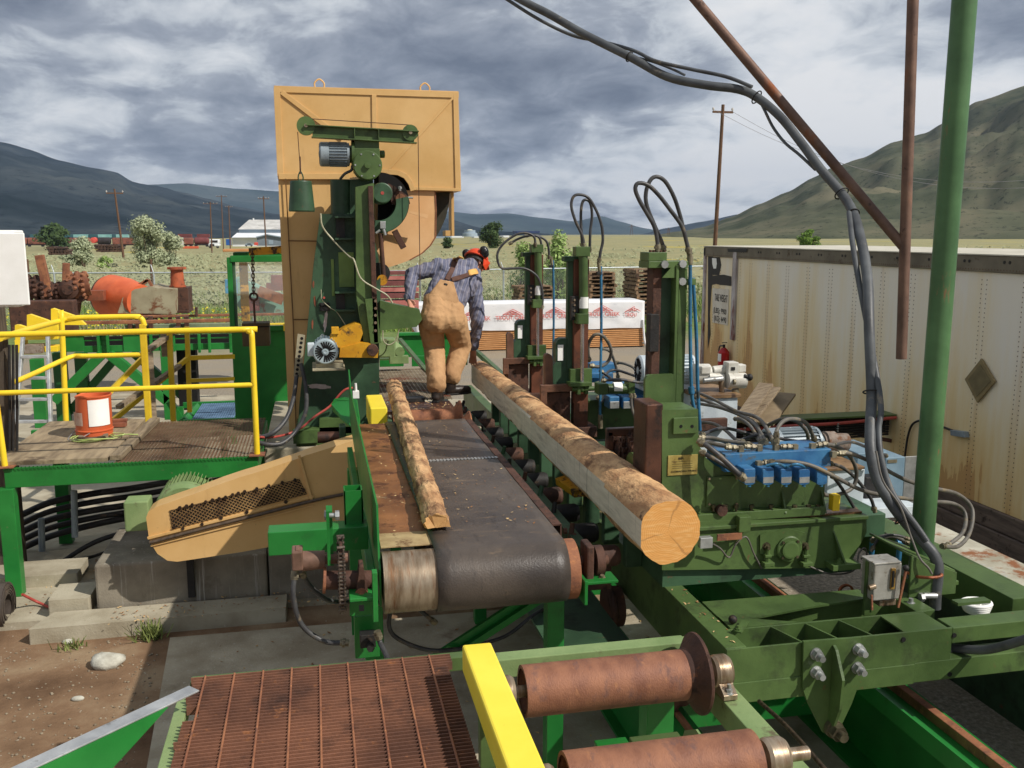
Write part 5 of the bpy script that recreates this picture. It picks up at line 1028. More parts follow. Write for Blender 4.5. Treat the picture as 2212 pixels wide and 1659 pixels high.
hose('hydraulic_hose', 'thin pale hose looping off the small motor beyond the saw arm', [V(827, 712, Y=10.6), V(828, 735, Y=10.6), V(840, 745, Y=10.6), V(855, 735, Y=10.6), V(862, 712, Y=10.6)], .007, mat('clear_tube', (1, 1, 1)), ends=False)

# ================= TAN BELT GUARD =================
def zG(x, y): return (.3064*x, 847+.3064*y)
GY = 7.12
t = thing('belt_guard', 'long tan belt guard with a screened opening sloping up towards the saw', 'belt guard', V(450, 1180, Y=GY))
top = [zG(1030, 885), zG(1045, 845), zG(1090, 815), zG(1230, 765), zG(1370, 718), zG(1560, 645), zG(1700, 598), zG(1830, 560), zG(2120, 462), (660, 984), (775, 948)]
bot = [(775, 1128), (575, 1183), zG(1700, 1128), zG(1250, 1196), zG(1180, 1188), zG(1110, 1140), zG(1065, 1070), zG(1050, 1030)]
m = MB(); m.prism(PZ(top+bot, GY), 'y', GY, GY+.22); m.build('guard_case', TAN, t, bev=.004)
sc_ = [zG(1195, 835), zG(2110, 612), zG(2165, 720), zG(1215, 968)]
m = MB(); m.prism(PZ(sc_, GY-.003), 'y', GY-.005, GY-.001); m.build('opening', DARK, t)
m = MB(); q = [V(a, b, Y=GY-.008) for a, b in sc_]
def lerp4(u, v): return q[0].lerp(q[1], u).lerp(q[3].lerp(q[2], u), v)
n = 30
for i in range(-5, n):
    for sgn in (0, 1):
        u0, u1 = (i/n, (i+5)/n) if sgn == 0 else ((i+5)/n, i/n); v0, v1 = 0, 1
        if u0 < 0: v0 = -u0/(u1-u0); u0 = 0
        if u1 < 0: v1 = 1-(-u1)/(u0-u1); u1 = 0
        if u0 > 1: v0 = (u0-1)/(u0-u1); u0 = 1
        if u1 > 1: v1 = 1-(u1-1)/(u1-u0); u1 = 1
        m.bar(lerp4(u0, v0), lerp4(u1, v1), .0055, .003, up=(0, 1, 0))
m.build('expanded_screen', mat('screen_wire', (186, 150, 98), (110, 82, 54), 5, .6, .3), t)
m = MB(); m.tube([V(*zG(1055, 1062), Y=GY-.02), V(*zG(1500, 945), Y=GY-.02), V(*zG(1800, 870), Y=GY-.02), V(*zG(2212, 765), Y=GY-.02), V(770, 1062, Y=GY-.02)], .013, 10); m.build('seal_rod', mat('dark_rod', (100, 84, 68), (64, 54, 46), 20, .5), t)
m = MB(); m.bar(V(*zG(1040, 1030), Y=GY-.008), V(*zG(2212, 735), Y=GY-.008), .02, .016, up=(0, 1, 0)); m.bar(V(646, 983, Y=GY-.01), V(675, 1085, Y=GY-.01), .02, .02, up=(0, 1, 0)); m.bar(V(*zG(1062, 1085), Y=GY-.006), V(*zG(2212, 800), Y=GY-.006), .012, .012, up=(0, 1, 0)); m.build('flange_strips', TAN, t, bev=.002)
m = MB(); r2 = random.Random(2)
for x, y in ((1268, 815), (1315, 803), (1355, 792), (1450, 772), (1498, 760), (1545, 750), (1590, 740), (1640, 722), (1680, 712), (1725, 700), (1810, 680), (1895, 658), (1990, 636), (2080, 618), (2140, 690), (2015, 772), (1740, 845), (1560, 885), (1425, 930), (1290, 960), (1230, 950)):
    m.hexn(V(*zG(x, y), Y=GY-.01), (0, -1, 0), .012+.003*r2.random(), .012)
m.build('screws', mat('burnt_bolts', (70, 52, 40), (40, 32, 26), 20, .5, .3), t)
m = MB(); m.box(*[V(403, 1220, Y=7.38).x, V(418, 1220, Y=7.38).x], 7.37, 7.398, V(410, 1290, Y=7.38).z, .47); m.build('support_strap', BLK, t)
t = thing('drive_motor', 'big pale green ribbed motor half hidden behind the tan belt guard', 'motor', (-1.1, 7.8, .46))
m = MB(); m.lathe((-1.08, 7.55, .80), (0, 1, 0), [(0, .1), (0, .2), (.03, .23), (.08, .235), (.10, .2), (.5, .2), (.5, .1)], 36); m.build('motor_shell', LGR, t)
m = MB()
for i in range(24):
    a = math.pi*i/23; q = Vector((math.cos(a), 0, math.sin(a))); m.bar(Vector((-1.08, 7.66, .80))+q*.215, Vector((-1.08, 8.04, .80))+q*.215, .006, .035, up=q)
m.build('cooling_fins', LGR, t)
MB().fb(268, 1084, 322, 1148, 7.5, .2).build('junction_box', LGR, t, bev=.012)
# ================= LEFT PLATFORM =================
t = thing('work_platform', 'bright green steel work platform with rusty grating deck and yellow front railing', 'platform', (-1.55, 8.8, .06))
PY0, PY1, PZT = 7.95, 9.66, 1.14
MB().box(-2.5, -.52, PY0, PY0+.05, PZT-.17, PZT-.012).build('front_beam', BGR, t, bev=.004)
MB().box(-2.75, -.52, PY1-.05, PY1, PZT-.17, PZT-.03).build('back_beam', BGR, t, bev=.004)
MB().box(-.57, -.52, PY0+.05, PY1-.05, PZT-.17, PZT-.03).build('side_beam', BGR, t, bev=.004)
for x, y in ((-2.49, 7.96), (-2.42, 9.3), (-1.35, 9.2), (-.6, 9.45)): MB().box(x-.06, x+.06, y-.055, y+.055, .06, PZT-.17).build('leg', BGR, t, bev=.004)
m = MB(); x = -1.66
while x < -.53: m.box(x-.002, x+.002, PY0, PY1, PZT-.028, PZT); x += .03
m.build('deck_bars', mat('deck_rust', (138, 98, 74), (96, 70, 56), 3, .7, .2, dirt=((70, 56, 46), .35, 4)), t)
m = MB(); y = PY0+.02
while y < PY1: m.box(-1.66, -.53, y-.003, y+.003, PZT-.004, PZT+.002); y += .05
m.build('deck_cross_bars', mat('deck_wire', (150, 132, 104), (110, 88, 68), 4, .6, .3), t)
m = MB(); x = -2.5
while x < -.53:
    m.bar((x, PY0-.004, PZT-.026), (x+.014, PY0-.004, PZT+.004), .008, .005, up=(0, 1, 0)); m.bar((x+.014, PY0-.004, PZT+.004), (x+.028, PY0-.004, PZT-.026), .005, .005, up=(0, 1, 0)); x += .03
m.box(-2.5, -.53, PY0-.006, PY0-.001, PZT-.012, PZT-.004); m.build('serrated_edge', BGR, t)
m = MB(); m.prism([(-2.60, PY0+.06), (-1.72, PY0+.04), (-1.70, PY1+.0), (-2.60, PY1+.05)], 'z', PZT+.002, PZT+.035); m.build('plywood_panel', mat('old_plywood', (166, 148, 118), (122, 106, 84), 2.4, .8, st=(6, 1, 1), dirt=((90, 76, 60), .35, 2.5), dirt2=((120, 130, 70), .1, 4)), t, bev=.003)
MB().bar((-1.66, PY0+.04, PZT+.03), (-1.60, PY1-.05, PZT+.03), .09, .045).build('deck_plank', WOODY, t, bev=.004)
# railings
t = thing('railing', 'bright yellow tube railing along the near edge of the platform', 'railing', (-1.5, 7.99, PZT))
yy = PY0+.04; zt = 2.215; zm = 1.745
m = MB(); m.tube([(-3.3, yy-.02, zt), (-2.5, yy-.02, zt), (-.62, yy, zt), (-.57, yy, zt-.005), (-.535, yy, zt-.03), (-.525, yy, zt-.07), (-.525, yy, PZT)], .024, 14, 4); m.build('top_rail', YEL, t)
m = MB(); m.tube([(-3.3, yy, zm), (-.535, yy, zm)], .021, 14, 1); m.build('mid_rail', YEL, t)
m = MB(); m.tube([(-2.50, yy, PZT), (-2.53, yy, zm+.1)], .024, 14, 1); m.build('post', YEL, t)
MB().box(-2.56, -2.42, yy-.07, yy+.07, PZT+.0, PZT+.008).build('post_plate', RUST, t); MB().box(-.59, -.46, yy-.07, yy+.07, PZT, PZT+.008).build('post_plate', RUST, t)
t = thing('railing', 'yellow tube railing with a sloping left end at the back of the platform', 'railing', (-2, 9.8, PZT))
Yb = 9.75
P_ = lambda a, b, y=Yb: V(a, b, Y=y)
m = MB(); m.tube([P_(0, 731, 8.2), P_(60, 712, 8.9), P_(128, 694), P_(160, 688), P_(180, 686), P_(290, 684), P_(302, 686), P_(308, 692), P_(312, 704)], .027, 12, 3); m.build('top_rail', YEL, t)
m = MB(); m.tube([P_(20, 830, 8.6), P_(80, 804, 9.2), P_(150, 772), P_(175, 769), P_(190, 769), P_(312, 766)], .024, 12, 3); m.build('mid_rail', YEL, t)
m = MB(); m.tube([P_(130, 678), P_(133, 690), P_(143, 918)], .027, 12, 2); m.build('post', YEL, t)
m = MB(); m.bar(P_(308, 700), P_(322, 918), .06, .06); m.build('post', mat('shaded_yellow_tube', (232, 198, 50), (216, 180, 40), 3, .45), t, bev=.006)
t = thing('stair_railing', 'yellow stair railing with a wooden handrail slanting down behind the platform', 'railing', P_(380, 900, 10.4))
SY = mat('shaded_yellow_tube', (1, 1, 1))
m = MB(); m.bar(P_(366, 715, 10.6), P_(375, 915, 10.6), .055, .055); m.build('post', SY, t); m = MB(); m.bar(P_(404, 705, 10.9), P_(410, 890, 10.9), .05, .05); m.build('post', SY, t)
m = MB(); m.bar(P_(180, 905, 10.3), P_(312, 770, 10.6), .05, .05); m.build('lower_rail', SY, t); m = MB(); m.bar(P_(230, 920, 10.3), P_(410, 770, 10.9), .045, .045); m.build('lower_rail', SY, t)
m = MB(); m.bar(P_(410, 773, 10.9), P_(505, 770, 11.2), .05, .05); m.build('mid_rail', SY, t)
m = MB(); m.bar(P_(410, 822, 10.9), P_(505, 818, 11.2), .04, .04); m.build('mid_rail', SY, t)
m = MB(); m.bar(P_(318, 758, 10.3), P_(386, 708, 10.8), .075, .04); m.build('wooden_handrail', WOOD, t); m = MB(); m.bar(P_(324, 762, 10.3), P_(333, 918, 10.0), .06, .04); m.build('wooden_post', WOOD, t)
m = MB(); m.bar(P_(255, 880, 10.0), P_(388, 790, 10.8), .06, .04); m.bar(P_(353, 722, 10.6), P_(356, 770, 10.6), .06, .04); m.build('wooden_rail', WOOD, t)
# bucket with its bits
t = thing('paint_bucket', 'orange metal bucket with a dented rim and two white labels on the platform', 'bucket', V(203, 941, Z=1.18))
b = V(205, 941, Z=1.178)
m = MB(); prof = [(0, .01), (0, .150), (.008, .157), (.055, .156), (.06, .163), (.07, .163), (.075, .156), (.37, .160), (.372, .167), (.385, .167), (.387, .160), (.37, .155), (.05, .148), (.02, .01)]
m.lathe(b, (0, 0, 1), prof, 48)
for v in m.v:
    if v.z > b.z+.3 and v.x < b.x+.02: v.x += .02*max(0, (b.x+.02-v.x)/.16); v.z -= .012*math.sin((v.x-b.x)*30)
m.build('bucket_body', ORA, t)
def cyl_label(c, r, a0, a1, z0, z1, name, m_, par):
    m = MB(); n = 16; vs = []
    for i in range(n+1):
        a = R(a0+(a1-a0)*i/n)
        for rr, z in ((r, z0), (r, z1)): vs.append(Vector((c.x+rr*math.cos(a), c.y+rr*math.sin(a), c.z+z)))
    m.add(vs, [(2*i, 2*i+2, 2*i+3, 2*i+1) for i in range(n)], True); return m.build(name, m_, par)
cyl_label(b, .1625, -92, -22, .115, .355, 'paper_label', WHT, t); cyl_label(b, .1605, -165, -112, .12, .24, 'small_label', mat('aged_label', (216, 196, 180), (196, 150, 130), 9, .6), t)
m = MB(); m.tube([b+Vector((-.16, -.02, .06)), b+Vector((-.2, -.12, .0)), b+Vector((-.1, -.2, .012)), b+Vector((.0, -.17, .06))], .004, 6); m.build('wire_handle', ZINC, t)
c = V(202, 948, Z=1.18)
t = thing('strap_coil', 'brown ring of strapping with loose green loops in front of the bucket', 'strap coil', c)
m = MB(); m.lathe(c, (0, 0, 1), [(0, .085), (0, .125), (.035, .125), (.035, .085), (.0, .085)], 40, cap=False); m.build('rolled_strap', WOOD, t)
GS = mat('green_strap', (190, 206, 128), (160, 180, 100), 10, .4)
for k in range(3):
    m = MB(); m.tube([c+Vector((math.cos(a/8*6.283)*(.165+.02*k)+(.06 if k == 2 else 0), math.sin(a/8*6.283)*(.13+.015*k)-.01, .006+.01*k+.008*math.sin(a*2+k))) for a in range(8)], .005, 6, 5, closed=True); m.build('loose_loop', GS, t)
m = MB(); p = c+Vector((.16, 0, .012)); m.tube([p, p+Vector((.1, .01, .015)), p+Vector((.22, .0, .01))], .006, 6); m.build('loose_end', GS, t)
m = MB(); p = V(256, 922, Z=1.18); m.box(p.x-.08, p.x+.07, p.y-.03, p.y+.06, p.z, p.z+.045); m.box(p.x-.05, p.x+.08, p.y-.01, p.y+.04, p.z+.045, p.z+.075)
m.build('broken_brick', mat('brick', (150, 92, 68), (120, 72, 54), 10, .8), label='broken brown brick lying right of the orange bucket', cat='brick', bev=.006)
# things under and left of the platform
m = MB(); c = V(12, 1308, Y=7.5); 
for k in range(7): m.lathe((c.x-.5, 7.5, c.z), (1, 0, 0), [(0, .098+.014*k-.011), (0, .098+.014*k), (.52+.004*(k % 3), .098+.014*k), (.52+.004*(k % 3), .098+.014*k-.011)], 40, cap=False)
m.build('rolled_belt', BELT, label='roll of old black conveyor belt on the ground at the left edge', cat='belt roll')
hose('air_hose', 'thin faded red hose lying on the concrete beside the rolled belt', [V(48, 1284, Y=7.55), V(80, 1300, Z=.1), V(110, 1313, Z=.08), V(142, 1324, Z=.07), V(160, 1322, Z=.07), V(190, 1300, Z=.07)], .011, REDM, ends=False)
GC = 'black cables bundled below the platform'
cabs = [('uppermost', 1085, 1068), ('second from the top', 1104, 1085), ('middle', 1122, 1103), ('second from the bottom', 1140, 1118), ('lowest', 1158, 1130)]
for i, (w_, y0, y1) in enumerate(cabs):
    hose('power_cable', f'{w_} of the thick black cables slung below the platform deck', [V(40, y0+30, Y=8.9+.06*i), V(110, y0, Y=8.9+.06*i), V(200, (y0+y1)/2-10, Y=9.0), V(290, y1-14, Y=9.1), V(400, y1-34, Y=9.2), V(520, y1-58, Y=9.2)], .030-.003*(i % 2), BLK, cat='cable', group=GC, ends=False)
hose('power_cable', 'single black cable curving down below the bundle to the concrete', [V(120, 1225, Y=8.7), V(170, 1190, Y=8.7), V(220, 1165, Y=8.7), V(280, 1148, Y=8.6), V(330, 1142, Y=8.3)], .022, BLK, cat='cable', ends=False)
hose('power_cable', 'thin black cable trailing along the concrete below the platform', [V(60, 1215, Z=.1), V(130, 1216, Z=.1), V(190, 1205, Z=.1), V(235, 1190, Z=.1)], .014, BLK, cat='cable', ends=False)
for px, y0, y1, w_ in ((89, 1120, 1190, 'short'), (160, 1060, 1160, 'longer')):
    MB().cyl(V(px, y0, Y=8.75), V(px+2, y1, Y=8.75), .028, n=14).build('pipe_stub', GREY, label=f'{w_} grey pipe stub hanging among the black cables', cat='pipe')
t = thing('electrical_cabinet', 'bright white electrical cabinet at the far left edge, on a dark timber post', 'cabinet', V(25, 670, Y=6.0))
m = MB(); m.fb(-60, 497, 36, 664, 6.0, .2); m.build('cabinet_box', WHT, t, bev=.01); m = MB(); m.fb(-60, 503, 58, 660, 5.985, .015); m.build('cabinet_door', WHT, t, bev=.006)
m = MB(); m.fb(-60, 660, 28, 1300, 8.45, .14); m.build('timber_post', mat('dark_timber', (96, 84, 70), (62, 54, 46), 4, .8, st=(6, 6, 1)), label='dark weathered timber post under the white cabinet', cat='post', bev=.006)
for i, px in enumerate((20, 28, 36)):
    MB().tube([V(px, 745, Y=8.42), V(px+1, 900, Y=8.42), V(px, 1020, Y=8.42)], .012, 8, 2).build('conduit', BLK, label=['innermost', 'middle', 'outermost'][i]+' of three dark conduits strapped to the timber post', cat='conduit', group='conduits on the timber post')
# ================= POST, PIPES AND OVERHEAD HOSES =================
t = thing('steel_post', 'tall thick green steel post standing on the carriage frame at the right', 'post', (3.25, 4.35, 1.1))
POSTM = mat('post_green', (84, 122, 78), (60, 92, 57), 2, .42, bump=.08, dirt=((62, 88, 54), .3, 5, (1, 1, .5), .2), dirt2=((150, 90, 66), .13, 7, (2, 2, .4)))
MB().cyl((3.25, 4.35, 1.12), (3.27, 4.35, 5.2), .061, n=40).build('post_tube', POSTM, t)
m = MB(); m.box(3.14, 3.40, 4.22, 4.50, 1.10, 1.125); a = V(1941, 1247, Y=4.12); b = V(2010, 1323, Y=4.12)
m.plate([(3.02, 4.12, 1.10), (3.3, 4.12, 1.10), (3.3, 4.12, 1.22), (3.02, 4.12, 1.33)], .012); m.plate([(3.02, 4.13, 1.33), (3.3, 4.13, 1.22), (3.3, 4.5, 1.22), (3.02, 4.5, 1.33)], .012); m.box(3.29, 3.30, 4.13, 4.5, 1.1, 1.21)
m.build('post_foot', GRN, t, bev=.003)
MB().bolt(V(1967, 1310, Y=4.06), (0, 0, 1), .022, .022, .022).build('anchor_bolt', ZINC, t); m = MB(); m.cyl(V(1995, 1287, Y=4.1), V(2022, 1287, Y=4.1), .016); m.hexn(V(1994, 1290, Y=4.1), (-1, 0, 0), .024, .02); m.build('anchor_bolt', ZINC, t)
RP = mat('rusty_pipe', (132, 104, 88), (98, 76, 66), 5, .6, .3, bump=.15, dirt=((140, 86, 56), .3, 4, (1, 1, .4)), dirt2=((70, 56, 50), .2, 9))
t = thing('overhead_pipe', 'rusty open ended vertical pipe with a slanting pipe welded to it, hung overhead', 'pipe', (3.9, 5.6, 2.15))
MB().cyl(V(1947, 775, Y=5.6), V(1974, -60, Y=5.6), .036, n=28).build('vertical_pipe', RP, t)
MB().cyl(V(1956, 538, Y=5.6), V(1452, -60, Y=6.6), .034, n=24).build('slanting_pipe', RP, t)
HG = mat('big_hose', (92, 96, 98), (66, 68, 70), 5, .5, bump=.12, dirt=((128, 120, 106), .2, 6))
U = lambda x, y, Y: V(1084+.5098*x, .5098*y, Y=Y)
Q = lambda x, y, Y: V(1830+.2654*x, 847+.2654*y, Y=Y)
main = [U(30, -30, 7.4), U(120, 20, 7.3), U(200, 60, 7.2), U(350, 145, 7.0), U(540, 240, 6.7), U(700, 325, 6.5), U(860, 360, 6.3), U(1000, 378, 6.2), U(1080, 412, 6.12), U(1180, 495, 5.95), U(1270, 607, 5.8), U(1350, 715, 5.65), U(1440, 820, 5.5), U(1490, 905, 5.35), U(1520, 1010, 5.15), U(1540, 1110, 5.0), U(1552, 1220, 4.85), U(1557, 1400, 4.7), Q(200, 0, 4.6), Q(190, 250, 4.5), Q(192, 480, 4.4), Q(240, 700, 4.35), Q(340, 880, 4.3), Q(450, 1030, 4.25), Q(590, 1190, 4.2), Q(690, 1300, 4.15), Q(735, 1400, 4.13), Q(735, 1500, 4.12), Q(720, 1640, 4.12), Q(715, 1760, 4.12)]
hose('overhead_hose', 'thickest dark hose sagging from the top edge down past the green post', main, .030, HG, ends=False, n=14)
hose('overhead_hose', 'thinner hose running tied beside the thickest hose in front of the trailer', [U(1440, 900, 5.32)+Vector((.07, .03, 0))]+[U(1500, 1120, 5.02), Q(262, 0, 4.55), Q(255, 300, 4.45), Q(270, 500, 4.38), Q(320, 700, 4.33), Q(385, 850, 4.28), Q(480, 980, 4.22), Q(570, 1100, 4.18), Q(650, 1215, 4.14)], .017, HG, ends=False)
hose('overhead_hose', 'thin cable draped above the sagging hose near the top of the picture', [U(-20, -30, 7.45), U(150, 78, 7.3), U(300, 150, 7.15), U(420, 175, 6.95), U(560, 215, 6.75), U(650, 258, 6.55), U(800, 293, 6.4), U(950, 325, 6.25), U(1060, 368, 6.1)], .013, HG, ends=False)
hose('overhead_hose', 'thin wire sagging below the thickest hose where it leaves the slanting pipe', [U(1090, 420, 6.1), U(1115, 470, 6.05), U(1150, 540, 6.0), U(1200, 605, 5.9), U(1260, 655, 5.8), U(1330, 720, 5.7)], .010, HG, ends=False)
hose('overhead_hose', 'thin wire looping loosely below the sagging hose left of the slanting pipe', [U(540, 236, 6.75), U(640, 262, 6.6), U(720, 292, 6.5), U(775, 318, 6.4)], .009, HG, ends=False)
hose('cable', 'thin pale wire running down beside the thickest hose to the copper strap', [Q(235, 480, 4.33), Q(290, 720, 4.27), Q(430, 930, 4.2), Q(520, 1180, 4.15), Q(590, 1350, 4.1), Q(660, 1430, 4.08), Q(690, 1480, 4.07)], .006, RUB2, cat='wire', ends=False)
def ring_tie(c, d, r, lab, cat='strap'):
    d = Vector(d).normalized(); u = Vector((0, 1, 0)); a = d.cross(u).normalized(); b = a.cross(d)
    m = MB(); m.tube([c+(a*math.cos(k*math.pi/5)+b*math.sin(k*math.pi/5))*r for k in range(10)], .0045, 6, 3, closed=True); return m.build('tie_strap', BLK, label=lab, cat=cat, group='ties around the overhead hoses')
for i, lab in ((4, 'tie around the sagging hose nearest the top edge'), (8, 'tie holding the hose to the slanting pipe at its upper contact'), (12, 'tie holding the hose to the slanting pipe at its lower contact'), (13, 'tie just below where the hose leaves the slanting pipe'), (18, 'tie around the two hoses level with the diamond placard'), (23, 'lowest tie around the two hoses beside the green post')):
    ring_tie(main[i], main[i+1]-main[i-1], .036 if i < 18 and i not in (8, 12) else .046, lab)
hose('copper_strap', 'rusty wire strap tying the thick hose to the green post near the lubricator', [Q(480, 1465, 4.2), Q(560, 1500, 4.12), Q(660, 1510, 4.05), Q(740, 1505, 4.05), Q(770, 1490, 4.06), Q(760, 1480, 4.12)], .008, mat('copper', (170, 100, 64), (120, 70, 46), 30, .5, .3), cat='strap', ends=False)
# lubricator
t = thing('lubricator', 'grey metal oil lubricator with round cap and black knobbed lever on the frame', 'lubricator', V(1918, 1310, Y=4.0))
LM = mat('cast_alu', (186, 184, 176), (152, 148, 138), 10, .4, .4, bump=.1, dirt=((110, 96, 70), .25, 14))
LF = lambda a, b, c, d, Y, dep, n, m_, bev=.004: MB().fb(a, b, c, d, Y, dep).build(n, m_, t, bev=bev)
LF(1888, 1218, 1946, 1296, 4.0, .11, 'body', LM, .006)
LF(1889, 1215, 1947, 1219, 3.995, .12, 'lid', LM, .003)
m = MB(); p = V(1919, 1214, Y=4.055); m.lathe(p, (0, 0, 1), [(0, .02), (0, .042), (.018, .044), (.022, .036), (.022, 0)], 28); m.build('cap', LM, t)
LF(1925, 1228, 1935, 1274, 3.99, .012, 'sight_glass', mat('oil_glass', (150, 120, 60), (110, 84, 40), 8, .2)); LF(1928, 1234, 1932, 1268, 3.985, .008, 'sight_slot', DARK, .001)
LF(1900, 1296, 1936, 1309, 4.02, .08, 'base', STEEL)
LF(1870, 1212, 1886, 1330, 4.05, .02, 'mounting_plate', GRN)
m = MB(); m.bar(V(1957, 1233, Y=3.97), V(1940, 1312, Y=3.98), .010, .010); m.build('lever', RUST, t); MB().sphere(V(1957, 1227, Y=3.97), .016).build('lever_knob', BLK, t)
m = MB(); m.bar(V(1883, 1285, Y=3.97), V(1884, 1318, Y=3.96), .008, .008); m.build('drain_tube', RUST, t)
m = MB(); m.cyl(V(1877, 1270, Y=4.0), V(1890, 1266, Y=4.0), .014); m.build('side_fitting', STEEL, t)
m = MB(); m.cyl(V(1944, 1175, Y=4.7), V(1940, 1215, Y=4.7), .016); m.cyl(V(1936, 1172, Y=4.7), V(1956, 1174, Y=4.7), .018); m.cyl(V(1885, 1165, Y=4.75), V(1880, 1235, Y=4.75), .016); m.cyl(V(1870, 1232, Y=4.75), V(1890, 1240, Y=4.75), .015)
m.build('blue_pipework', BP, label='small blue pipe elbows behind the grey lubricator', cat='pipe')
hose('hydraulic_hose', 'grey hose bending behind the lubricator towards the green post', [V(1885, 1168, Y=4.7), V(1905, 1160, Y=4.6), V(1930, 1158, Y=4.6), V(1962, 1172, Y=4.6)], .013, RUB2)
hose('hydraulic_hose', 'thin black hose arching from the bed corner over the blue elbows', [V(1882, 1190, Y=4.5), V(1895, 1168, Y=4.5), V(1915, 1157, Y=4.5), V(1940, 1157, Y=4.5), V(1965, 1165, Y=4.5)], .008, RUB)
m = MB()
for k in range(4): c = V(1826+3*k, 1276+2*k, Y=4.4); m.tube([c+Vector((math.cos(a*.785)*.04, .01*k, math.sin(a*.785)*.035)) for a in range(8)], .006, 6, 4, closed=True)
m.build('wire_coil', mat('copper', (1, 1, 1)), label='small copper coloured coil of wire in the dark opening of the frame', cat='coil')
m = MB()
for k in range(5): c = V(2108, 1318, Y=4.0); m.tube([c+Vector((math.cos(a*.785)*(.05+.006*k), .06*math.sin(a*.785), .01*k)) for a in range(8)], .011, 8, 4, closed=True)
m.hexn(V(2110, 1310, Y=4.0), (0, 0, 1), .022, .04); m.build('coiled_hose', WHT, label='small coil of white hose behind the fork of the front beam', cat='hose')
hose('suction_hose', 'fat grey hose coming out between the forks of the front beam at the right edge', [V(2060, 1400, Y=3.82), V(2120, 1404, Y=3.7), V(2170, 1395, Y=3.6), V(2240, 1372, Y=3.45), V(2320, 1340, Y=3.3)], .022, HG, ends=False)
MB().fb(2070, 1300, 2140, 1306, 3.86, .05).build('frame_lip', GRN, t)
# beams right of the frame
WB = mat('flaky_white_beam', (200, 196, 178), (160, 154, 134), 3, .6, .1, dirt=((140, 92, 60), .4, 5), dirt2=((176, 186, 190), .3, 3))
t = thing('flaky_beam', 'flat steel beam with flaking white paint and rust along the trailer side', 'steel beam', (4.3, 4, .5))
MB().box(4.12, 4.42, 1.5, 5.9, .86, .90).build('top_flange', WB, t, bev=.003); MB().box(4.15, 4.18, 1.5, 5.9, .0, .86).box(4.36, 4.39, 1.5, 5.9, 0, .86).build('web', GRN2, t)
m = MB(); m.box(3.86, 3.98, 1.5, 8.6, .82, .98); m.build('side_beam', GRN, label='long green beam lying between the frame and the flaky white beam', cat='steel beam', bev=.004)
# ================= SEMI TRAILER =================
TX = 6.3; TZ0, TZ1, TY0, TY1 = .40, 2.80, 1.0, 14.34
t = thing('semi_trailer', 'old white box trailer with rust streaks, rivet rows and a tare weight sign', 'trailer', (7.5, 8, .1))
def trailer_mat():
    m = bpy.data.materials.new('rust_streaked_white'); m.use_nodes = True; n_ = m.node_tree; bs = n_.nodes['Principled BSDF']
    g = n_.nodes.new('ShaderNodeNewGeometry'); sp = n_.nodes.new('ShaderNodeSeparateXYZ'); n_.links.new(g.outputs['Position'], sp.inputs[0])
    def noi(s, st, det=6, rg=.6):
        mp = n_.nodes.new('ShaderNodeMapping'); mp.inputs[3].default_value = st; n_.links.new(g.outputs['Position'], mp.inputs[0])
        n = n_.nodes.new('ShaderNodeTexNoise'); n.inputs['Scale'].default_value = s; n.inputs['Detail'].default_value = det; n.inputs['Roughness'].default_value = rg; n_.links.new(mp.outputs[0], n.inputs[0]); return n.outputs[0]
    streak = noi(1.4, (1, 1.5, .2)); fine = noi(5, (1, 2.0, .14), 4); blot = noi(.7, (1, 1, 1))
    hgt = mth(n_, 'DIVIDE', mth(n_, 'SUBTRACT', 2.6, sp.outputs[2]), 2.2, clamp=True)
    v = mth(n_, 'ADD', mth(n_, 'MULTIPLY', streak, .75), mth(n_, 'MULTIPLY', fine, .2)); v = mth(n_, 'MULTIPLY_ADD', hgt, .40, v); v = mth(n_, 'MULTIPLY_ADD', blot, .25, v)
    far = mth(n_, 'DIVIDE', mth(n_, 'SUBTRACT', sp.outputs[1], 11.6), 2.5, clamp=True); v = mth(n_, 'MULTIPLY_ADD', far, .14, v)
    c = ramp(n_, v, [(.58, s2l((248, 244, 234))), (.74, s2l((246, 234, 206))), (.88, s2l((240, 216, 164))), (1.02, s2l((230, 192, 124))), (1.16, s2l((200, 150, 88)))]).outputs[0]
    # weeping rust under each rivet row
    w = mth(n_, 'SUBTRACT', mth(n_, 'FRACT', mth(n_, 'DIVIDE', mth(n_, 'SUBTRACT', sp.outputs[1], 12.706-.2725), .545)), .5)
    w = mth(n_, 'ABSOLUTE', w); wr = ramp(n_, w, [(.05, (1, 1, 1, 1)), (.12, (0, 0, 0, 1))]).outputs[0]
    wm = mth(n_, 'MULTIPLY', wr, mth(n_, 'MULTIPLY', ramp(n_, mth(n_, 'ADD', fine, mth(n_, 'MULTIPLY', hgt, .3)), [(.5, (0, 0, 0, 1)), (.9, (1, 1, 1, 1))]).outputs[0], .5))
    c = mixc(n_, wm, c, s2l((184, 136, 82)))
    c = mixc(n_, .22, c, s2l((206, 184, 138)))
    n_.links.new(c, bs.inputs['Base Color']); bs.inputs['Roughness'].default_value = .5
    bp = n_.nodes.new('ShaderNodeBump'); bp.inputs['Strength'].default_value = .12; bp.inputs['Distance'].default_value = .02; n_.links.new(noi(2.2, (1, 1, .3), 3), bp.inputs['Height']); n_.links.new(bp.outputs[0], bs.inputs['Normal'])
    return m
MB().box(TX, TX+2.5, TY0, TY1, TZ0, TZ1-.16).build('box_body', trailer_mat(), t)
FRM = mat('trailer_rail', (128, 120, 104), (100, 92, 78), 3, .5, .3, dirt=((84, 68, 52), .25, 6)); m = MB(); m.box(TX-.03, TX+2.53, TY0, TY1+.02, TZ1-.16, TZ1); m.build('top_rail', FRM, t, bev=.01)
MB().box(TX-.04, TX+2.54, TY0, TY1+.03, TZ1, TZ1+.012).build('roof_edge', mat('pale_metal', (214, 208, 190), (190, 184, 164), 3, .5), t)
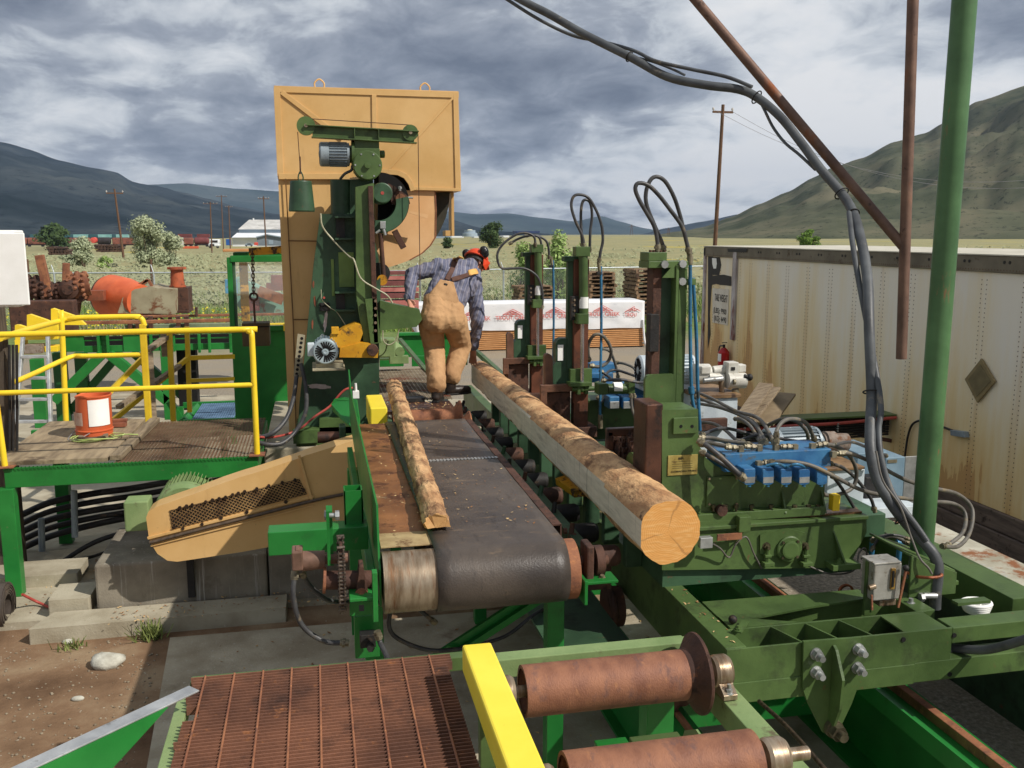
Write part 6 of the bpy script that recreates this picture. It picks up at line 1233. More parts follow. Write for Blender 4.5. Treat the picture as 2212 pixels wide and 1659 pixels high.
WT = mat('trailer_timber', (120, 104, 92), (86, 74, 66), 3, .85, st=(3, 1, 9), dirt=((60, 50, 44), .3, 5)); MB().box(TX-.05, TX+.1, TY0, TY1, .02, .20).build('timber_sill', WT, t, bev=.008); MB().box(TX-.03, TX+.1, TY0, TY1, .21, .395).build('timber_sill', WT, t, bev=.008)
m = MB(); y = 12.706; k = 0
cols = []
while y > TY0: cols += [y+.035, y-.035]; y -= .545
cols += [13.05, 13.75, 14.0]
for y in cols:
    z = TZ0+.05; dz = .045
    while z < TZ1-.2:
        s = .0055; m.add([(TX-.0001, y-s, z-s), (TX-.0001, y+s, z-s), (TX-.0001, y+s, z+s), (TX-.0001, y-s, z+s), (TX-.005, y, z)], [(0, 1, 4), (1, 2, 4), (2, 3, 4), (3, 0, 4)]); z += dz
y = TY0
while y < TY1: s = .006; m.add([(TX-.0301, y-s, TZ1-.14), (TX-.0301, y+s, TZ1-.14), (TX-.0301, y+s, TZ1-.128), (TX-.0301, y-s, TZ1-.128), (TX-.035, y, TZ1-.134)], [(0, 1, 4), (1, 2, 4), (2, 3, 4), (3, 0, 4)]); y += .04
m.build('rivets', mat('rusty_rivet', (110, 84, 58), (84, 60, 42), 20, .7), t)
m = MB()
for y in [12.9-.545*k for k in range(22)]:
    for dy in (0, .07): m.cyl((TX-.03, y+dy, TZ1-.06), (TX-.034, y+dy, TZ1-.06), .016, n=8)
m.build('rail_bolts', BLK, t)
T3 = lambda x, y, dx=0: (lambda q: Vector((TX-dx, q.y, q.z)))(V(1491+.1532*x, 508.3+.1532*y, X=TX))
a = T3(660, 200); b = T3(630, 1480); MB().box(TX-.04, TX, a.y-.06, a.y+.06, b.z, TZ1-.02).build('corner_post', mat('peeling_post', (196, 190, 190), (160, 150, 150), 4, .5, dirt=((116, 62, 48), .45, 4, (2, 2, .4))), t, bev=.006)
MB().box(TX-.03, TX+.02, TY1-.05, TY1+.03, TZ0, TZ1-.02).build('corner_post', mat('peeling_post', (1, 1, 1)), t, bev=.006)
def flat(pts, dx, th=.003): return [T3(x, y, dx) for x, y in pts]
m = MB(); m.plate(flat([(280, 190), (330, 310), (420, 310), (440, 420), (410, 560), (320, 560), (300, 800), (280, 1100), (290, 1400), (250, 1600), (255, 190)], .004), .002)
m.plate(flat([(310, 575), (400, 560), (480, 555), (585, 580), (583, 715), (500, 705), (430, 700), (370, 685), (310, 700)], .007), .002); m.plate(flat([(560, 190), (840, 190), (830, 240), (570, 235)], .042), .002); m.build('black_paint', mat('black_spray_paint', (52, 50, 48), (34, 33, 32), 12, .6), t)
m = MB(); m.plate(flat([(315, 320), (375, 325), (382, 400), (370, 470), (335, 470), (318, 400)], .008), .002); m.build('bare_patch', WHT, t)
sg = MB(); sg.plate(flat([(320, 745), (550, 762), (535, 1272), (320, 1228)], .006), .003); sign = sg.build('tare_sign', mat('sign_white', (226, 220, 206), (208, 198, 180), 6, .6), t)
def text(body, name, p0, xdir, ydir, height, width, m_, parent, bold=0, ext=.0006):
    cu = bpy.data.curves.new(name, 'FONT'); cu.body = body; cu.size = 1; cu.extrude = .002; cu.offset = bold
    ob = bpy.data.objects.new('tmp', cu); COL.objects.link(ob); dg = bpy.context.evaluated_depsgraph_get(); me = bpy.data.meshes.new_from_object(ob.evaluated_get(dg))
    bpy.data.objects.remove(ob)
    xs = [v.co.x for v in me.vertices]; ys = [v.co.y for v in me.vertices]; x0, x1, y0, y1 = min(xs), max(xs), min(ys), max(ys)
    X_ = Vector(xdir).normalized(); Y_ = Vector(ydir).normalized(); Zd = X_.cross(Y_); o = world_loc(parent); p0 = Vector(p0)
    for v in me.vertices: c = v.co.copy(); v.co = p0+X_*((c.x-x0)/(x1-x0)*width)+Y_*((c.y-y0)/(y1-y0)*height)+Zd*(c.z*.5)-o
    me.materials.clear(); me.materials.append(m_)
    ob = bpy.data.objects.new(name, me); COL.objects.link(ob); ob.parent = parent; return ob
INK = mat('black_lettering', (40, 38, 36), (30, 29, 28), 20, .6)
for body, x0, x1, yt, yb in (('TARE WEIGHT', 352, 532, 820, 922), ('(LBS): 9900', 335, 515, 1012, 1110), ('(KG): 4490', 340, 512, 1125, 1228)):
    a = T3(x0, yb, .009); b = T3(x1, yb, .009); c = T3(x0, yt, .009); text(body, 'lettering', a, (0, -1, 0), (0, 0, 1), c.z-a.z, a.y-b.y, INK, t, .01)
# placard and sockets on the trailer
P4 = lambda px, py, dx=0: (lambda q: Vector((TX-dx, q.y, q.z)))(V(px, py, X=TX))
m = MB(); cs = [(2140, 777), (2173, 818), (2116, 862), (2085, 818)]; m.plate([P4(2125, 774, .02), P4(2155, 824, .02), P4(2116, 870, .02), P4(2089, 819, .02)], .02); pk = m.build('placard_holder', mat('olive_frame', (150, 132, 92), (124, 108, 74), 8, .6), t, bev=.004)
m = MB(); m.plate([P4(2124, 787, .032), P4(2147, 823, .032), P4(2116, 857, .032), P4(2097, 820, .032)], .004); m.build('placard', mat('olive_card', (128, 116, 82), (110, 98, 68), 14, .7), pk)
m = MB(); m.plate([P4(2063, 928, .03), P4(2093, 932, .03), P4(2095, 945, .03), P4(2064, 940, .03)], .06); m.build('junction_box', GREY, t, bev=.005)
hose('trailer_cable', 'dark cable arching on the trailer side behind the green post', [P4(1960, 985, .03), P4(1967, 940, .03), P4(1978, 915, .03), P4(2000, 908, .03), P4(2030, 918, .03), P4(2064, 930, .03)], .012, BLK, cat='cable', ends=False)
t = thing('fire_extinguisher', 'small red fire extinguisher hanging on the trailer side above the pump', 'fire extinguisher', P4(1576, 795, .1))
c = P4(1575, 796, .10); m = MB(); m.lathe(c, (0, 0, 1), [(0, .03), (0, .075), (.02, .085), (.26, .085), (.31, .05), (.33, .03)], 24); m.build('cylinder', mat('extinguisher_red', (190, 30, 34), (160, 22, 28), 8, .35), t)
m = MB(); m.cyl(c+Vector((0, 0, .33)), c+Vector((0, 0, .38)), .02); m.bar(c+Vector((0, .06, .40)), c+Vector((0, -.09, .42)), .02, .012); m.build('valve', BLK, t)
m = MB(); m.tube([c+Vector((-.02, 0, .36)), c+Vector((-.03, .09, .34)), c+Vector((-.03, .12, .22)), c+Vector((-.03, .11, .05))], .012, 8); m.build('hose', RUB, t)
cyl_label(c, .088, 120, 220, .12, .24, 'label', WHT, t)
# tray with cables across to the trailer
t = thing('cable_tray', 'green topped cable tray carrying black cables across to the trailer', 'cable tray', (5.3, 9, .6))
MB().box(4.35, 6.29, 9.0, 9.25, 1.0, 1.02).build('tray_top', GRN, t, bev=.003); MB().box(4.35, 6.29, 9.2, 9.22, .78, 1.0).build('tray_back', RUSTD, t)
for k in range(7): MB().tube([(4.2, 9.08, .93-.028*k), (4.9, 9.07, .925-.028*k), (5.6, 9.08, .93-.028*k), (6.25, 9.08, .95-.028*k)], .013, 8).build('tray_cable', BLK, t)
hose('red_hose', 'dull red hose lying on the cables under the green tray top', [Vector((4.3, 8.98, .93)), Vector((4.9, 8.97, .95)), Vector((5.6, 8.98, .955)), Vector((6.28, 9.0, .985))], .018, REDM, ends=False)
for k, x in enumerate((4.45, 4.97, 5.55)):
    m = MB()
    for j in range(9): m.cyl((x, 8.965, .96-.027*j), (x, 8.965, .945-.027*j), .012, n=8)
    m.build('zip_tie', ZINC, t)
m = MB(); m.bar((5.9, 9.1, .78), (6.3, 9.1, .70), .05, .04); m.build('support', RUSTD, t)
# pump station
t = thing('hydraulic_pump', 'white hydraulic pump group with valves on a white reservoir tank', 'pump', V(1550, 955, Y=6.8))
m = MB(); a = V(1509, 950, Y=6.8); b = V(1594, 858, Y=6.8); m.box(a.x, b.x, 6.8, 7.6, .5, b.z); m.build('reservoir', LGREY, t, bev=.006)
m = MB(); m.box(a.x-.02, b.x+.02, 6.78, 7.62, b.z, b.z+.03); m.build('tank_lid', mat('oily_lid', (150, 120, 84), (100, 76, 54), 6, .5, dirt=((70, 52, 40), .3, 8)), t, bev=.003)
PW = mat('pump_white', (218, 216, 206), (192, 188, 176), 9, .45, dirt=((120, 104, 80), .15, 18))
F6 = lambda a, b, c, d, Y, dep, n, m_=PW, bev=.006: MB().fb(a, b, c, d, Y, dep).build(n, m_, t, bev=bev)
C6 = lambda a, b, c, d, Y, r, n, m_=PW: MB().cyl(V(a, b, Y=Y), V(c, d, Y=Y), r, n=20).build(n, m_, t)
C6(1499, 808, 1530, 808, 7.0, .085, 'coupling'); C6(1528, 815, 1560, 818, 6.95, .05, 'pump_body'); C6(1540, 800, 1568, 797, 6.95, .035, 'pump_neck'); C6(1570, 822, 1608, 822, 6.9, .065, 'pump_end')
F6(1573, 783, 1596, 812, 6.88, .1, 'control_box'); F6(1596, 788, 1612, 804, 6.9, .08, 'control_side'); F6(1516, 792, 1536, 808, 6.9, .06, 'small_valve'); F6(1580, 793, 1588, 800, 6.875, .004, 'gauge_window', BLK, 0)
C6(1558, 822, 1560, 860, 6.9, .022, 'riser_pipe', STEEL); C6(1520, 822, 1560, 818, 6.88, .022, 'cross_pipe', ZINC); C6(1588, 840, 1590, 856, 6.9, .03, 'drain_cock', BRASS); C6(1584, 825, 1588, 825, 6.83, .022, 'plug', BRASS)
C6(1608, 812, 1618, 816, 6.85, .016, 'knob_stem', BLK); MB().sphere(V(1619, 815, Y=6.85), .03, 8, 6).build('knob', BLK, t); F6(1560, 905, 1572, 925, 6.75, .1, 'brass_tee', BRASS)
F6(1509, 905, 1572, 930, 6.74, .05, 'rusty_bracket', RUSTD)
t = thing('pump_motor', 'large light grey electric motor behind the nearest mast', 'motor', V(1430, 830, Y=7.2)); emotor(V(1378, 800, Y=7.2), (1, -.05, 0), .125, .47, t, LGREY)
MB().fb(1395, 832, 1490, 846, 7.1, .3).build('motor_foot', LGREY, t, bev=.004)
t = thing('electric_motor', 'grey finned electric motor lying behind the near blue valve bank', 'motor', V(1700, 985, Y=6.3)); emotor(V(1652, 962, Y=6.3), (1, 0, 0), .13, .42, t, GREY)
m = MB(); p = V(1707, 930, Y=6.3); m.tube([p+Vector((.02*math.cos(a*.785), 0, .02*math.sin(a*.785))) for a in range(8)], .006, 6, 3, closed=True); m.build('lifting_eye', ZINC, t)
m = MB(); m.cyl(V(1775, 955, Y=6.3), V(1828, 955, Y=6.3), .07, n=16); m.cyl(V(1780, 955, Y=6.3), V(1800, 955, Y=6.3), .085, n=16); m.build('pump_casting', mat('rusty_cast', (150, 136, 124), (110, 96, 84), 12, .7, dirt=((110, 78, 58), .35, 16)), t)
C_ = thing('electrical_box', 'light blue steel box with a sloping lid behind the thick hoses', 'cabinet', V(1930, 1090, Y=6.2))
LB = mat('light_blue_paint', (128, 152, 166), (108, 134, 150), 5, .45, dirt=((110, 120, 124), .15, 10)); MB().fb(1911, 988, 1952, 1092, 6.2, .5).build('box', LB, C_, bev=.006); MB().fb(1850, 978, 1912, 1092, 6.25, .45).build('box_front', LB, C_, bev=.006); MB().fb(1953, 986, 1978, 1090, 6.3, .01).build('shield_plate', ZINC, C_, bev=.002)
MB().fb(1918, 993, 1938, 1000, 6.195, .004).build('rating_label', BRASS, C_)
C_ = thing('oil_tank', 'light grey oil tank box right of the blue valve bank', 'tank', V(1825, 1100, Y=5.9)); MB().fb(1786, 1016, 1866, 1100, 5.9, .5).build('tank_box', LGREY, C_, bev=.006); MB().fb(1786, 1016-6, 1868, 1016, 5.88, .54).build('tank_lid', mat('oily_lid', (1, 1, 1)), C_, bev=.003)
MB().fb(1868, 1030, 1905, 1095, 6.1, .1).build('dark_motor', BLK, C_, bev=.01); MB().fb(1830, 1098, 1985, 1120, 5.85, .5).build('tank_skid', LGREY, C_, bev=.004)
G4 = 'planks leaning on the trailer'
for i, (a, b, c, d, w_, lab) in enumerate([(1600, 910, 1655, 830, .16, 'longest weathered plank leaning on the trailer beside the pump'), (1615, 915, 1675, 838, .12, 'second leaning plank, right of the longest one'), (1640, 915, 1690, 850, .3, 'wide grey board leaning behind the two planks')]):
    m = MB(); m.bar(V(a, b, Y=8.6+.1*i), V(c, d, Y=9.2+.1*i), w_, .03); m.build('leaning_plank', WOOD if i < 2 else mat('grey_board', (150, 132, 104), (120, 104, 80), 4, .8), label=lab, cat='plank', group=G4, bev=.003)
# middle valve bank with parts of the second headblock
t = thing('valve_bank', 'farther blue valve bank with three solenoids between the second and third masts', 'valve bank', V(1330, 870, Y=7.4))
F7 = lambda a, b, c, d, Y, dep, n, m_=BLUE, bev=.006: MB().fb(a, b, c, d, Y, dep).build(n, m_, t, bev=bev)
F7(1277, 786, 1332, 806, 7.9, .2, 'manifold'); F7(1278, 806, 1325, 826, 7.8, .1, 'manifold'); F7(1314, 830, 1394, 860, 7.4, .2, 'manifold')
for px in (1327, 1356, 1384):
    m = MB(); p = V(px, 872, Y=7.2); m.box(p.x-.045, p.x+.045, 7.2, 7.35, p.z-.045, p.z+.06); o = m.build('solenoid', BLUE, t, bev=.01); m = MB(); m.box(p.x-.04, p.x+.04, 7.19, 7.2, p.z-.04, p.z+.02); m.build('cap', ZINC, o, bev=.004)
F7(1270, 862, 1394, 925, 7.45, .4, 'block_body', GRN, .006)
t = thing('hydraulic_cylinder', 'short green horizontal cylinder with a white label beside the middle mast', 'cylinder', V(1330, 854, Y=7.0))
F7(1293, 829, 1314, 853, 6.95, .12, 'end_block', GRN); C7 = MB().cyl(V(1312, 840, Y=7.0), V(1362, 840, Y=7.0), .042, n=24).build('barrel', GRN, t); F7(1358, 825, 1372, 851, 6.95, .12, 'end_block', GRN); MB().cyl(V(1324, 837, Y=6.995), V(1342, 837, Y=6.995), .043, n=24).build('label_band', WHT, t)
for i, pts in enumerate([((1300, 822, 6.9), (1340, 820, 6.9), (1378, 826, 6.9), (1395, 826, 7.0)), ((1363, 851, 6.93), (1366, 885, 6.9), (1378, 912, 6.9), (1392, 920, 7.0)), ((1369, 851, 6.93), (1374, 880, 6.9), (1385, 900, 6.9), (1396, 915, 7.0)), ((1297, 752, 7.5), (1318, 760, 7.6), (1330, 790, 7.7), (1336, 818, 7.7)), ((1296, 800, 7.5), (1310, 810, 7.5), (1326, 822, 7.4), (1340, 826, 7.3)), ((1330, 783, 8.0), (1350, 786, 7.9), (1370, 796, 7.8), (1378, 815, 7.7)), ((1290, 830, 7.4), (1320, 800, 7.7), (1360, 808, 7.6), (1392, 822, 7.4)), ((1290, 857, 7.3), (1300, 868, 7.3), (1308, 852, 7.4), (1315, 845, 7.4))]):
    lab = ['hose lying along the top of the short green cylinder', 'hose dropping from the right end of the short green cylinder', 'hose just right of the one dropping from the green cylinder', 'hose running from the middle mast down over the farther blue bank', 'low hose from the blue pipe to the farther blue bank', 'hose curving from the top of the farther blue bank to the grey motor', 'hose crossing behind the short green cylinder', 'little hose loop under the left end of the green cylinder'][i]
    hose('hydraulic_hose', label=lab, pts=[V(*p[:2], Y=p[2]) for p in pts], r=.012, m=RUB2 if i % 2 else RUB, group='hoses of the middle headblock')
t = thing('turning_chain', 'rusty toothed chain wheel behind the log left of the nearest headblock', 'chain', V(1350, 990, Y=5.3))
for k, (px, Y) in enumerate(((1342, 5.3), (1362, 5.15))):
    m = MB(); c = V(px, 990, Y=Y); 
    for a in range(0, 360, 18): q = c+Vector((0, math.cos(R(a))*.13, math.sin(R(a))*.13)); m.box(q.x-.03, q.x+.03, q.y-.016, q.y+.016, q.z-.016, q.z+.016); m.cyl(q+Vector((-.01, math.cos(R(a))*.012, math.sin(R(a))*.012)), q+Vector((-.01, math.cos(R(a))*.045, math.sin(R(a))*.045)), .012, .004, n=6)
    m.cyl(c+Vector((-.012, 0, 0)), c+Vector((.012, 0, 0)), .12, n=24); m.build('toothed_wheel', RUSTD, t)
m = MB(); m.fb(1312, 925, 1394, 942, 5.15, .05); m.fb(1312, 932, 1326, 974, 5.15, .05); m.build('log_hook', mat('brown_wear', (1, 1, 1)), label='dark steel hook arm reaching over the log beside the nearest mast', cat='hook', bev=.008)
m = MB(); m.cyl(V(1362, 1010, Y=5.0), V(1398, 1010, Y=5.0), .09, n=28); m.build('guide_wheel', GRN, label='green guide wheel behind the log below the toothed chain wheel', cat='wheel')
m = MB(); m.box(2.0, 3.5, 5.1, 5.5, 1.1, 1.22); m.box(2.0, 3.5, 7.0, 7.6, 1.1, 1.25); m.box(2.0, 3.5, 8.7, 9.2, 1.1, 1.25)
for k, yy in enumerate((5.05, 7.0, 8.7)): MB().box(1.93, 3.5, yy, yy+.5, 1.101, 1.25).build('cross_bed', GRN2, label=['green cross bed right behind the nearest headblock', 'green cross bed under the middle mast', 'green cross bed under the farthest mast'][k], cat='machine bed', bev=.006)
# dark drive gear hanging between the belt and the log
t = thing('log_turner', 'row of dark greasy rollers and brackets between the belt and the log', 'log turner', (1.5, 6, .9)); r5 = random.Random(5)
MB().box(1.38, 1.44, 4.6, 9.2, 1.12, 1.30).build('side_bar', GRN2, t)
for k in range(11):
    y = 4.75+.41*k; m = MB(); m.lathe((1.46, y, 1.22), (1, 0, 0), [(0, .02), (0, .045), (.02, .06), (.14, .06), (.16, .05), (.16, .02)], 20); m.build('roller', BLK if k % 3 else RUSTD, t)
    m = MB(); m.cyl((1.37, y+.15, 1.16), (1.37+.06*r5.random(), y+.12+.1*r5.random(), 1.36), .022, .014, n=9); m.prism([(y+.05, 1.1), (y+.22, 1.1), (y+.17, 1.26+.06*r5.random()), (y+.1, 1.27)], 'x', 1.40, 1.42); m.box(1.44, 1.6, y+.05, y+.08, 1.0, 1.16+.08*r5.random()); m.hexn((1.36, y+.15, 1.33), (-1, 0, 0), .02, .02); m.build('bracket', [RUSTD, BLK, GRN2][k % 3], t, bev=.004)
    MB().box(1.70, 1.80, y+.1, y+.16, 1.1, 1.42).build('log_rest', GRN2, t, bev=.006)
m = MB(); m.plate([V(1200, 1040, Y=5.9), V(1240, 1068, Y=5.6), V(1290, 1062, Y=5.6), V(1255, 1040, Y=5.8), V(1225, 1032, Y=5.9)], .05); m.build('yellow_pad', OYEL, t, bev=.004)

# a few more hoses crowding the near valve bank
for i, (pts, lab) in enumerate([([(1512, 958, 4.75), (1545, 950, 4.8), (1580, 960, 4.85), (1606, 978, 4.8), (1612, 1000, 4.6)], 'black hose dipping between the column and the blue bank'),
    ([(1590, 955, 4.9), (1640, 940, 5.0), (1700, 950, 5.0), (1755, 958, 4.8)], 'hose lying flat over the top of the near blue bank'),
    ([(1745, 1012, 4.42), (1722, 1003, 4.38), (1700, 1008, 4.40)], 'little blue taped hose bridging the fourth and third solenoids'),
    ([(1700, 1010, 4.42), (1680, 1002, 4.38), (1655, 1006, 4.40)], 'little blue taped hose bridging the third and second solenoids'),
    ([(1790, 1000, 4.7), (1820, 1010, 4.75), (1850, 1035, 4.8), (1880, 1075, 4.8), (1890, 1105, 4.8)], 'black hose sagging from the blue bank past the oil tank'),
    ([(1515, 940, 5.0), (1560, 925, 5.2), (1610, 935, 5.3), (1650, 950, 5.2)], 'black hose arching low from behind the column to the grey motor'),
    ([(1800, 962, 5.2), (1840, 955, 5.4), (1880, 970, 5.6), (1915, 985, 5.8)], 'black hose rising from the blue bank to the light blue box')]):
    hose('hydraulic_hose', lab, pts, .0105 if i not in (2, 3) else .008, BP if i in (2, 3) else RUB, group='hoses crowding the near valve bank', ends=i not in (2, 3))
a = V(1450, 1021, Y=4.532); b = V(1502, 1021, Y=4.532)
NPt = [o for o in bpy.data.objects if o.name == 'nameplate'][0]
text('CORPORATION', 'lettering', a, (1, 0, 0), (0, 0, 1), .008, b.x-a.x, INK, NPt); a = V(1466, 993, Y=4.532); text('BR', 'lettering', a, (1, 0, 0), (0, 0, 1), .012, .03, INK, NPt)
m = MB()
for py in (998, 1003, 1008, 1012): p = V(1452, py, Y=4.533); q = V(1496, py, Y=4.533); m.box(p.x, q.x, 4.5325, 4.534, p.z-.0006, p.z+.0006)
m.build('ruled_lines', INK, NPt)
# ================= PERSON =================
def limb(m, pts, n=14):
    """pts: (point, radius) chain of overlapping tapered capsules"""
    for (p, r) in pts: m.sphere(p, r, n, 10)
    for (p, r), (q, s) in zip(pts, pts[1:]):
        p, q = Vector(p), Vector(q)
        if (q-p).length > 1e-4: m.cyl(p, q, r*.995, s*.995, n=n)
def organic(m, name, mats, parent, voxel, smooth=3, disp=0, dsc=.08, **k):
    o = m.build(name, mats, parent, fix=False, **k)
    r = o.modifiers.new('remesh', 'REMESH'); r.mode = 'VOXEL'; r.voxel_size = voxel; r.use_smooth_shade = True
    s = o.modifiers.new('smooth', 'SMOOTH'); s.factor = .5; s.iterations = smooth
    if disp:
        tx = bpy.data.textures.new(name+'_folds', 'MUSGRAVE' if False else 'CLOUDS'); tx.noise_scale = dsc; tx.noise_depth = 4; tx.noise_type = 'HARD_NOISE'
        d = o.modifiers.new('folds', 'DISPLACE'); d.texture = tx; d.strength = disp; d.mid_level = .5; d.texture_coords = 'LOCAL'
        s2 = o.modifiers.new('smooth2', 'SMOOTH'); s2.factor = .5; s2.iterations = 1
    return o
SKIN = mat('skin', (206, 150, 124), (190, 132, 106), 14, .55, bump=.05)
TANC = mat('tan_duck_cloth', (196, 156, 112), (172, 132, 92), 4, .88, bump=.25, bsc=260, dirt=((150, 110, 72), .28, 5, (1, 1, 1), .2), dirt2=((112, 88, 66), .1, 7, (1, 1, 1), .15))
def shirt_mat():
    m = bpy.data.materials.new('striped_shirt'); m.use_nodes = True; n_ = m.node_tree; bs = n_.nodes['Principled BSDF']
    tcx = n_.nodes.new('ShaderNodeNewGeometry'); sp = n_.nodes.new('ShaderNodeSeparateXYZ'); n_.links.new(tcx.outputs['Position'], sp.inputs[0])
    n = n_.nodes.new('ShaderNodeTexNoise'); n.inputs['Scale'].default_value = 5; n_.links.new(tcx.outputs['Position'], n.inputs[0])
    u = mth(n_, 'MULTIPLY_ADD', n.outputs[0], .05, mth(n_, 'SUBTRACT', sp.outputs[0], mth(n_, 'MULTIPLY', sp.outputs[2], .32)))
    f = mth(n_, 'FRACT', mth(n_, 'DIVIDE', u, .085)); g_ = mth(n_, 'FRACT', mth(n_, 'DIVIDE', u, .0215))
    c = ramp(n_, f, [(0, s2l((96, 100, 122))), (.24, s2l((124, 124, 138))), (.40, s2l((158, 154, 160))), (.5, s2l((108, 112, 134))), (.74, s2l((80, 86, 110))), (.86, s2l((138, 136, 148)))], 'CONSTANT').outputs[0]
    c = mixc(n_, ramp(n_, g_, [(.14, (.5, .5, .5, 1)), (.16, (0, 0, 0, 1))]).outputs[0], c, s2l((62, 62, 84)))
    c = mixc(n_, ramp(n_, n.outputs[0], [(.5, (0, 0, 0, 1)), (.7, (.35, .35, .35, 1))]).outputs[0], c, s2l((150, 142, 150)))
    c = mixc(n_, .3, c, s2l((106, 108, 128))); n_.links.new(c, bs.inputs['Base Color']); bs.inputs['Roughness'].default_value = .85; return m
t = thing('person', 'person in striped shirt and tan overalls bending over the log, orange helmet with ear muffs', 'person', V(955, 850, Y=8.85))
v = lambda px, py, Y: V(px, py, Y=Y)
# joints
hL, hR = v(930, 690, 8.97), v(977, 690, 9.02); kL, kR = v(938, 752, 9.12), v(996, 746, 9.20); aL, aR = v(943, 826, 8.72), v(976, 812, 9.06)
pel = v(953, 690, 8.95); wai = v(958, 652, 9.0); che = v(985, 603, 9.14); nek = v(1013, 574, 9.24)
sL, sR = v(947, 577, 9.16), v(1022, 604, 9.16); eL, wL, pL = v(890, 592, 9.12), v(883, 645, 8.98), v(889, 664, 8.90)
eR, wR, pR = v(1032, 690, 9.12), v(1023, 750, 9.27), v(1022, 768, 9.33)
hc = v(1027, 566, 9.32)
RR, FF, ZZ = Vector((math.cos(YAW), -math.sin(YAW), 0)), Vector((math.sin(YAW), math.cos(YAW), 0)), Vector((0, 0, 1))
hu = (RR*.30+FF*.50+ZZ*.80).normalized(); hf = (RR*.55+FF*.50-ZZ*.55); hf = (hf-hu*hf.dot(hu)).normalized(); hs_ = hf.cross(hu).normalized()   # up, face, right
m = MB()
limb(m, [(hL, .085), (kL, .058), (aL, .042)]); limb(m, [(hR, .085), (kR, .058), (aR, .042)]); limb(m, [(hL, .09), (hR, .09)])
limb(m, [(pel, .09), (wai, .08), (che, .08), (nek, .052)]); limb(m, [(sL, .055), (che, .07), (sR, .055)])
limb(m, [(nek, .058), (hc-hu*.06, .06)]); limb(m, [(sL, .048), (eL, .038), (wL, .027)]); limb(m, [(sR, .048), (eR, .038), (wR, .027)])
# head: skull, jaw, nose, brow, ears
m.sphere(hc+hu*.02-hf*.01, .082, 18, 14); m.sphere(hc+hu*.03+hf*.025, .075, 16, 12); limb(m, [(hc-hu*.03+hf*.03, .062), (hc-hu*.075+hf*.055, .038)])
limb(m, [(hc+hf*.095+hu*.01, .010), (hc+hf*.118-hu*.022, .014)]); limb(m, [(hc+hf*.088-hu*.052-hs_*.015, .010), (hc+hf*.088-hu*.052+hs_*.015, .010)]); limb(m, [(hc+hf*.088+hu*.028-hs_*.03, .012), (hc+hf*.088+hu*.028+hs_*.03, .012)])
for s in (-1, 1):
    e = hc+hs_*s*.080-hf*.005-hu*.012; limb(m, [(e+hu*.022, .011), (e-hf*.012+hu*.008, .012), (e-hu*.022, .009)])
# hands: palm + five fingers each
def hand(m, wr, pc, dirs, thumb, wid, curl):
    d = (pc-wr).normalized(); side = Vector(wid).normalized(); kn = pc+d*.035
    limb(m, [(wr, .026), (pc-d*.01-side*.016, .020), (kn-side*.024, .013)]); limb(m, [(wr, .026), (pc-d*.01+side*.016, .020), (kn+side*.024, .013)]); limb(m, [(kn-side*.026, .013), (kn+side*.026, .013)])
    for i, ln in enumerate((.070, .080, .075, .058)):
        b = kn+side*(.030-.020*i); dd = (d+side*(.22-.15*i)).normalized(); c1 = b+dd*ln*.42+curl*ln*.12; c2 = c1+(dd+curl*.9).normalized()*ln*.34; c3 = c2+(dd+curl*1.7).normalized()*ln*.28
        limb(m, [(b, .0105), (c1, .0095), (c2, .0088), (c3, .0075)], 8)
    b = wr+d*.02+Vector(thumb)*.02; t1 = b+(d*.5+Vector(thumb)).normalized()*.038; t2 = t1+(d*.9+Vector(thumb)*.5+curl*.4).normalized()*.034; limb(m, [(b, .015), (t1, .0125), (t2, .010)], 8)
hand(m, wR, pR, None, (-RR*.8+FF*.1), RR*.9-FF*.3, Vector((0, .35, -.8))); hand(m, wL, pL, None, (RR*.8-FF*.5), RR*.5+FF*.7, (RR*.3-ZZ*.9))
organic(m, 'body', SKIN, t, .0065, 2)
# eyes (hardly seen from behind) and hair
for s in (-1, 1): MB().sphere(hc+hf*.082+hu*.012+hs_*s*.030, .011, 10, 8).build('eye', WHT, t)
HAIR = mat('brown_hair', (122, 88, 62), (84, 60, 44), 60, .8, bump=.5)
m = MB(); m.sphere(hc+hu*.028-hf*.018, .090, 18, 12); m.sphere(hc-hu*.015-hf*.035, .070, 16, 12); limb(m, [(hc-hu*.02-hf*.05-hs_*.03, .035), (hc-hu*.02-hf*.05+hs_*.03, .035)]); organic(m, 'hair', HAIR, t, .008, 1, .006, .01)
# helmet
OR = mat('helmet_orange', (232, 84, 48), (218, 70, 38), 5, .3, bump=0)
m = MB(); prof = []
for i in range(13):
    a = math.pi/2*i/12; prof.append((.03+.105*math.sin(a)-.0, .122*math.cos(a)))
base = hc+hu*.005
m.lathe(base, hu, [(.026, .112)]+prof[:-1]+[(.136, .002)], 36, cap=False)
hm_ = m.build('helmet', OR, t); sd = hm_.modifiers.new('t', 'SOLIDIFY'); sd.thickness = .004
m = MB(); m.lathe(base, hu, [(.020, .118), (.034, .128), (.040, .122)], 36, cap=False); o = m.build('brim', OR, hm_); sd = o.modifiers.new('t', 'SOLIDIFY'); sd.thickness = .004
m = MB(); m.plate([base+hu*.03+hf*.10-hs_*.08, base+hu*.03+hf*.10+hs_*.08, base+hu*.015+hf*.175+hs_*.04, base+hu*.015+hf*.175-hs_*.04], .005); m.build('peak', OR, hm_, bev=.002)
m = MB(); m.lathe(base, hu, [(.012, .100), (.012, .106), (-.018, .104), (-.018, .098)], 32, cap=False); m.build('inner_band', BLK, hm_)
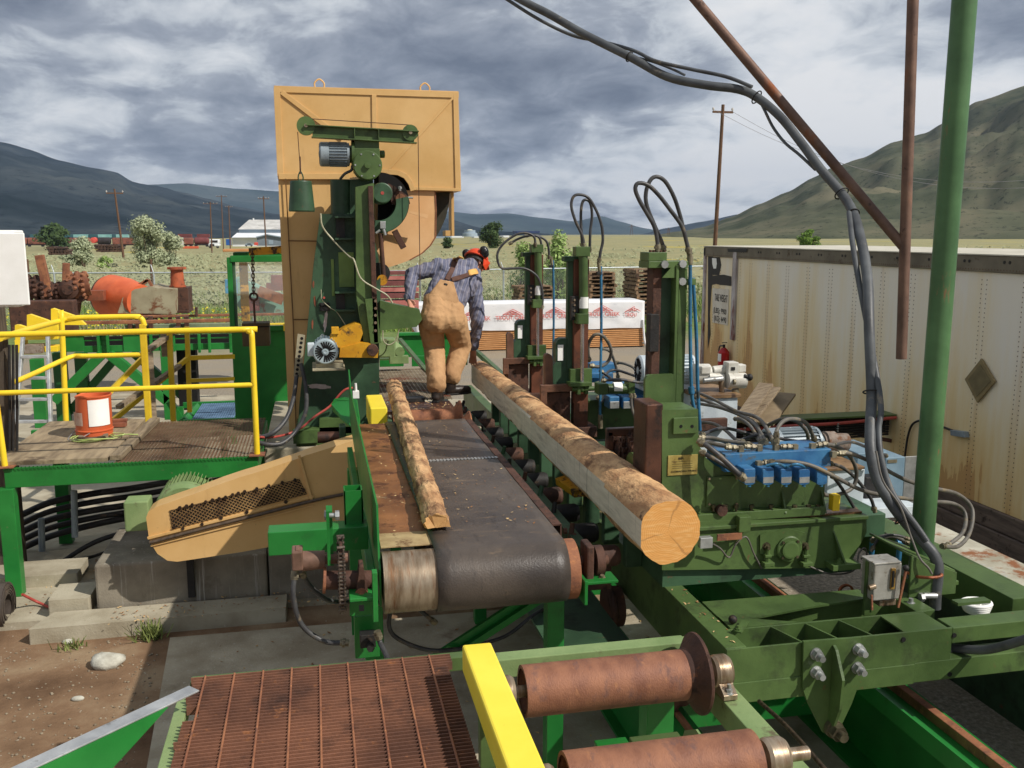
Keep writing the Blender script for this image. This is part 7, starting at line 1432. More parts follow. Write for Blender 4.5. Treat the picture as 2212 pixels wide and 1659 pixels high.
for s in (-1, 1):
    c = base+hu*.075+hs_*s*.125-hf*.04; m = MB(); m.sphere(c, .046, 16, 12, (1, 1, 1)); limb(m, [(c-hf*.015+hu*.01, .042), (c+hf*.02-hu*.015, .040)]); o = m.build('ear_muff', mat('muff_black', (40, 40, 42), (32, 32, 34), 6, .25, bump=0), hm_)
    m = MB(); m.bar(base+hu*.035+hs_*s*.118, c-hf*.0, .02, .006); m.build('muff_arm', OR, hm_)
m = MB(); q = base+hs_*.108-hu*.0; m.plate([base+hu*.03+hs_*.115+hf*.09, base+hu*.03+hs_*.12-hf*.02, base-hu*.05+hs_*.11+hf*.02, base-hu*.06+hs_*.09+hf*.09], .006); m.build('cheek_guard', OR, hm_, bev=.002)
# shirt
m = MB(); X2 = (sR-sL).normalized()
for s in (-1, 0, 1):
    limb(m, [(wai+X2*s*.085, .108), (che+X2*s*.10-Vector((0, .03, 0)), .125 if s else .13), (nek.lerp(che, .4)+X2*s*.08, .088)])
limb(m, [(sL, .080), (eL, .058), (wL, .043)]); limb(m, [(sR, .086), (eR, .062), (wR-Vector((0, 0, -.015)), .043)]); limb(m, [(sL, .082), (nek.lerp(che, .3), .10), (sR, .085)]); limb(m, [(nek, .072), (nek+(hc-nek)*.25, .066)])
shirt = organic(m, 'shirt', shirt_mat(), t, .009, 3, -.036, .09)
# overalls
m = MB(); hh_ = (hR-hL).normalized(); bk = Vector((0, -.035, 0))
for s in (-1, 0, 1): limb(m, [(pel+hh_*(s*.085+.01)+bk, .138 if s else .13), (wai+hh_*s*.085, .118)])
limb(m, [(hL+Vector((0, 0, -.03)), .125), (kL, .102), (kL.lerp(aL, .5), .096), (aL+Vector((0, 0, .02)), .090), (aL+Vector((0, 0, -.02)), .092)]); limb(m, [(hR+Vector((.02, 0, -.03)), .128), (kR, .102), (kR.lerp(aR, .5), .098), (aR+Vector((0, 0, .02)), .088), (aR+Vector((0, 0, -.005)), .088)])
ov = organic(m, 'overalls', TANC, t, .009, 3, -.018, .10)
def draped(pts4, nu, nv, name, m_, target, off, th, parent):
    q = [v(*p) for p in pts4]; mm = MB(); vs = []
    for j in range(nv+1):
        a = q[0].lerp(q[3], j/nv); b = q[1].lerp(q[2], j/nv)
        for i in range(nu+1): vs.append(a.lerp(b, i/nu)-Vector((0, .14, 0)))
    n = nu+1; mm.add(vs, [(j*n+i, j*n+i+1, (j+1)*n+i+1, (j+1)*n+i) for j in range(nv) for i in range(nu)], True)
    o = mm.build(name, m_, parent, fix=False); sw = o.modifiers.new('wrap', 'SHRINKWRAP'); sw.target = target; sw.wrap_method = 'PROJECT'; sw.use_project_y = True; sw.use_positive_direction = True; sw.use_negative_direction = True; sw.offset = off; sw.wrap_mode = 'ABOVE_SURFACE'
    sm = o.modifiers.new('s', 'SMOOTH'); sm.iterations = 4; sd = o.modifiers.new('t', 'SOLIDIFY'); sd.thickness = th; sd.offset = 0
    return o
draped([(950, 603, 9.0), (978, 608, 9.0), (992, 662, 9.0), (918, 642, 9.0)], 16, 16, 'back_bib', TANC, shirt, .006, .006, ov)
STR = mat('brown_strap', (104, 74, 62), (84, 58, 50), 20, .8)
draped([(984, 552, 9.1), (994, 560, 9.1), (966, 606, 9.1), (954, 602, 9.1)], 4, 18, 'strap', STR, shirt, .008, .005, ov); draped([(1032, 592, 9.1), (1028, 582, 9.1), (968, 598, 9.1), (972, 609, 9.1)], 4, 20, 'strap', STR, shirt, .008, .005, ov)
TE = mat('strap_end', (232, 184, 104), (216, 166, 90), 20, .7)
draped([(987, 550, 9.1), (999, 557, 9.1), (988, 568, 9.1), (976, 563, 9.1)], 4, 6, 'strap_end', TE, shirt, .013, .004, ov); draped([(1034, 593, 9.1), (1030, 581, 9.1), (1006, 585, 9.1), (1008, 596, 9.1)], 6, 4, 'strap_end', TE, shirt, .013, .004, ov)
draped([(957, 611, 9.0), (965, 612, 9.0), (964, 617, 9.0), (955, 616, 9.0)], 3, 2, 'patch', BLK, shirt, .012, .002, ov)
# boots
BT = mat('dark_leather', (60, 50, 44), (38, 33, 30), 14, .4, bump=.2)
def boot(a, dr, name='boot'):
    dr = Vector(dr).normalized(); z0 = 1.412; h = Vector((a.x, a.y, z0))
    m = MB(); limb(m, [(Vector((a.x, a.y, a.z+.02)), .052), (h-dr*.02+Vector((0, 0, .055)), .050)]); limb(m, [(h-dr*.03+Vector((0, 0, .045)), .045), (h+dr*.08+Vector((0, 0, .045)), .047), (h+dr*.17+Vector((0, 0, .038)), .042)]); limb(m, [(h-dr*.045+Vector((0, 0, .02)), .018), (h+dr*.2+Vector((0, 0, .02)), .018)])
    o = organic(m, name, BT, t, .008, 2); sd = dr.cross(ZZ)
    m = MB(); pts = [h-dr*.078+sd*.02, h-dr*.07+sd*.036, h+dr*.06+sd*.042, h+dr*.15+sd*.048, h+dr*.21+sd*.02, h+dr*.21-sd*.02, h+dr*.15-sd*.045, h+dr*.06-sd*.038, h-dr*.07-sd*.036, h-dr*.078-sd*.02]
    m.plate([p+Vector((0, 0, .008)) for p in pts], .02); m.build('sole', BLK, o, bev=.003)
m = MB(); p_ = v(985, 700, 8.80); m.bar(v(968, 700, 8.795), v(993, 696, 8.84), .012, .035, up=(0, 1, 0)); o_ = m.build('back_pocket', TANC, ov); sw = o_.modifiers.new('w', 'SHRINKWRAP'); sw.target = ov; sw.offset = .004
boot(aL, FF*.95+RR*.1); boot(aR, RR*.85+FF*.5)
# ================= YARD BEHIND: junk, frames, lumber, fence =================
# left green conveyor frame
t = thing('roller_conveyor', 'long bright green conveyor frame with crossed legs behind the platform', 'machine frame', V(300, 900, Y=15))
Y5 = 15.0
def B8(a, b, c, d, Y, dep, n, m_=BGR, bev=.006, par=None): return MB().fb(a, b, c, d, Y, dep).build(n, m_, par or t, bev=bev)
def D8(p, q, w, h, Y, n, m_=BGR, Y2=None): m = MB(); m.bar(V(*p, Y=Y), V(*q, Y=Y2 or Y), w, h, up=(0, 1, 0)); return m.build(n, m_, t, bev=.005)
for a, b in ((137, 181), (266, 310), (345, 378)): B8(a, 722, b, 760, Y5, .05, 'side_plate')
B8(137, 716, 505, 723, Y5-.02, .35, 'top_beam'); B8(181, 744, 505, 758, Y5+.02, .04, 'lower_beam'); B8(181, 731, 505, 734, Y5+.03, .03, 'mid_strip')
for px in (212, 232, 326, 358, 430, 452, 498): B8(px-3, 722, px+3, 762, Y5-.05, .05, 'stiffener')
B8(210, 722, 234, 766, Y5+.03, .05, 'leg_head')
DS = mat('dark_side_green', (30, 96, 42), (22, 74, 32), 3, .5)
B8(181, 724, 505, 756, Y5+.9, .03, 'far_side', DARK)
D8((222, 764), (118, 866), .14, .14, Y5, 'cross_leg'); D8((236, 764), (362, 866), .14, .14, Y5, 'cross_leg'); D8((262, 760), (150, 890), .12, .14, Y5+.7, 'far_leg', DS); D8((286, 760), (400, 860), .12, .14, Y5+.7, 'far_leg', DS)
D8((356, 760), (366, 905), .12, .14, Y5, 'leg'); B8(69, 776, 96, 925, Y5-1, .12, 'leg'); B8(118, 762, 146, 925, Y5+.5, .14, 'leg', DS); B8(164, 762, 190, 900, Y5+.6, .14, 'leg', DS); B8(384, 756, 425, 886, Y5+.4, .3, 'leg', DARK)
D8((366, 866), (395, 912), .1, .1, Y5-1.5, 'foot_brace')
RU2 = mat('rust', (1, 1, 1))
t2 = thing('rail_stack', 'long rusty rails lying along the top of the green conveyor frame', 'rails', V(300, 715, Y=Y5)); t_ = t; t = t2
B8(125, 692, 505, 699, Y5-.1, .1, 'rail', RUST); B8(300, 679, 615, 684, Y5+1.5, .1, 'rail', RUST); B8(270, 700, 505, 716, Y5+.2, .1, 'sill', mat('pale_sage', (140, 150, 120), (116, 128, 100), 4, .7, dirt=((96, 66, 50), .3, 5)))
for px in (275, 292, 320, 380, 398): B8(px, 684, px+9, 716, Y5+.1, .1, 'spacer', RUSTD)
B8(421, 664, 426, 684, Y5+1.4, .1, 'stake', RUSTD)
t = thing('infeed_arms', 'yellow stepped arms at the left end of the green conveyor', 'machine', V(90, 760, Y=14.5))
YY = mat('yellow_paint', (1, 1, 1)); m = MB(); m.prism(PZ([(110, 667), (114, 666), (165, 684), (185, 702), (110, 702)], 14.6), 'y', 14.6, 14.7); m.build('arm', YY, t, bev=.004); m = MB(); m.prism(PZ([(58, 680), (64, 679), (96, 690), (122, 700), (125, 716), (58, 718)], 14.2), 'y', 14.2, 14.3); m.build('arm', YY, t, bev=.004)
m = MB(); m.prism(PZ([(32, 702), (40, 702), (58, 708), (70, 722), (32, 722)], 13.9), 'y', 13.9, 14.0); m.build('arm', YY, t, bev=.004)
for a, b, c, d in ((32, 722, 124, 734), (32, 734, 50, 762), (50, 750, 72, 765), (96, 748, 124, 760)): B8(a, b, c, d, 14.3, .25, 'yellow_block', OYEL if a == 50 else YY)
B8(52, 745, 90, 764, 14.2, .2, 'bearing', mat('rusty_cast', (1, 1, 1)))
# ladder
t = thing('step_ladder', 'aluminium ladder standing behind the platform at the left', 'ladder', V(70, 940, Y=10.9))
for p, q in (((50, 722), (33, 945)), ((103, 722), (111, 945))): m = MB(); m.bar(V(*p, Y=11.1), V(*q, Y=10.7), .03, .07, up=(0, 1, 0)); m.build('ladder_rail', ALU, t, bev=.003)
for k, y in enumerate((771, 817, 863, 911)):
    xa = 46-(y-771)*.085; m = MB(); m.bar(V(xa, y, Y=11.0-.07*k), V(104+(y-771)*.04, y-1, Y=11.0-.07*k), .07, .028); m.build('rung', ALU, t, bev=.003)
# junk row
t = thing('rusty_drum', 'orange steel drum lying on its side among the scrap by the fence', 'drum', V(260, 680, Y=18.3))
a = V(238, 640, Y=18.6); b = V(306, 652, Y=17.9); m = MB(); L_ = (b-a).length; m.lathe(a, b-a, [(0, .02), (0, .36), (.02, .40), (.06, .41), (L_*.5, .39), (L_, .30), (L_, .2)], 40); m.build('drum_shell', ORA, t)
m = MB(); m.lathe(a-(b-a).normalized()*.05, b-a, [(0, .38), (.1, .39), (.1, .35)], 36); m.build('end_ring', RUSTD, t)
t = thing('scrap_machine', 'rusty machine with a spoked wheel and pale hopper beside the orange drum', 'machine', V(340, 680, Y=18))
m = MB(); m.prism(PZ([(265, 672), (275, 640), (300, 622), (335, 616), (350, 620), (386, 622), (386, 674)], 18.2), 'y', 17.75, 18.9); m.build('hopper', mat('rusty_cream', (164, 156, 128), (140, 130, 104), 3, .7, dirt=((112, 70, 46), .4, 4)), t, bev=.01)
B8(384, 622, 407, 676, 18.1, .6, 'pedestal', RUSTD)
m = MB(); c = V(333, 678, Y=17.9); m.lathe(c, (0, 1, 0), [(0, .25), (0, .31), (.08, .31), (.08, .25), (0, .25)], 32, cap=False)
for k in range(5): a = math.pi*k/5; m.bar(c+Vector((math.cos(a)*.27, .04, math.sin(a)*.27)), c-Vector((math.cos(a)*.27, -.04, math.sin(a)*.27)), .03, .03, up=(0, 1, 0))
m.cyl(c+Vector((0, -.05, 0)), c+Vector((0, .2, 0)), .09); m.build('spoked_wheel', RUSTD, t)
for p, q in (((287, 622), (320, 604)), ((320, 604), (352, 660)), ((270, 660), (318, 605)), ((300, 640), (322, 662))): m = MB(); m.bar(V(*p, Y=18), V(*q, Y=18), .05, .05); m.build('frame_bar', RUST, t)
m = MB(); m.lathe(V(384, 620, Y=18.3), (0, 0, 1), [(0, .15), (.03, .15), (.03, .13), (.3, .11), (.33, .12), (.33, .17), (.37, .17), (.37, .05)], 28); m.build('rusty_funnel', mat('rusty_orange', (190, 98, 60), (150, 78, 50), 5, .7, dirt=((100, 60, 44), .4, 6)), t)
B8(262, 672, 408, 678, 18.0, .7, 'skid', RUSTD)
t = thing('scrap_gearbox', 'dark rusty gear machinery with two upright bars at the left by the fence', 'machine', V(130, 680, Y=17.5))
for p, q, w in (((85, 551), (106, 640), .14), ((143, 568), (142, 612), .1)): m = MB(); m.bar(V(*p, Y=17.5), V(*q, Y=17.5), w, .12, up=(0, 1, 0)); m.build('upright_bar', RUST, t, bev=.01)
for i, (cx, cy, r) in enumerate(((80, 622, .2), (168, 616, .22), (112, 632, .16))):
    m = MB(); c = V(cx, cy, Y=17.6); m.lathe(c, (1, .2, .2), [(-.18, .1), (-.18, r*.8), (.18, r), (.18, .1)], 20)
    for k in range(42): a = 2*math.pi*k/14+.2*(k//14); q = Vector((0, math.cos(a), math.sin(a))); b = c+Vector((-.12+.12*(k//14), 0, 0))+q*r*.9; m.cyl(b, b+q*.05, .045, .025, n=5)
    m.build('gear', RUST if i == 1 else RUSTD, t)
m = MB(); c = V(147, 625, Y=17.4); m.lathe(c, (0, -1, 0), [(-.2, .05), (-.2, .16), (0, .17), (.03, .1), (.06, .09), (.06, 0)], 24); m.build('hub', RUSTD, t)
m = MB(); m.prism(PZ([(60, 668), (75, 650), (120, 640), (180, 628), (182, 648), (165, 656), (160, 690), (60, 700)], 17.5), 'y', 17.5, 17.9); m.build('machine_base', RUSTD, t, bev=.01)
B8(185, 628, 224, 650, 17.8, .3, 'red_channel', mat('red_primer', (1, 1, 1)))
MB().fb(20, 650, 160, 720, 16.5, .3).build('old_beam', RUSTD, label='dark rusty beam lying below the scrap gear machinery', cat='beam', bev=.02)
t = thing('scrap_bin', 'peeling blue and mint scrap bin seen through the cabinet window', 'bin', V(550, 690, Y=18.5))
m = MB(); m.prism(PZ([(484, 605), (520, 600), (560, 622), (612, 640), (612, 682), (530, 680), (495, 640)], 18.6), 'y', 18.6, 19.4); m.build('bin_shell', MINT, t, bev=.01); B8(486, 604, 512, 634, 18.5, .1, 'blue_panel', SKY_BLUE)
m = MB(); m.bar(V(558, 628, Y=18.4), V(612, 648, Y=18.4), .2, .1, up=(0, 1, 0)); m.build('mesh_guard', RUST, t)
for a, b, c, d in ((585, 595, 640, 612), (575, 612, 640, 628), (520, 645, 560, 672)): B8(a, b, c, d, 18.45, .3, 'brick_lump', WOOL)
# green cabinet with hoist
t = thing('operator_cabinet', 'green steel cabinet with a clear window left of the band saw', 'cabinet', V(560, 930, Y=11.5)); Yc = 11.5
B8(505, 714, 650, 935, Yc, .08, 'lower_panel'); B8(493, 556, 504, 712, Yc-.02, .07, 'window_post'); B8(504, 556, 511, 712, Yc, .04, 'window_post', GRN2); B8(497, 552, 650, 566, Yc-.03, .08, 'top_frame'); B8(503, 545, 650, 552, Yc+.1, .6, 'roof'); B8(496, 704, 650, 715, Yc-.03, .08, 'sill')
GL = bpy.data.materials.new('plexiglass'); GL.use_nodes = True; gb_ = GL.node_tree.nodes['Principled BSDF']; gb_.inputs['Base Color'].default_value = (.92, .95, .9, 1); gb_.inputs['Roughness'].default_value = .12; gb_.inputs['Alpha'].default_value = .12; gb_.inputs['Specular IOR Level'].default_value = .6
B8(510, 565, 650, 705, Yc, .006, 'window_pane', GL, 0); B8(519, 567, 537, 694, Yc+.35, .05, 'yellow_jamb', OYEL); B8(612, 700, 625, 715, Yc-.05, .02, 'yellow_rail', YEL)
MB().fb(560, 698, 640, 706, Yc+.5, .05).build('guard_rail', YEL, label='yellow rail behind the green cabinet beside the saw', cat='rail', bev=.01)
B8(481, 538, 540, 544, Yc+.0, .3, 'roof_board', LUM)
t = thing('jib_hoist', 'worn yellow hoist arm with a rusty chain and rod over the green cabinet', 'hoist', V(570, 540, Y=10.6))
m = MB(); m.prism(PZ([(537, 536), (610, 531), (610, 548), (538, 552)], 10.6), 'y', 10.6, 10.72); m.build('arm', OYEL, t, bev=.004)
m = MB(); z = V(545, 545, Y=10.58); ze = V(548, 632, Y=10.58); n = 13
for k in range(n):
    c = z.lerp(ze, k/(n-1)); a, b = (Vector((.016, 0, 0)), Vector((0, 0, .032))) if k % 2 else (Vector((0, .016, 0)), Vector((0, 0, .032)))
    m.tube([c+a*math.cos(q*.785)+b*math.sin(q*.785) for q in range(8)], .006, 6, 2, closed=True)
m.build('chain', RUSTD, t)
m = MB(); c = V(548, 641, Y=10.58); m.tube([c+Vector((math.cos(q*.785)*.04, 0, math.sin(q*.785)*.04)) for q in range(8)], .012, 8, 3, closed=True); m.build('ring', RUSTD, t); MB().cyl(V(548, 648, Y=10.58), V(551, 700, Y=10.58), .012).build('rod', RUSTD, t)
t = thing('hanging_block', 'square dark counterweight block hanging from the hoist chain', 'counterweight', V(552, 748, Y=10.5))
B8(523, 698, 582, 748, 10.5, .25, 'block', mat('olive_block', (92, 78, 52), (70, 62, 42), 4, .7, dirt=((90, 60, 44), .3, 6)), .006); B8(523, 705, 582, 707, 10.49, .02, 'seam', DARK, 0)
t = thing('access_platform', 'low green access platform with blue grating behind the work platform', 'platform', V(450, 905, Y=12.8))
m_ = mesh_deck('grating', V(425, 895, Y=12.9).x, V(512, 895, Y=12.9).x, 12.0, 13.6, .62, .03, .06, mat('blue_grating', (120, 150, 180), (80, 104, 130), 4, .5, .2), t, .004); B8(395, 868, 512, 880, 13.65, .06, 'beam'); D8((396, 912), (425, 880), .1, .1, 12.6, 'side_beam', Y2=13.4); B8(395, 905, 512, 920, 11.9, .05, 'front_beam')
for x in (-1.9, -1.2):
    for y in (12.1, 13.5): MB().box(x-.04, x+.04, y-.04, y+.04, .04, .6).build('leg', BGR, t)
# ---------- lumber ----------
t = thing('lumber_stack', 'stack of fresh boards under white wrap printed with a red gable logo', 'lumber stack', (6.2, 24, 0)); LY = 23.5
x0, x1 = V(900, 720, Y=LY).x, V(1388, 720, Y=LY).x; zt = V(1200, 652, Y=LY).z; zw = V(1200, 706, Y=LY).z; zb = V(1200, 752, Y=LY).z
k = 0; nl = 11; h_ = (zw-zb)/nl
for k in range(nl):
    MB().box(x0, x1+(.0 if k % 2 else .05), LY, LY+1.2, zb+k*h_+.006, zb+(k+1)*h_-.010).build('board_layer', LUM, t)
m = MB()
for x in (x1-.06, x1-1.6, x1-3.1, x0+.4):
    for k in range(0, nl): m.box(x-.05, x+.12, LY+.01, LY+1.25, zb+k*h_-.011, zb+k*h_+.007)
m.build('stickers', mat('dark_sticker', (96, 74, 54), (60, 46, 36), 8, .8), t)
m = MB(); nx, nz = 70, 14; vs = []
for i in range(nx+1):
    x = x0-.03+(x1+.06-x0)*i/nx
    for j in range(nz+1):
        z = zw-.06+(zt-zw+.06)*j/nz; dr = .015*mnoise.noise(Vector((x*1.1, z*2, 4)))+.015*mnoise.noise(Vector((x*3, z*5, 9))); zz_ = z+(.05*mnoise.noise(Vector((x*.9, 0, 2))) if j in (0, nz) else 0)
        vs.append((x, LY-.03+dr*(1.2-j/nz*.6), zz_))
    for j in range(1, 4): vs.append((x, LY+1.25*j/3, zt+.03*mnoise.noise(Vector((x*.9, j, 2)))-(.02 if j == 3 else 0)))
    vs.append((x, LY+1.26, zw))
n = nz+5; fs = [(i*n+j, (i+1)*n+j, (i+1)*n+j+1, i*n+j+1) for i in range(nx) for j in range(n-1)]; fs += [list(range(n-1, -1, -1)), list(range(nx*n, nx*n+n))]
WR = mat('white_wrap', (240, 240, 240), (224, 226, 228), 2, .4, bump=.25, bsc=7, dirt=((196, 198, 204), .15, 3, (1, 1, 3)))
m.add(vs, fs, True).build('wrap', WR, t)
RED = mat('red_print', (214, 104, 94), (204, 92, 84), 10, .6)
for cx in (960, 1166, 1300, 1437, 1560):
    px = {960: 985, 1166: 1108, 1300: 1200, 1437: 1303, 1560: 1386}[cx]; py = {960: 690, 1166: 688, 1300: 684, 1437: 680, 1560: 681}[cx]
    if cx == 960: px = 1022
    c = V(px, py, Y=LY-.062); w_ = .46; 
    if px > 1350: body, wd, xs_ = 'TROU', .36, -.52
    elif px < 1050: body, wd, xs_ = 'TROUT CREEK', 1.0, -.5
    else: body, wd, xs_ = 'TROUT CREEK', 1.0, -.5
    text(body, 'lettering', c+Vector((xs_*.92, 0, -.03)), (1, 0, 0), (0, 0, 1), .10, wd*.92, RED, t, .006)
    if px > 1350: c = c+Vector((-.2, 0, 0))
    m = MB(); 
    for p, q in (((-.27, .10), (0, .24)), ((0, .24), (.27, .10)), ((-.27, .10), (.27, .10)), ((-.17, .11), (0, .19)), ((0, .19), (.17, .11)), ((0, .12), (0, .21)), ((0, .12), (-.1, .17)), ((0, .12), (.1, .17))):
        if px > 1350 and max(p[0], q[0]) > .25: continue
        m.bar(c+Vector((p[0], 0, p[1])), c+Vector((q[0], 0, q[1])), .015, .004, up=(0, 1, 0))
    m.build('gable_logo', RED, t)
m = MB(); m.tube([V(1389, 690, Y=LY-.05), V(1392, 735, Y=LY-.06), V(1398, 750, Y=LY-.08)], .03, 8); m.build('loose_wrap', WR, t)
G9 = 'dull red steel beams stacked behind the saw'
for i, (a, y0, y1, c_) in enumerate(((824, 586, 594, 'top'), (820, 597, 605, 'second'), (819, 607, 618, 'third'), (818, 622, 631, 'fourth'), (820, 634, 645, 'fifth'), (818, 650, 672, 'lowest'))):
    m = MB(); p = V(a, y0, Y=19.5); q = V(a, y1, Y=19.5); x2 = V(905, y1, Y=19.5).x; m.box(p.x, x2, 19.5, 19.58, q.z, p.z); m.box(p.x+.02, x2-.02, 19.58, 20.3, q.z, p.z-.02)
    m.build('steel_beam', WOOL if i % 2 == 0 else mat('pink_primer', (190, 120, 110), (160, 92, 86), 5, .7), label=f'{c_} of the dull red steel beams stacked behind the saw', cat='steel beam', group=G9, bev=.008)
MB().fb(818, 660, 905, 700, 20, 1.2).build('beam_rack', WHT, label='white edged rack under the dull red steel beams', cat='rack', bev=.01)
PAL = mat('pallet_wood', (150, 124, 96), (112, 90, 70), 4, .85, st=(1, 1, 6), dirt=((76, 60, 48), .4, 6), dirt2=((190, 154, 112), .3, 7))
rp = random.Random(11)
def pallets(px0, px1, py0, py1, Y, lab, wy=1.0):
    t = thing('pallet_stack', lab, 'pallet stack', V((px0+px1)/2, py1, Y=Y), 'stacks of wooden pallets by the fence')
    a, b = V(px0, py1, Y=Y), V(px1, py1, Y=Y); z1 = V((px0+px1)/2, py0, Y=Y).z; z = max(0, a.z); hp = .12
    pr_ = None; par = t
    while z < z1:
        dx = rp.uniform(-.05, .05); dy = rp.uniform(-.05, .05); m = MB()
        for k in range(6): yy = Y+dy+k*wy/6; m.box(a.x+dx, b.x+dx+rp.uniform(-.04, .04), yy, yy+.10, z+.096, z+.114)
        for k in range(3): x = a.x+dx+(b.x-a.x-.09)*k/2; m.box(x, x+.09, Y+dy, Y+dy+wy, z+.018, z+.095)
        for k in range(3): yy = Y+dy+k*wy*.42; m.box(a.x+dx, b.x+dx, yy, yy+.1, z, z+.017)
        m.build('pallet', PAL, t); z += hp
pallets(1274, 1330, 592, 672, 27.5, 'pallet stack right behind the middle mast, taller of the two left ones'); pallets(1122, 1198, 622, 668, 28.5, 'low pallet stack behind the farthest mast'); pallets(1374, 1470, 590, 690, 25.5, 'tallest wide pallet stack behind the nearest mast', 1.2)
# ---------- fence ----------
t = thing('chain_link_fence', 'galvanised chain link fence running across behind the yard', 'fence', (0, 31, 0))
FP = [(-26, 33.2), (-8.1, 31.3), (.3, 30.3), (14.4, 33.0), (34, 36.8)]; FM_ = mat('galvanised', (198, 204, 206), (170, 176, 178), 8, .45, .4)
m = MB(); m.tube([(x, y, 1.8) for x, y in FP], .024, 8, 1); m.build('top_rail', FM_, t)
wm = MB(); 
for (xa, ya), (xb, yb) in zip(FP, FP[1:]):
    Ln = math.hypot(xb-xa, yb-ya); ux, uy = (xb-xa)/Ln, (yb-ya)/Ln; s = -1.75
    while s < Ln:
        for sg_ in (1, -1):
            q = [(s, .05), (s+1.75, 1.8)] if sg_ == 1 else [(s+1.75, .05), (s, 1.8)]
            (s0, z0), (s1, z1) = q
            if min(s0, s1) < 0 or max(s0, s1) > Ln: continue
            p0 = Vector((xa+ux*s0, ya+uy*s0, z0)); p1 = Vector((xa+ux*s1, ya+uy*s1, z1)); wm.bar(p0, p1, .0032, .0032)
        s += .085
    k = 0; s = .2
    while s < Ln:
        m = MB(); p = Vector((xa+ux*s, ya+uy*s, 0)); m.cyl(p, p+Vector((0, 0, 1.82)), .03, n=8); m.tube([p+Vector((0, 0, 1.8)), p+Vector((-.08, .08, 2.05))], .015, 6, 1); m.build('fence_post', FM_, t); s += 3.0
wm.build('wire_mesh', FM_, t, fix=False)
# ---------- vegetation ----------
def leafmat(name, a, b, tl=.25):
    m = bpy.data.materials.new(name); m.use_nodes = True; n_ = m.node_tree; bs = n_.nodes['Principled BSDF']; oi = n_.nodes.new('ShaderNodeNewGeometry')
    n = n_.nodes.new('ShaderNodeTexNoise'); n.inputs['Scale'].default_value = 1.1; n.inputs['Detail'].default_value = 3; n_.links.new(oi.outputs['Position'], n.inputs[0])
    r_ = mth(n_, 'ADD', mth(n_, 'MULTIPLY', oi.outputs['Random Per Island'], .55), mth(n_, 'MULTIPLY', n.outputs[0], .6))
    c = ramp(n_, r_, [(.2, s2l(b)), (.85, s2l(a))]).outputs[0]; n_.links.new(c, bs.inputs['Base Color']); bs.inputs['Roughness'].default_value = .7; bs.inputs['Specular IOR Level'].default_value = .2
    return m
SILV = leafmat('silver_leaves', (172, 180, 146), (132, 142, 110)); GREENL = leafmat('green_leaves', (168, 190, 116), (104, 132, 66)); DKL = leafmat('dark_leaves', (76, 96, 54), (44, 62, 36)); BRT = leafmat('bright_leaves', (116, 146, 56), (60, 90, 34))
BRK = mat('branch_bark', (110, 96, 76), (80, 68, 54), 6, .9)
def bush(cx, cy, h, w, lm, lab, name='bush', nb=14, nl=1600, ls=.09, seed=1, lobes=9, cat='bush', group=None, trunk=.05, bottom=-.08):
    rb = random.Random(seed); z0 = gz(cx, cy)-.05; t = thing(name, lab, cat, (cx, cy, z0), group)
    L_ = []
    for k in range(lobes):
        a = rb.uniform(0, 6.28); rr = w/2*rb.uniform(.1, .72); zz_ = h*rb.uniform(bottom+.15, .86); sc = max(.25, 1-abs(zz_/h-.5)*1.0); L_.append((Vector((cx+rr*sc*math.cos(a), cy+rr*sc*math.sin(a), z0+zz_)), h*rb.uniform(.11, .2), w*rb.uniform(.13, .24)))
    L_.append((Vector((cx, cy, z0+h*.87)), h*.13, w*.14))
    m = MB()
    for c, rh, rw in L_: m.tube([Vector((cx+rb.uniform(-.1, .1), cy, z0)), Vector((cx, cy, z0)).lerp(c, .5)+Vector((rb.uniform(-.1, .1)*w, 0, 0)), c], trunk, 5, 3, r2=trunk*.25)
    m.build('branches', BRK, t)
    m = MB(); per = nl//len(L_)
    for c, rh, rw in L_:
        for _ in range(per):
            u, v_, q = rb.gauss(0, 1), rb.gauss(0, 1), rb.gauss(0, 1); ln = math.sqrt(u*u+v_*v_+q*q)+1e-6; rr = rb.uniform(.45, 1.08) if rb.random() < .9 else rb.uniform(1.05, 1.35)
            p = c+Vector((u/ln*rw*rr, v_/ln*rw*rr, q/ln*rh*rr)); 
            if p.z < z0+.03: p.z = z0+.03+abs(p.z-z0)*.2
            nn_ = (Vector((u/ln, v_/ln, q/ln))*.9+Vector((rb.gauss(0, .5), rb.gauss(-.2, .5), rb.gauss(.4, .5)))).normalized(); d = nn_.cross(Vector((rb.gauss(0, 1), rb.gauss(0, 1), rb.gauss(0, 1)))).normalized(); e = nn_.cross(d); s = ls*rb.uniform(.6, 1.4)
            m.add([p-d*s, p+e*s*.42, p+d*s, p-e*s*.42], [(0, 1, 2, 3)])
    m.build('foliage', lm, t, fix=False); return t
def at(px, Y, z=0): p = V(px, 505, Y=Y); return (p.x, Y)
c = at(318, 95); bush(c[0], c[1], 4.9, 4.4, SILV, 'largest silvery bush beyond the fence at the left', nl=9000, ls=.13, seed=4, lobes=16)
c = at(364, 97); bush(c[0], c[1], 3.4, 3.6, SILV, 'silvery bush joined to the right side of the largest silvery bush', nl=4200, ls=.13, seed=9, lobes=10)
c = at(176, 88); bush(c[0], c[1], 2.9, 2.9, SILV, 'smaller round silvery bush left of the leaning pole', nl=3600, ls=.12, seed=7, lobes=10)
c = at(146, 88); bush(c[0], c[1], 1.4, 2.2, SILV, 'low silvery bush at the foot of the smaller round one', nl=1500, ls=.1, seed=17, lobes=7)
c = at(222, 84); bush(c[0], c[1], 1.3, 1.9, GREENL, 'low green shrub between the silvery bushes', nl=1200, ls=.1, seed=19, lobes=7)
c = at(1128, 39); bush(c[0], c[1], 2.7, 1.9, GREENL, 'left one of the green willow bushes behind the masts', nl=3200, ls=.075, seed=21, lobes=12)
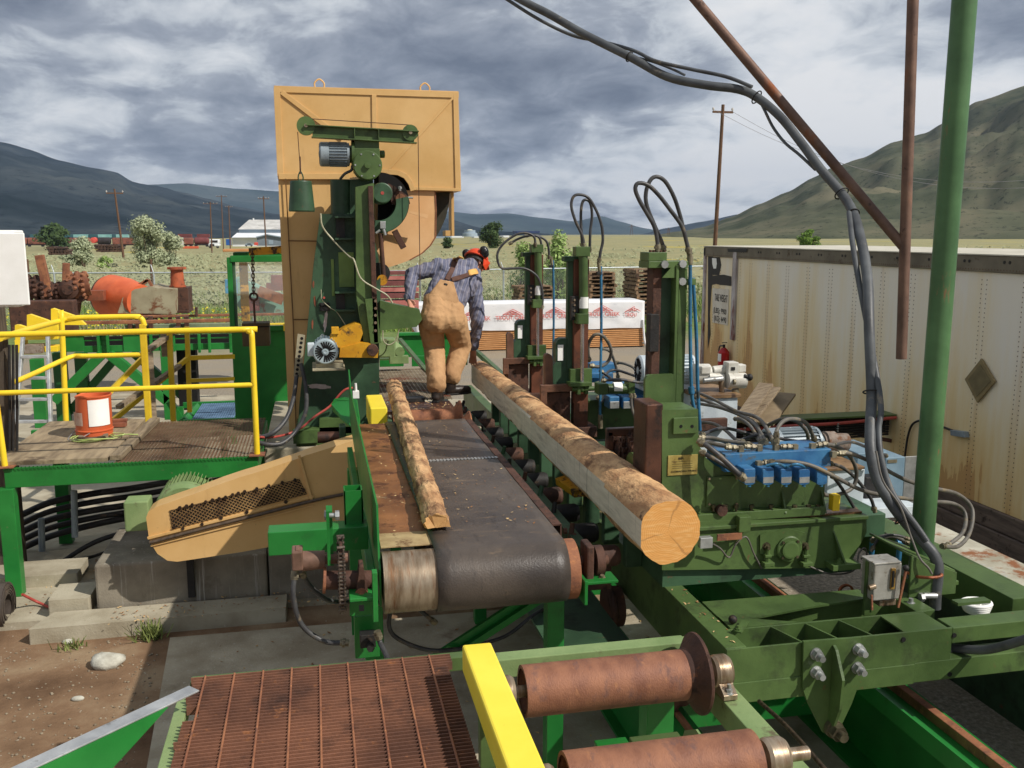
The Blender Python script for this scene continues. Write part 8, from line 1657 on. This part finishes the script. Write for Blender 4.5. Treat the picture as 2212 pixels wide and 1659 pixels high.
c = at(1208, 37); bush(c[0], c[1], 3.25, 2.1, GREENL, 'tallest green willow bush behind the middle mast', nl=4200, ls=.075, seed=22, lobes=14)
c = at(1258, 38); bush(c[0], c[1], 2.7, 1.8, GREENL, 'green willow bush right of the tallest one', nl=2600, ls=.075, seed=25, lobes=11)
c = at(1062, 240); bush(c[0], c[1], 6.6, 7.6, DKL, 'dark round tree near the white dome', 'tree', nl=5200, ls=.3, seed=31, lobes=22, bottom=-.1, cat='tree', trunk=.2)
c = at(1749, 170); bush(c[0], c[1], 4.0, 5.0, BRT, 'round bright green tree above the trailer roof', 'tree', nl=4000, ls=.2, seed=33, lobes=14, cat='tree', trunk=.15, bottom=0)
c = at(118, 420); bush(c[0], c[1], 11, 14, DKL, 'dark round tree behind the rail cars', 'tree', nl=4400, ls=.7, seed=35, lobes=20, bottom=-.1, cat='tree', trunk=.3)
c = at(968, 260); bush(c[0], c[1], 3, 4, DKL, 'small dark tree left of the white dome', 'tree', nl=1200, ls=.3, seed=36, lobes=12, bottom=-.1, cat='tree', trunk=.15)
# ground cover
def scatter(name, fn, n, seed): 
    m = MB(); rb = random.Random(seed); fn(m, rb, n); return m
m = MB(); rb = random.Random(40); nC = 0
while nC < 1700:
    Y = 41+rb.random()**1.6*150; px = rb.uniform(20, 2300) if rb.random() < .7 else rb.uniform(20, 700); p = V(px, 505, Y=Y); x = p.x; hh = rb.uniform(.25, .62)*(1+Y*.002); ww = hh*rb.uniform(.9, 1.5)
    if px > 1500 and Y < 60: pass
    z = gz(x, Y); nC += 1
    for _ in range(int(max(7, 34-Y*.18))):
        a = rb.uniform(0, 6.28); r_ = rb.random()**.5*ww; q = Vector((x+r_*math.cos(a), Y+r_*math.sin(a), z+hh*rb.uniform(.25, 1)*(1-.5*(r_/ww)**2))); s = (.05+.0011*Y)*rb.uniform(.6, 1.3)
        nn_ = Vector((rb.gauss(.2, .35), rb.gauss(-.5, .35), .8)).normalized(); d = nn_.cross(Vector((rb.gauss(0, 1), rb.gauss(0, 1), rb.gauss(0, 1)))).normalized(); e = nn_.cross(d); m.add([q-d*s, q+e*s*.6, q+d*s, q-e*s*.6], [(0, 1, 2, 3)])
m.build('sagebrush', leafmat('sage_leaves', (152, 154, 120), (128, 132, 98)), kind='stuff', fix=False, origin=(0, 0, 0))
m = MB(); rb = random.Random(41)
for _ in range(26000):
    Y = 28.5+rb.random()**1.4*22; px = rb.uniform(20, 2300); p = V(px, 505, Y=Y); x = p.x
    fy = 30.3+abs(x)*.09
    if Y < fy-1.6-.9*mnoise.noise(Vector((x*.3, 0, 0))): continue
    g_ = mnoise.noise(Vector((x*.22, Y*.22, 1))); h = rb.uniform(.15, .38)*(1+1.3*max(0, g_)); a = rb.uniform(0, 6.28); z = gz(x, Y); b = Vector((x, Y, z)); lean = Vector((rb.gauss(0, .3), rb.gauss(0, .3), 1)).normalized()*h; s = Vector((math.cos(a), math.sin(a), 0))*.022
    m.m = 1 if mnoise.noise(Vector((x*.35+9, Y*.35, 1)))+rb.gauss(0, .2) > .3 else 0
    m.add([b-s, b+s, b+lean], [(0, 1, 2)])
m.build('tall_grass', [leafmat('grass_green', (126, 150, 72), (74, 104, 42)), leafmat('grass_dry', (176, 166, 126), (140, 130, 94))], kind='stuff', fix=False, origin=(0, 0, 0))
m = MB(); rb = random.Random(43)
for cx, cy, rx, ry, n in ((-6.5, 29.6, 2.2, .7, 500), (-3, 30, 1.6, .6, 240), (1.2, 29.4, 1.2, .5, 200), (-9.4, 30, 1, .6, 200)):
    for _ in range(n):
        p = Vector((cx+rb.gauss(0, rx*.5), cy+rb.gauss(0, ry*.5), rb.uniform(.25, .75))); s = .035; d = Vector((rb.gauss(0, 1), rb.gauss(0, 1), rb.gauss(0, 1))).normalized(); e = d.cross(Vector((0, 0, 1))).normalized(); m.add([p-d*s, p+e*s, p+d*s, p-e*s], [(0, 1, 2, 3)])
m.build('yellow_flowers', mat('yellow_petals', (214, 204, 60), (190, 176, 44), 30, .8), kind='stuff', fix=False, origin=(0, 0, 0))
# weeds and stones near the kerb
def stone(x, y, s, lab, seed, m_):
    m = MB(); m.sphere((x, y, s*.3), s, 12, 9, (1.35, .8, .55))
    for v_ in m.v: n = mnoise.noise(v_*9+Vector((seed, 0, 0))); v_ += (v_-Vector((x, y, s*.3)))*n*.5
    m.build('stone', m_, label=lab, cat='stone')
PS = mat('pale_stone', (196, 194, 180), (160, 156, 142), 12, .9, bump=.5)
p = V(233, 1428, Z=.03); stone(p.x, p.y, .095, 'pale flat stone, largest of those on the brown dirt', 1, PS); p = V(146, 1384, Z=.02); stone(p.x, p.y, .035, 'small pale stone near the corner of the kerb', 2, PS); p = V(166, 1506, Z=.02); stone(p.x, p.y, .03, 'small white stone alone on the open dirt', 3, PS)
m = MB(); rb = random.Random(50)
for _ in range(420):
    px, py = rb.uniform(-20, 420), rb.uniform(1380, 1660); p = V(px, py, Z=.0); 
    if p.x > -1.2+(p.y-6.9)*-.07 and p.y < 6.95: continue
    if p.y > 7.0: continue
    s = rb.uniform(.003, .011); m.sphere((p.x, p.y, s*.3), s, 5, 4, (1.2, 1, .7))
m.build('gravel_bits', mat('gravel_bits', (160, 148, 126), (104, 88, 70), 40, .9), kind='stuff', fix=False, origin=(0, 0, 0))
m = MB(); rb = random.Random(51)
for cx, cy, n, h in ((-1.30, 6.98, 130, .12), (-1.83, 6.93, 40, .07)):
    for _ in range(n):
        b = Vector((cx+rb.gauss(0, .05), cy+rb.gauss(0, .03), 0)); l = Vector((rb.gauss(0, .5), rb.gauss(0, .5), 1)).normalized()*h*rb.uniform(.5, 1.3); a = rb.uniform(0, 3.1); s = Vector((math.cos(a), math.sin(a), 0))*.006; m.add([b-s, b+s, b+l+s*.5, b+l-s*.5], [(0, 1, 2, 3)])
m.build('weeds', leafmat('weed_leaves', (130, 140, 80), (84, 98, 50)), kind='stuff', fix=False, origin=(0, 0, 0))
# ---------- poles ----------
PM = mat('pole_wood', (118, 88, 66), (88, 66, 52), 3, .85, st=(6, 6, 1)); G5 = 'wooden utility poles'
def pole(px0, px1, pyt, Y, lab, arms=1, r=.16, aw=2.2, ang=.0):
    b = V(px0, 520, Y=Y); t0 = V(px1, pyt, Y=Y); z = gz(b.x, Y)-.3; t = thing('utility_pole', lab, 'utility pole', (b.x, Y, z), G5)
    k = (t0.x-b.x)/(t0.z-b.z); foot = Vector((b.x-k*(b.z-z), Y, z)); MB().cyl(foot, t0, r, r*.7, n=10).build('pole_shaft', PM, t)
    for i in range(arms):
        c = t0-Vector((0, 0, .5+.9*i)); d = Vector((math.cos(ang), math.sin(ang), 0)); m = MB(); m.bar(c-d*aw/2, c+d*aw/2, .12, .14); m.build('cross_arm', PM, t)
        for s in (-1, -.45, .45, 1) if aw > 2 else (-1, 1):
            m = MB(); q = c+d*aw/2*s*.95; m.lathe(q+Vector((0, 0, .07)), (0, 0, 1), [(0, .03), (.06, .03), (.08, .09), (.2, .07), (.24, .03)], 10); m.build('insulator', mat('insulator', (210, 206, 200), (180, 176, 170), 9, .3), t)
    return t0
pole(262, 247, 408, 120, 'utility pole leaning left above the silvery bushes', 1, .15, 1.9); pole(457, 454, 436, 260, 'utility pole behind the white truck', 1, .2, 3.6); pole(482, 478, 421, 330, 'tall utility pole right of the one behind the truck', 1, .2, 3.5)
pole(497, 494, 444, 360, 'farther utility pole left of the white warehouse', 1, .25, 2.5); pole(574, 569, 424, 200, 'utility pole in front of the white warehouse', 1, .17, 2.2)
T0 = pole(1545, 1562, 226, 62, 'brown utility pole standing above the trailer front corner', 1, .16, 1.5)
for sx, lab in ((-.6, 'upper'), (.6, 'lower')):
    a = T0+Vector((sx, 0, -.4)); m = MB(); e = V(2400, 360 if sx < 0 else 380, Y=52)
    m.tube([a.lerp(e, k/8)-Vector((0, 0, 3.2*(1-(2*k/8-1)**2)*.8)) for k in range(9)], .012, 4, 3); m.build('power_line', mat('wire_grey', (150, 150, 154)), label=f'{lab} thin power line running right from the brown pole', cat='power line')
for i, (px, y0, Y) in enumerate(((328, 560, 36), (62, 560, 37), (1295, 575, 35), (975, 560, 37))):
    p = V(px, 600, Y=Y); MB().cyl((p.x, Y, gz(p.x, Y)-.1), (p.x, Y, V(px, y0, Y=Y).z), .05, .045, n=8).build('fence_stake', PM, label=['wooden stake behind the fence right of the orange drum', 'wooden stake behind the fence above the rusty gears', 'wooden stake behind the fence beside the middle mast', 'wooden stake behind the fence behind the man'][i], cat='stake', group='wooden stakes beyond the fence')
# ---------- rail yard and sheds ----------
DY = 470.
def far(a, b, c, d, m_, name, lab, cat, dep=3, Y=DY, group=None, roof=None):
    return MB().fb(a, b, c, d, Y, dep).build(name, m_, label=lab, cat=cat, group=group, bev=.1)
CR = mat('railcar_rust', (150, 92, 74), (120, 74, 62), .3, .8, bump=0, dirt=((86, 62, 56), .3, .5)); CM = mat('railcar_maroon', (126, 66, 64), (100, 52, 52), .3, .8, bump=0); TE_ = mat('container_teal', (150, 196, 190), (120, 170, 166), .3, .6, bump=0); TD = mat('container_dark_teal', (62, 104, 108), (48, 86, 92), .3, .6, bump=0); BK = mat('railcar_black', (58, 52, 52), (42, 38, 38), .4, .7, bump=0)
GRC = 'rail cars in the far yard'
def railcar(a, b, m_, lab, top=513.5, tank=False):
    t = thing('rail_car', lab, 'rail car', V((a+b)/2, 532, Y=DY), GRC)
    if tank:
        p = V(a, 520.5, Y=DY+1.5); q = V(b, 520.5, Y=DY+1.5); m = MB(); m.lathe(p, q-p, [(0, .3), (.2, 1.2), (.6, 1.7), ((q-p).length-.6, 1.7), ((q-p).length-.2, 1.2), ((q-p).length, .3)], 16); m.build('tank', m_, t)
    else:
        m = MB(); m.fb(a, top, b, 528, DY, 3); m.build('car_body', m_, t, bev=.4)
    m = MB(); m.fb(a, 527.5, b, 530, DY+.3, 2.4)
    for px in (a+3, a+6, b-6, b-3): c = V(px, 531, Y=DY+.3); m.cyl(c, c+Vector((0, .3, 0)), .45, n=10)
    m.build('bogies', BK, t)
for a, b, m_, lab, tk in ((30, 57, CR, 'rusty rail car half hidden by the white cabinet', 0), (59, 97, CR, 'brown rail car right of the white cabinet', 0), (106, 154, CM, 'maroon rail car behind the yellow loader', 0), (157, 192, CR, 'rusty rail car behind the smaller silvery bush', 0), (210, 240, BK, 'black rail car left of the leaning pole', 1), (242, 262, CR, 'short orange brown rail car at the leaning pole', 0), (264, 300, CR, 'brown rail car beside the largest silvery bush', 0), (396, 417, CR, 'brown hopper car right of the silvery bushes', 0), (419, 452, CM, 'maroon tank car left of the white truck', 1)): railcar(a, b, m_, lab, tank=tk)
for i, (a, b, m_, lab) in enumerate(((86, 122, TE_, 'pale teal container, leftmost in the far row'), (64, 85, TD, 'dark teal container left of the leftmost pale one'), (124, 158, TD, 'dark teal container right of the dark round tree'), (158, 190, TE_, 'pale teal container above the smaller silvery bush'), (191, 210, TD, 'dark teal container above the red tank end'), (211, 241, TE_, 'pale teal container left of the leaning pole'), (242, 249, TD, 'short dark teal container at the leaning pole'), (250, 277, TE_, 'pale teal container right of the leaning pole'), (384, 414, CM, 'maroon container above the brown hopper car'), (425, 452, CM, 'maroon container above the tank car'))): far(a, 506.5 if i < 8 else 505.5, b, 513, m_, 'shipping_container', lab, 'container', Y=DY+14, group='containers stacked in the far yard')
p = V(201, 519, Y=DY-3); MB().lathe(p, (0, 1, 0), [(0, .2), (.2, 1.3), (4, 1.4)], 20).build('tank_end', mat('tank_red', (214, 90, 76), (200, 76, 64), .3, .6, bump=0), label='round red tank end between the rail cars', cat='tank')
far(380, 513, 395, 530, mat('dirty_white', (206, 204, 196), (180, 178, 170), .4, .6, bump=0), 'box_truck', 'dirty white box trailer right of the silvery bushes', 'trailer', Y=DY-6); far(395, 532, 428, 537, mat('container_orange', (206, 98, 62), (190, 84, 52), .3, .6, bump=0), 'steel_beams', 'low orange steel load in front of the tank car', 'steel load', Y=DY-25)
t = thing('loader', 'small yellow loader in front of the maroon rail car', 'loader', V(132, 533, Y=440)); m = MB(); m.fb(119, 527, 147, 532, 440, 2.5); m.build('chassis', YEL, t, bev=.2); m = MB(); m.fb(126, 520, 139, 527, 440.5, 1.8); m.build('cab', YEL, t, bev=.2)
m = MB(); m.bar(V(124, 522, Y=440), V(120, 529, Y=440), .3, .3); m.bar(V(141, 521, Y=440), V(146, 529, Y=440), .3, .3); m.build('boom', YEL, t)
for px in (124, 142): c = V(px, 532, Y=439.8); MB().cyl(c, c+Vector((0, .5, 0)), .7, n=12).build('wheel', BK, t)
def woodpile(a, b, y0, y1, Y, lab, seed):
    rb = random.Random(seed); p = V(a, y1, Y=Y); q = V(b, y0, Y=Y); m = MB(); z = p.z
    while z < q.z:
        w_ = (q.x-p.x)*(1-.25*(z-p.z)/max(.1, q.z-p.z)*rb.random()); s = rb.uniform(0, .3); x = p.x+s
        while x < p.x+w_: r_ = rb.uniform(.16, .26); m.cyl((x, Y, z), (x, Y+3, z), r_, n=7); x += r_*2
        z += .4
    m.build('tie_pile', mat('dark_ties', (92, 70, 58), (58, 46, 40), .6, .9, bump=0), label=lab, cat='timber pile')
woodpile(103, 148, 534, 548, 150, 'dark pile of old railway ties below the yellow loader', 1); woodpile(205, 262, 528, 542, 160, 'long pile of old railway ties beside the leaning pole', 2)
WW = mat('shed_white', (236, 238, 238), (222, 226, 228), .2, .6, bump=0); WRf = mat('shed_roof_grey', (206, 204, 198), (182, 180, 174), .25, .6, bump=0, dirt=((160, 158, 152), .3, .3)); WBl = mat('shed_blue_grey', (150, 166, 178), (134, 150, 164), .2, .6, bump=0)
t = thing('warehouse', 'large white metal warehouse with a grey roof left of the saw', 'warehouse', V(600, 531, Y=400)); Yw = 400
m = MB(); m.fb(516, 495, 760, 503, Yw+12, 30); m.build('upper_wall', WBl, t); m = MB(); a = V(514, 495.5, Y=Yw+11); b = V(764, 495.5, Y=Yw+11); r1 = V(538, 474.5, Y=Yw+27); r2 = V(760, 474.5, Y=Yw+27)
m.add([a, b, (r2.x, r2.y, r2.z), (r1.x, r1.y, r1.z), (b.x, Yw+45, b.z), (a.x, Yw+45, a.z)], [(0, 1, 2, 3), (3, 2, 4, 5), (0, 3, 5), (1, 4, 2)]); m.build('roof', WRf, t)
m = MB(); a = V(500, 513, Y=Yw-2); b = V(760, 513, Y=Yw-2); c = V(512, 503, Y=Yw+12); d = V(760, 503, Y=Yw+12); m.add([a, b, d, c, (a.x, Yw+12, a.z)], [(0, 1, 2, 3), (0, 3, 4)]); m.build('lower_roof', WW, t); m = MB(); m.fb(502, 513, 760, 532, Yw, 12); m.build('lower_wall', WW, t)
m = MB(); m.fb(546, 471.5, 549, 476, Yw+26, 1); m.build('roof_vent', WW, t)
t = thing('shed', 'small grey gabled shed in front of the warehouse', 'shed', V(585, 531, Y=380)); m = MB(); m.prism(PZ([(555, 531), (555, 512), (575, 507), (612, 513), (612, 531)], 380), 'y', 380, 390); m.build('wall', mat('shed_slate', (128, 138, 146), (108, 118, 128), .2, .7, bump=0), t); m = MB(); m.bar(V(576, 506.5, Y=379.5), V(616, 513.5, Y=379.5), .4, .8, up=(0, 1, 0)); m.bar(V(553, 512.5, Y=379.5), V(577, 506.5, Y=379.5), .4, .8, up=(0, 1, 0)); m.build('roof', WBl, t); m = MB(); m.fb(580, 519, 590, 528, 379.9, .2); m.build('door', WBl, t)
far(488, 516.5, 499, 530, mat('toilet_blue', (44, 96, 168), (36, 82, 150), .5, .5, bump=0), 'portable_toilet', 'blue portable toilet left of the warehouse', 'portable toilet', 2, 395)
t = thing('truck', 'white truck cab parked left of the warehouse', 'truck', V(462, 534, Y=330)); m = MB(); m.fb(452, 517, 474, 526, 330, 4); m.build('cab', WW, t, bev=.3); m = MB(); m.fb(450, 526, 474, 532.5, 329.5, 5); m.build('hood', WW, t, bev=.3); m = MB(); m.fb(455, 519, 470, 524, 329.9, .15); m.build('windscreen', BK, t); m = MB(); m.fb(453, 527, 463, 532, 329.4, .12); m.build('grille', BK, t)
for px in (454, 470): c = V(px, 533, Y=329.6); MB().cyl(c, c+Vector((0, .5, 0)), .5, n=12).build('wheel', BK, t)
t = thing('parked_car', 'silver car parked in front of the warehouse', 'car', V(538, 532, Y=370)); m = MB(); m.prism(PZ([(529, 531), (529, 528), (533, 525.5), (542, 525), (546, 528), (547, 531)], 370), 'y', 370, 371.8); m.build('body', WBl, t, bev=.1); m = MB(); m.prism(PZ([(534, 528), (535, 526.2), (541, 526), (543, 528)], 369.9), 'y', 369.88, 369.95); m.build('windows', BK, t)
for px in (532, 543): c = V(px, 531, Y=369.9); MB().cyl(c, c+Vector((0, .3, 0)), .32, n=10).build('wheel', BK, t)
far(549, 523.5, 557, 530, mat('tank_red', (1, 1, 1)), 'red_container', 'bright red bin beside the silver car', 'bin', 2, 372)
t = thing('dome_silo', 'white dome silo on a round base far behind the man', 'silo', V(1015, 513, Y=420)); m = MB(); c = V(1015, 511, Y=420); m.lathe(c, (0, 0, 1), [(0, 3.6), (1.5, 3.4), (1.7, 2.6), (2.9, 2.5)], 20); m.build('silo_base', WBl, t); m = MB(); c = V(1015, 505, Y=420); m.lathe(c, (0, 0, 1), [(-.6, 1.9), (.1, 2.3), (.9, 2.3), (1.5, 1.7), (1.9, .9), (2.0, .1)], 24); m.build('dome', mat('dome_cream', (232, 226, 196), (214, 206, 172), .4, .5, bump=0), t)
for i, (a, b, c, d, m_, lab) in enumerate(((975, 510, 1002, 514, WW, 'low white building left of the white dome'), (1024, 510, 1042, 514, WW, 'low white building right of the white dome'), (930, 511, 974, 515, WBl, 'long pale roofed building behind the saw'), (1087, 509, 1100, 513, WW, 'tiny white building right of the dark round tree'), (1115, 499, 1166, 504, mat('roof_navy', (44, 62, 104), (36, 52, 90), .3, .6, bump=0), 'long navy roofed hall behind the farthest mast'))): far(a, b, c, d, m_, 'far_building', lab, 'building', 8, 430)
for i, px in enumerate((1364, 1444)):
    Y = 900; t = thing('pylon', ['lattice pylon left of the nearest mast hoses', 'lattice pylon just left of the green hill foot'][i], 'pylon', V(px, 508, Y=Y), 'far pylons'); b = V(px, 508, Y=Y); top = V(px, 485 if i == 0 else 492, Y=Y).z
    m = MB(); 
    for s in (-1, 1): m.bar((b.x+s*1.6, Y, b.z), (b.x+s*.3, Y, top), .25, .25)
    for k in range(6):
        z = b.z+(top-b.z)*k/6; z2 = b.z+(top-b.z)*(k+1)/6; w1 = 1.6-1.3*k/6; w2 = 1.6-1.3*(k+1)/6; m.bar((b.x-w1, Y, z), (b.x+w2, Y, z2), .15, .15)
    m.build('lattice', PM, t); m = MB(); m.bar((b.x-3, Y, top-2), (b.x+3, Y, top-2), .25, .25); m.build('cross_arm', PM, t)

# bark flakes and sawdust left about the belt and slabs
m = MB(); rb = random.Random(60)
def flake(p, s, m):
    a = rb.uniform(0, 6.28); d = Vector((math.cos(a), math.sin(a), rb.gauss(0, .2))); e = Vector((-math.sin(a), math.cos(a), rb.gauss(0, .2))); p = p+Vector((0, 0, s*.35))
    m.add([p-d*s, p-e*s*.4, p+d*s*rb.uniform(.6, 1.2), p+e*s*.45], [(0, 1, 2, 3)])
for _ in range(1500):
    m.m = rb.randrange(2); k = rb.random()
    if k < .30: flake(Vector((rb.uniform(.30, 1.08), rb.uniform(4.25, 6.9), 1.596)), rb.uniform(.003, .012), m)
    elif k < .42: flake(Vector((rb.uniform(.62, 1.2), rb.uniform(8.3, 8.75), 1.411)), rb.uniform(.006, .02), m)
    elif k < .62: flake(Vector((rb.uniform(-.9, 2.6), rb.uniform(2.6, 6.8), .031)), rb.uniform(.006, .028), m)
    elif k < .74: flake(Vector((rb.uniform(-1.6, .2), rb.uniform(7.0, 7.4), .125)), rb.uniform(.005, .02), m)
    elif k < .86: flake(Vector((rb.uniform(1.82, 1.91), rb.uniform(3.8, 9), 1.101)), rb.uniform(.004, .014), m)
    else: flake(Vector((rb.uniform(-3.4, -1.5), rb.uniform(7.5, 8.9), .062)), rb.uniform(.006, .02), m)
m.build('bark_debris', [mat('bark_flake', (170, 124, 80), (120, 82, 52), 20, .9, bump=0), mat('wood_chip', (214, 184, 134), (180, 146, 98), 20, .9, bump=0)], kind='stuff', fix=False, origin=(0, 0, 0))
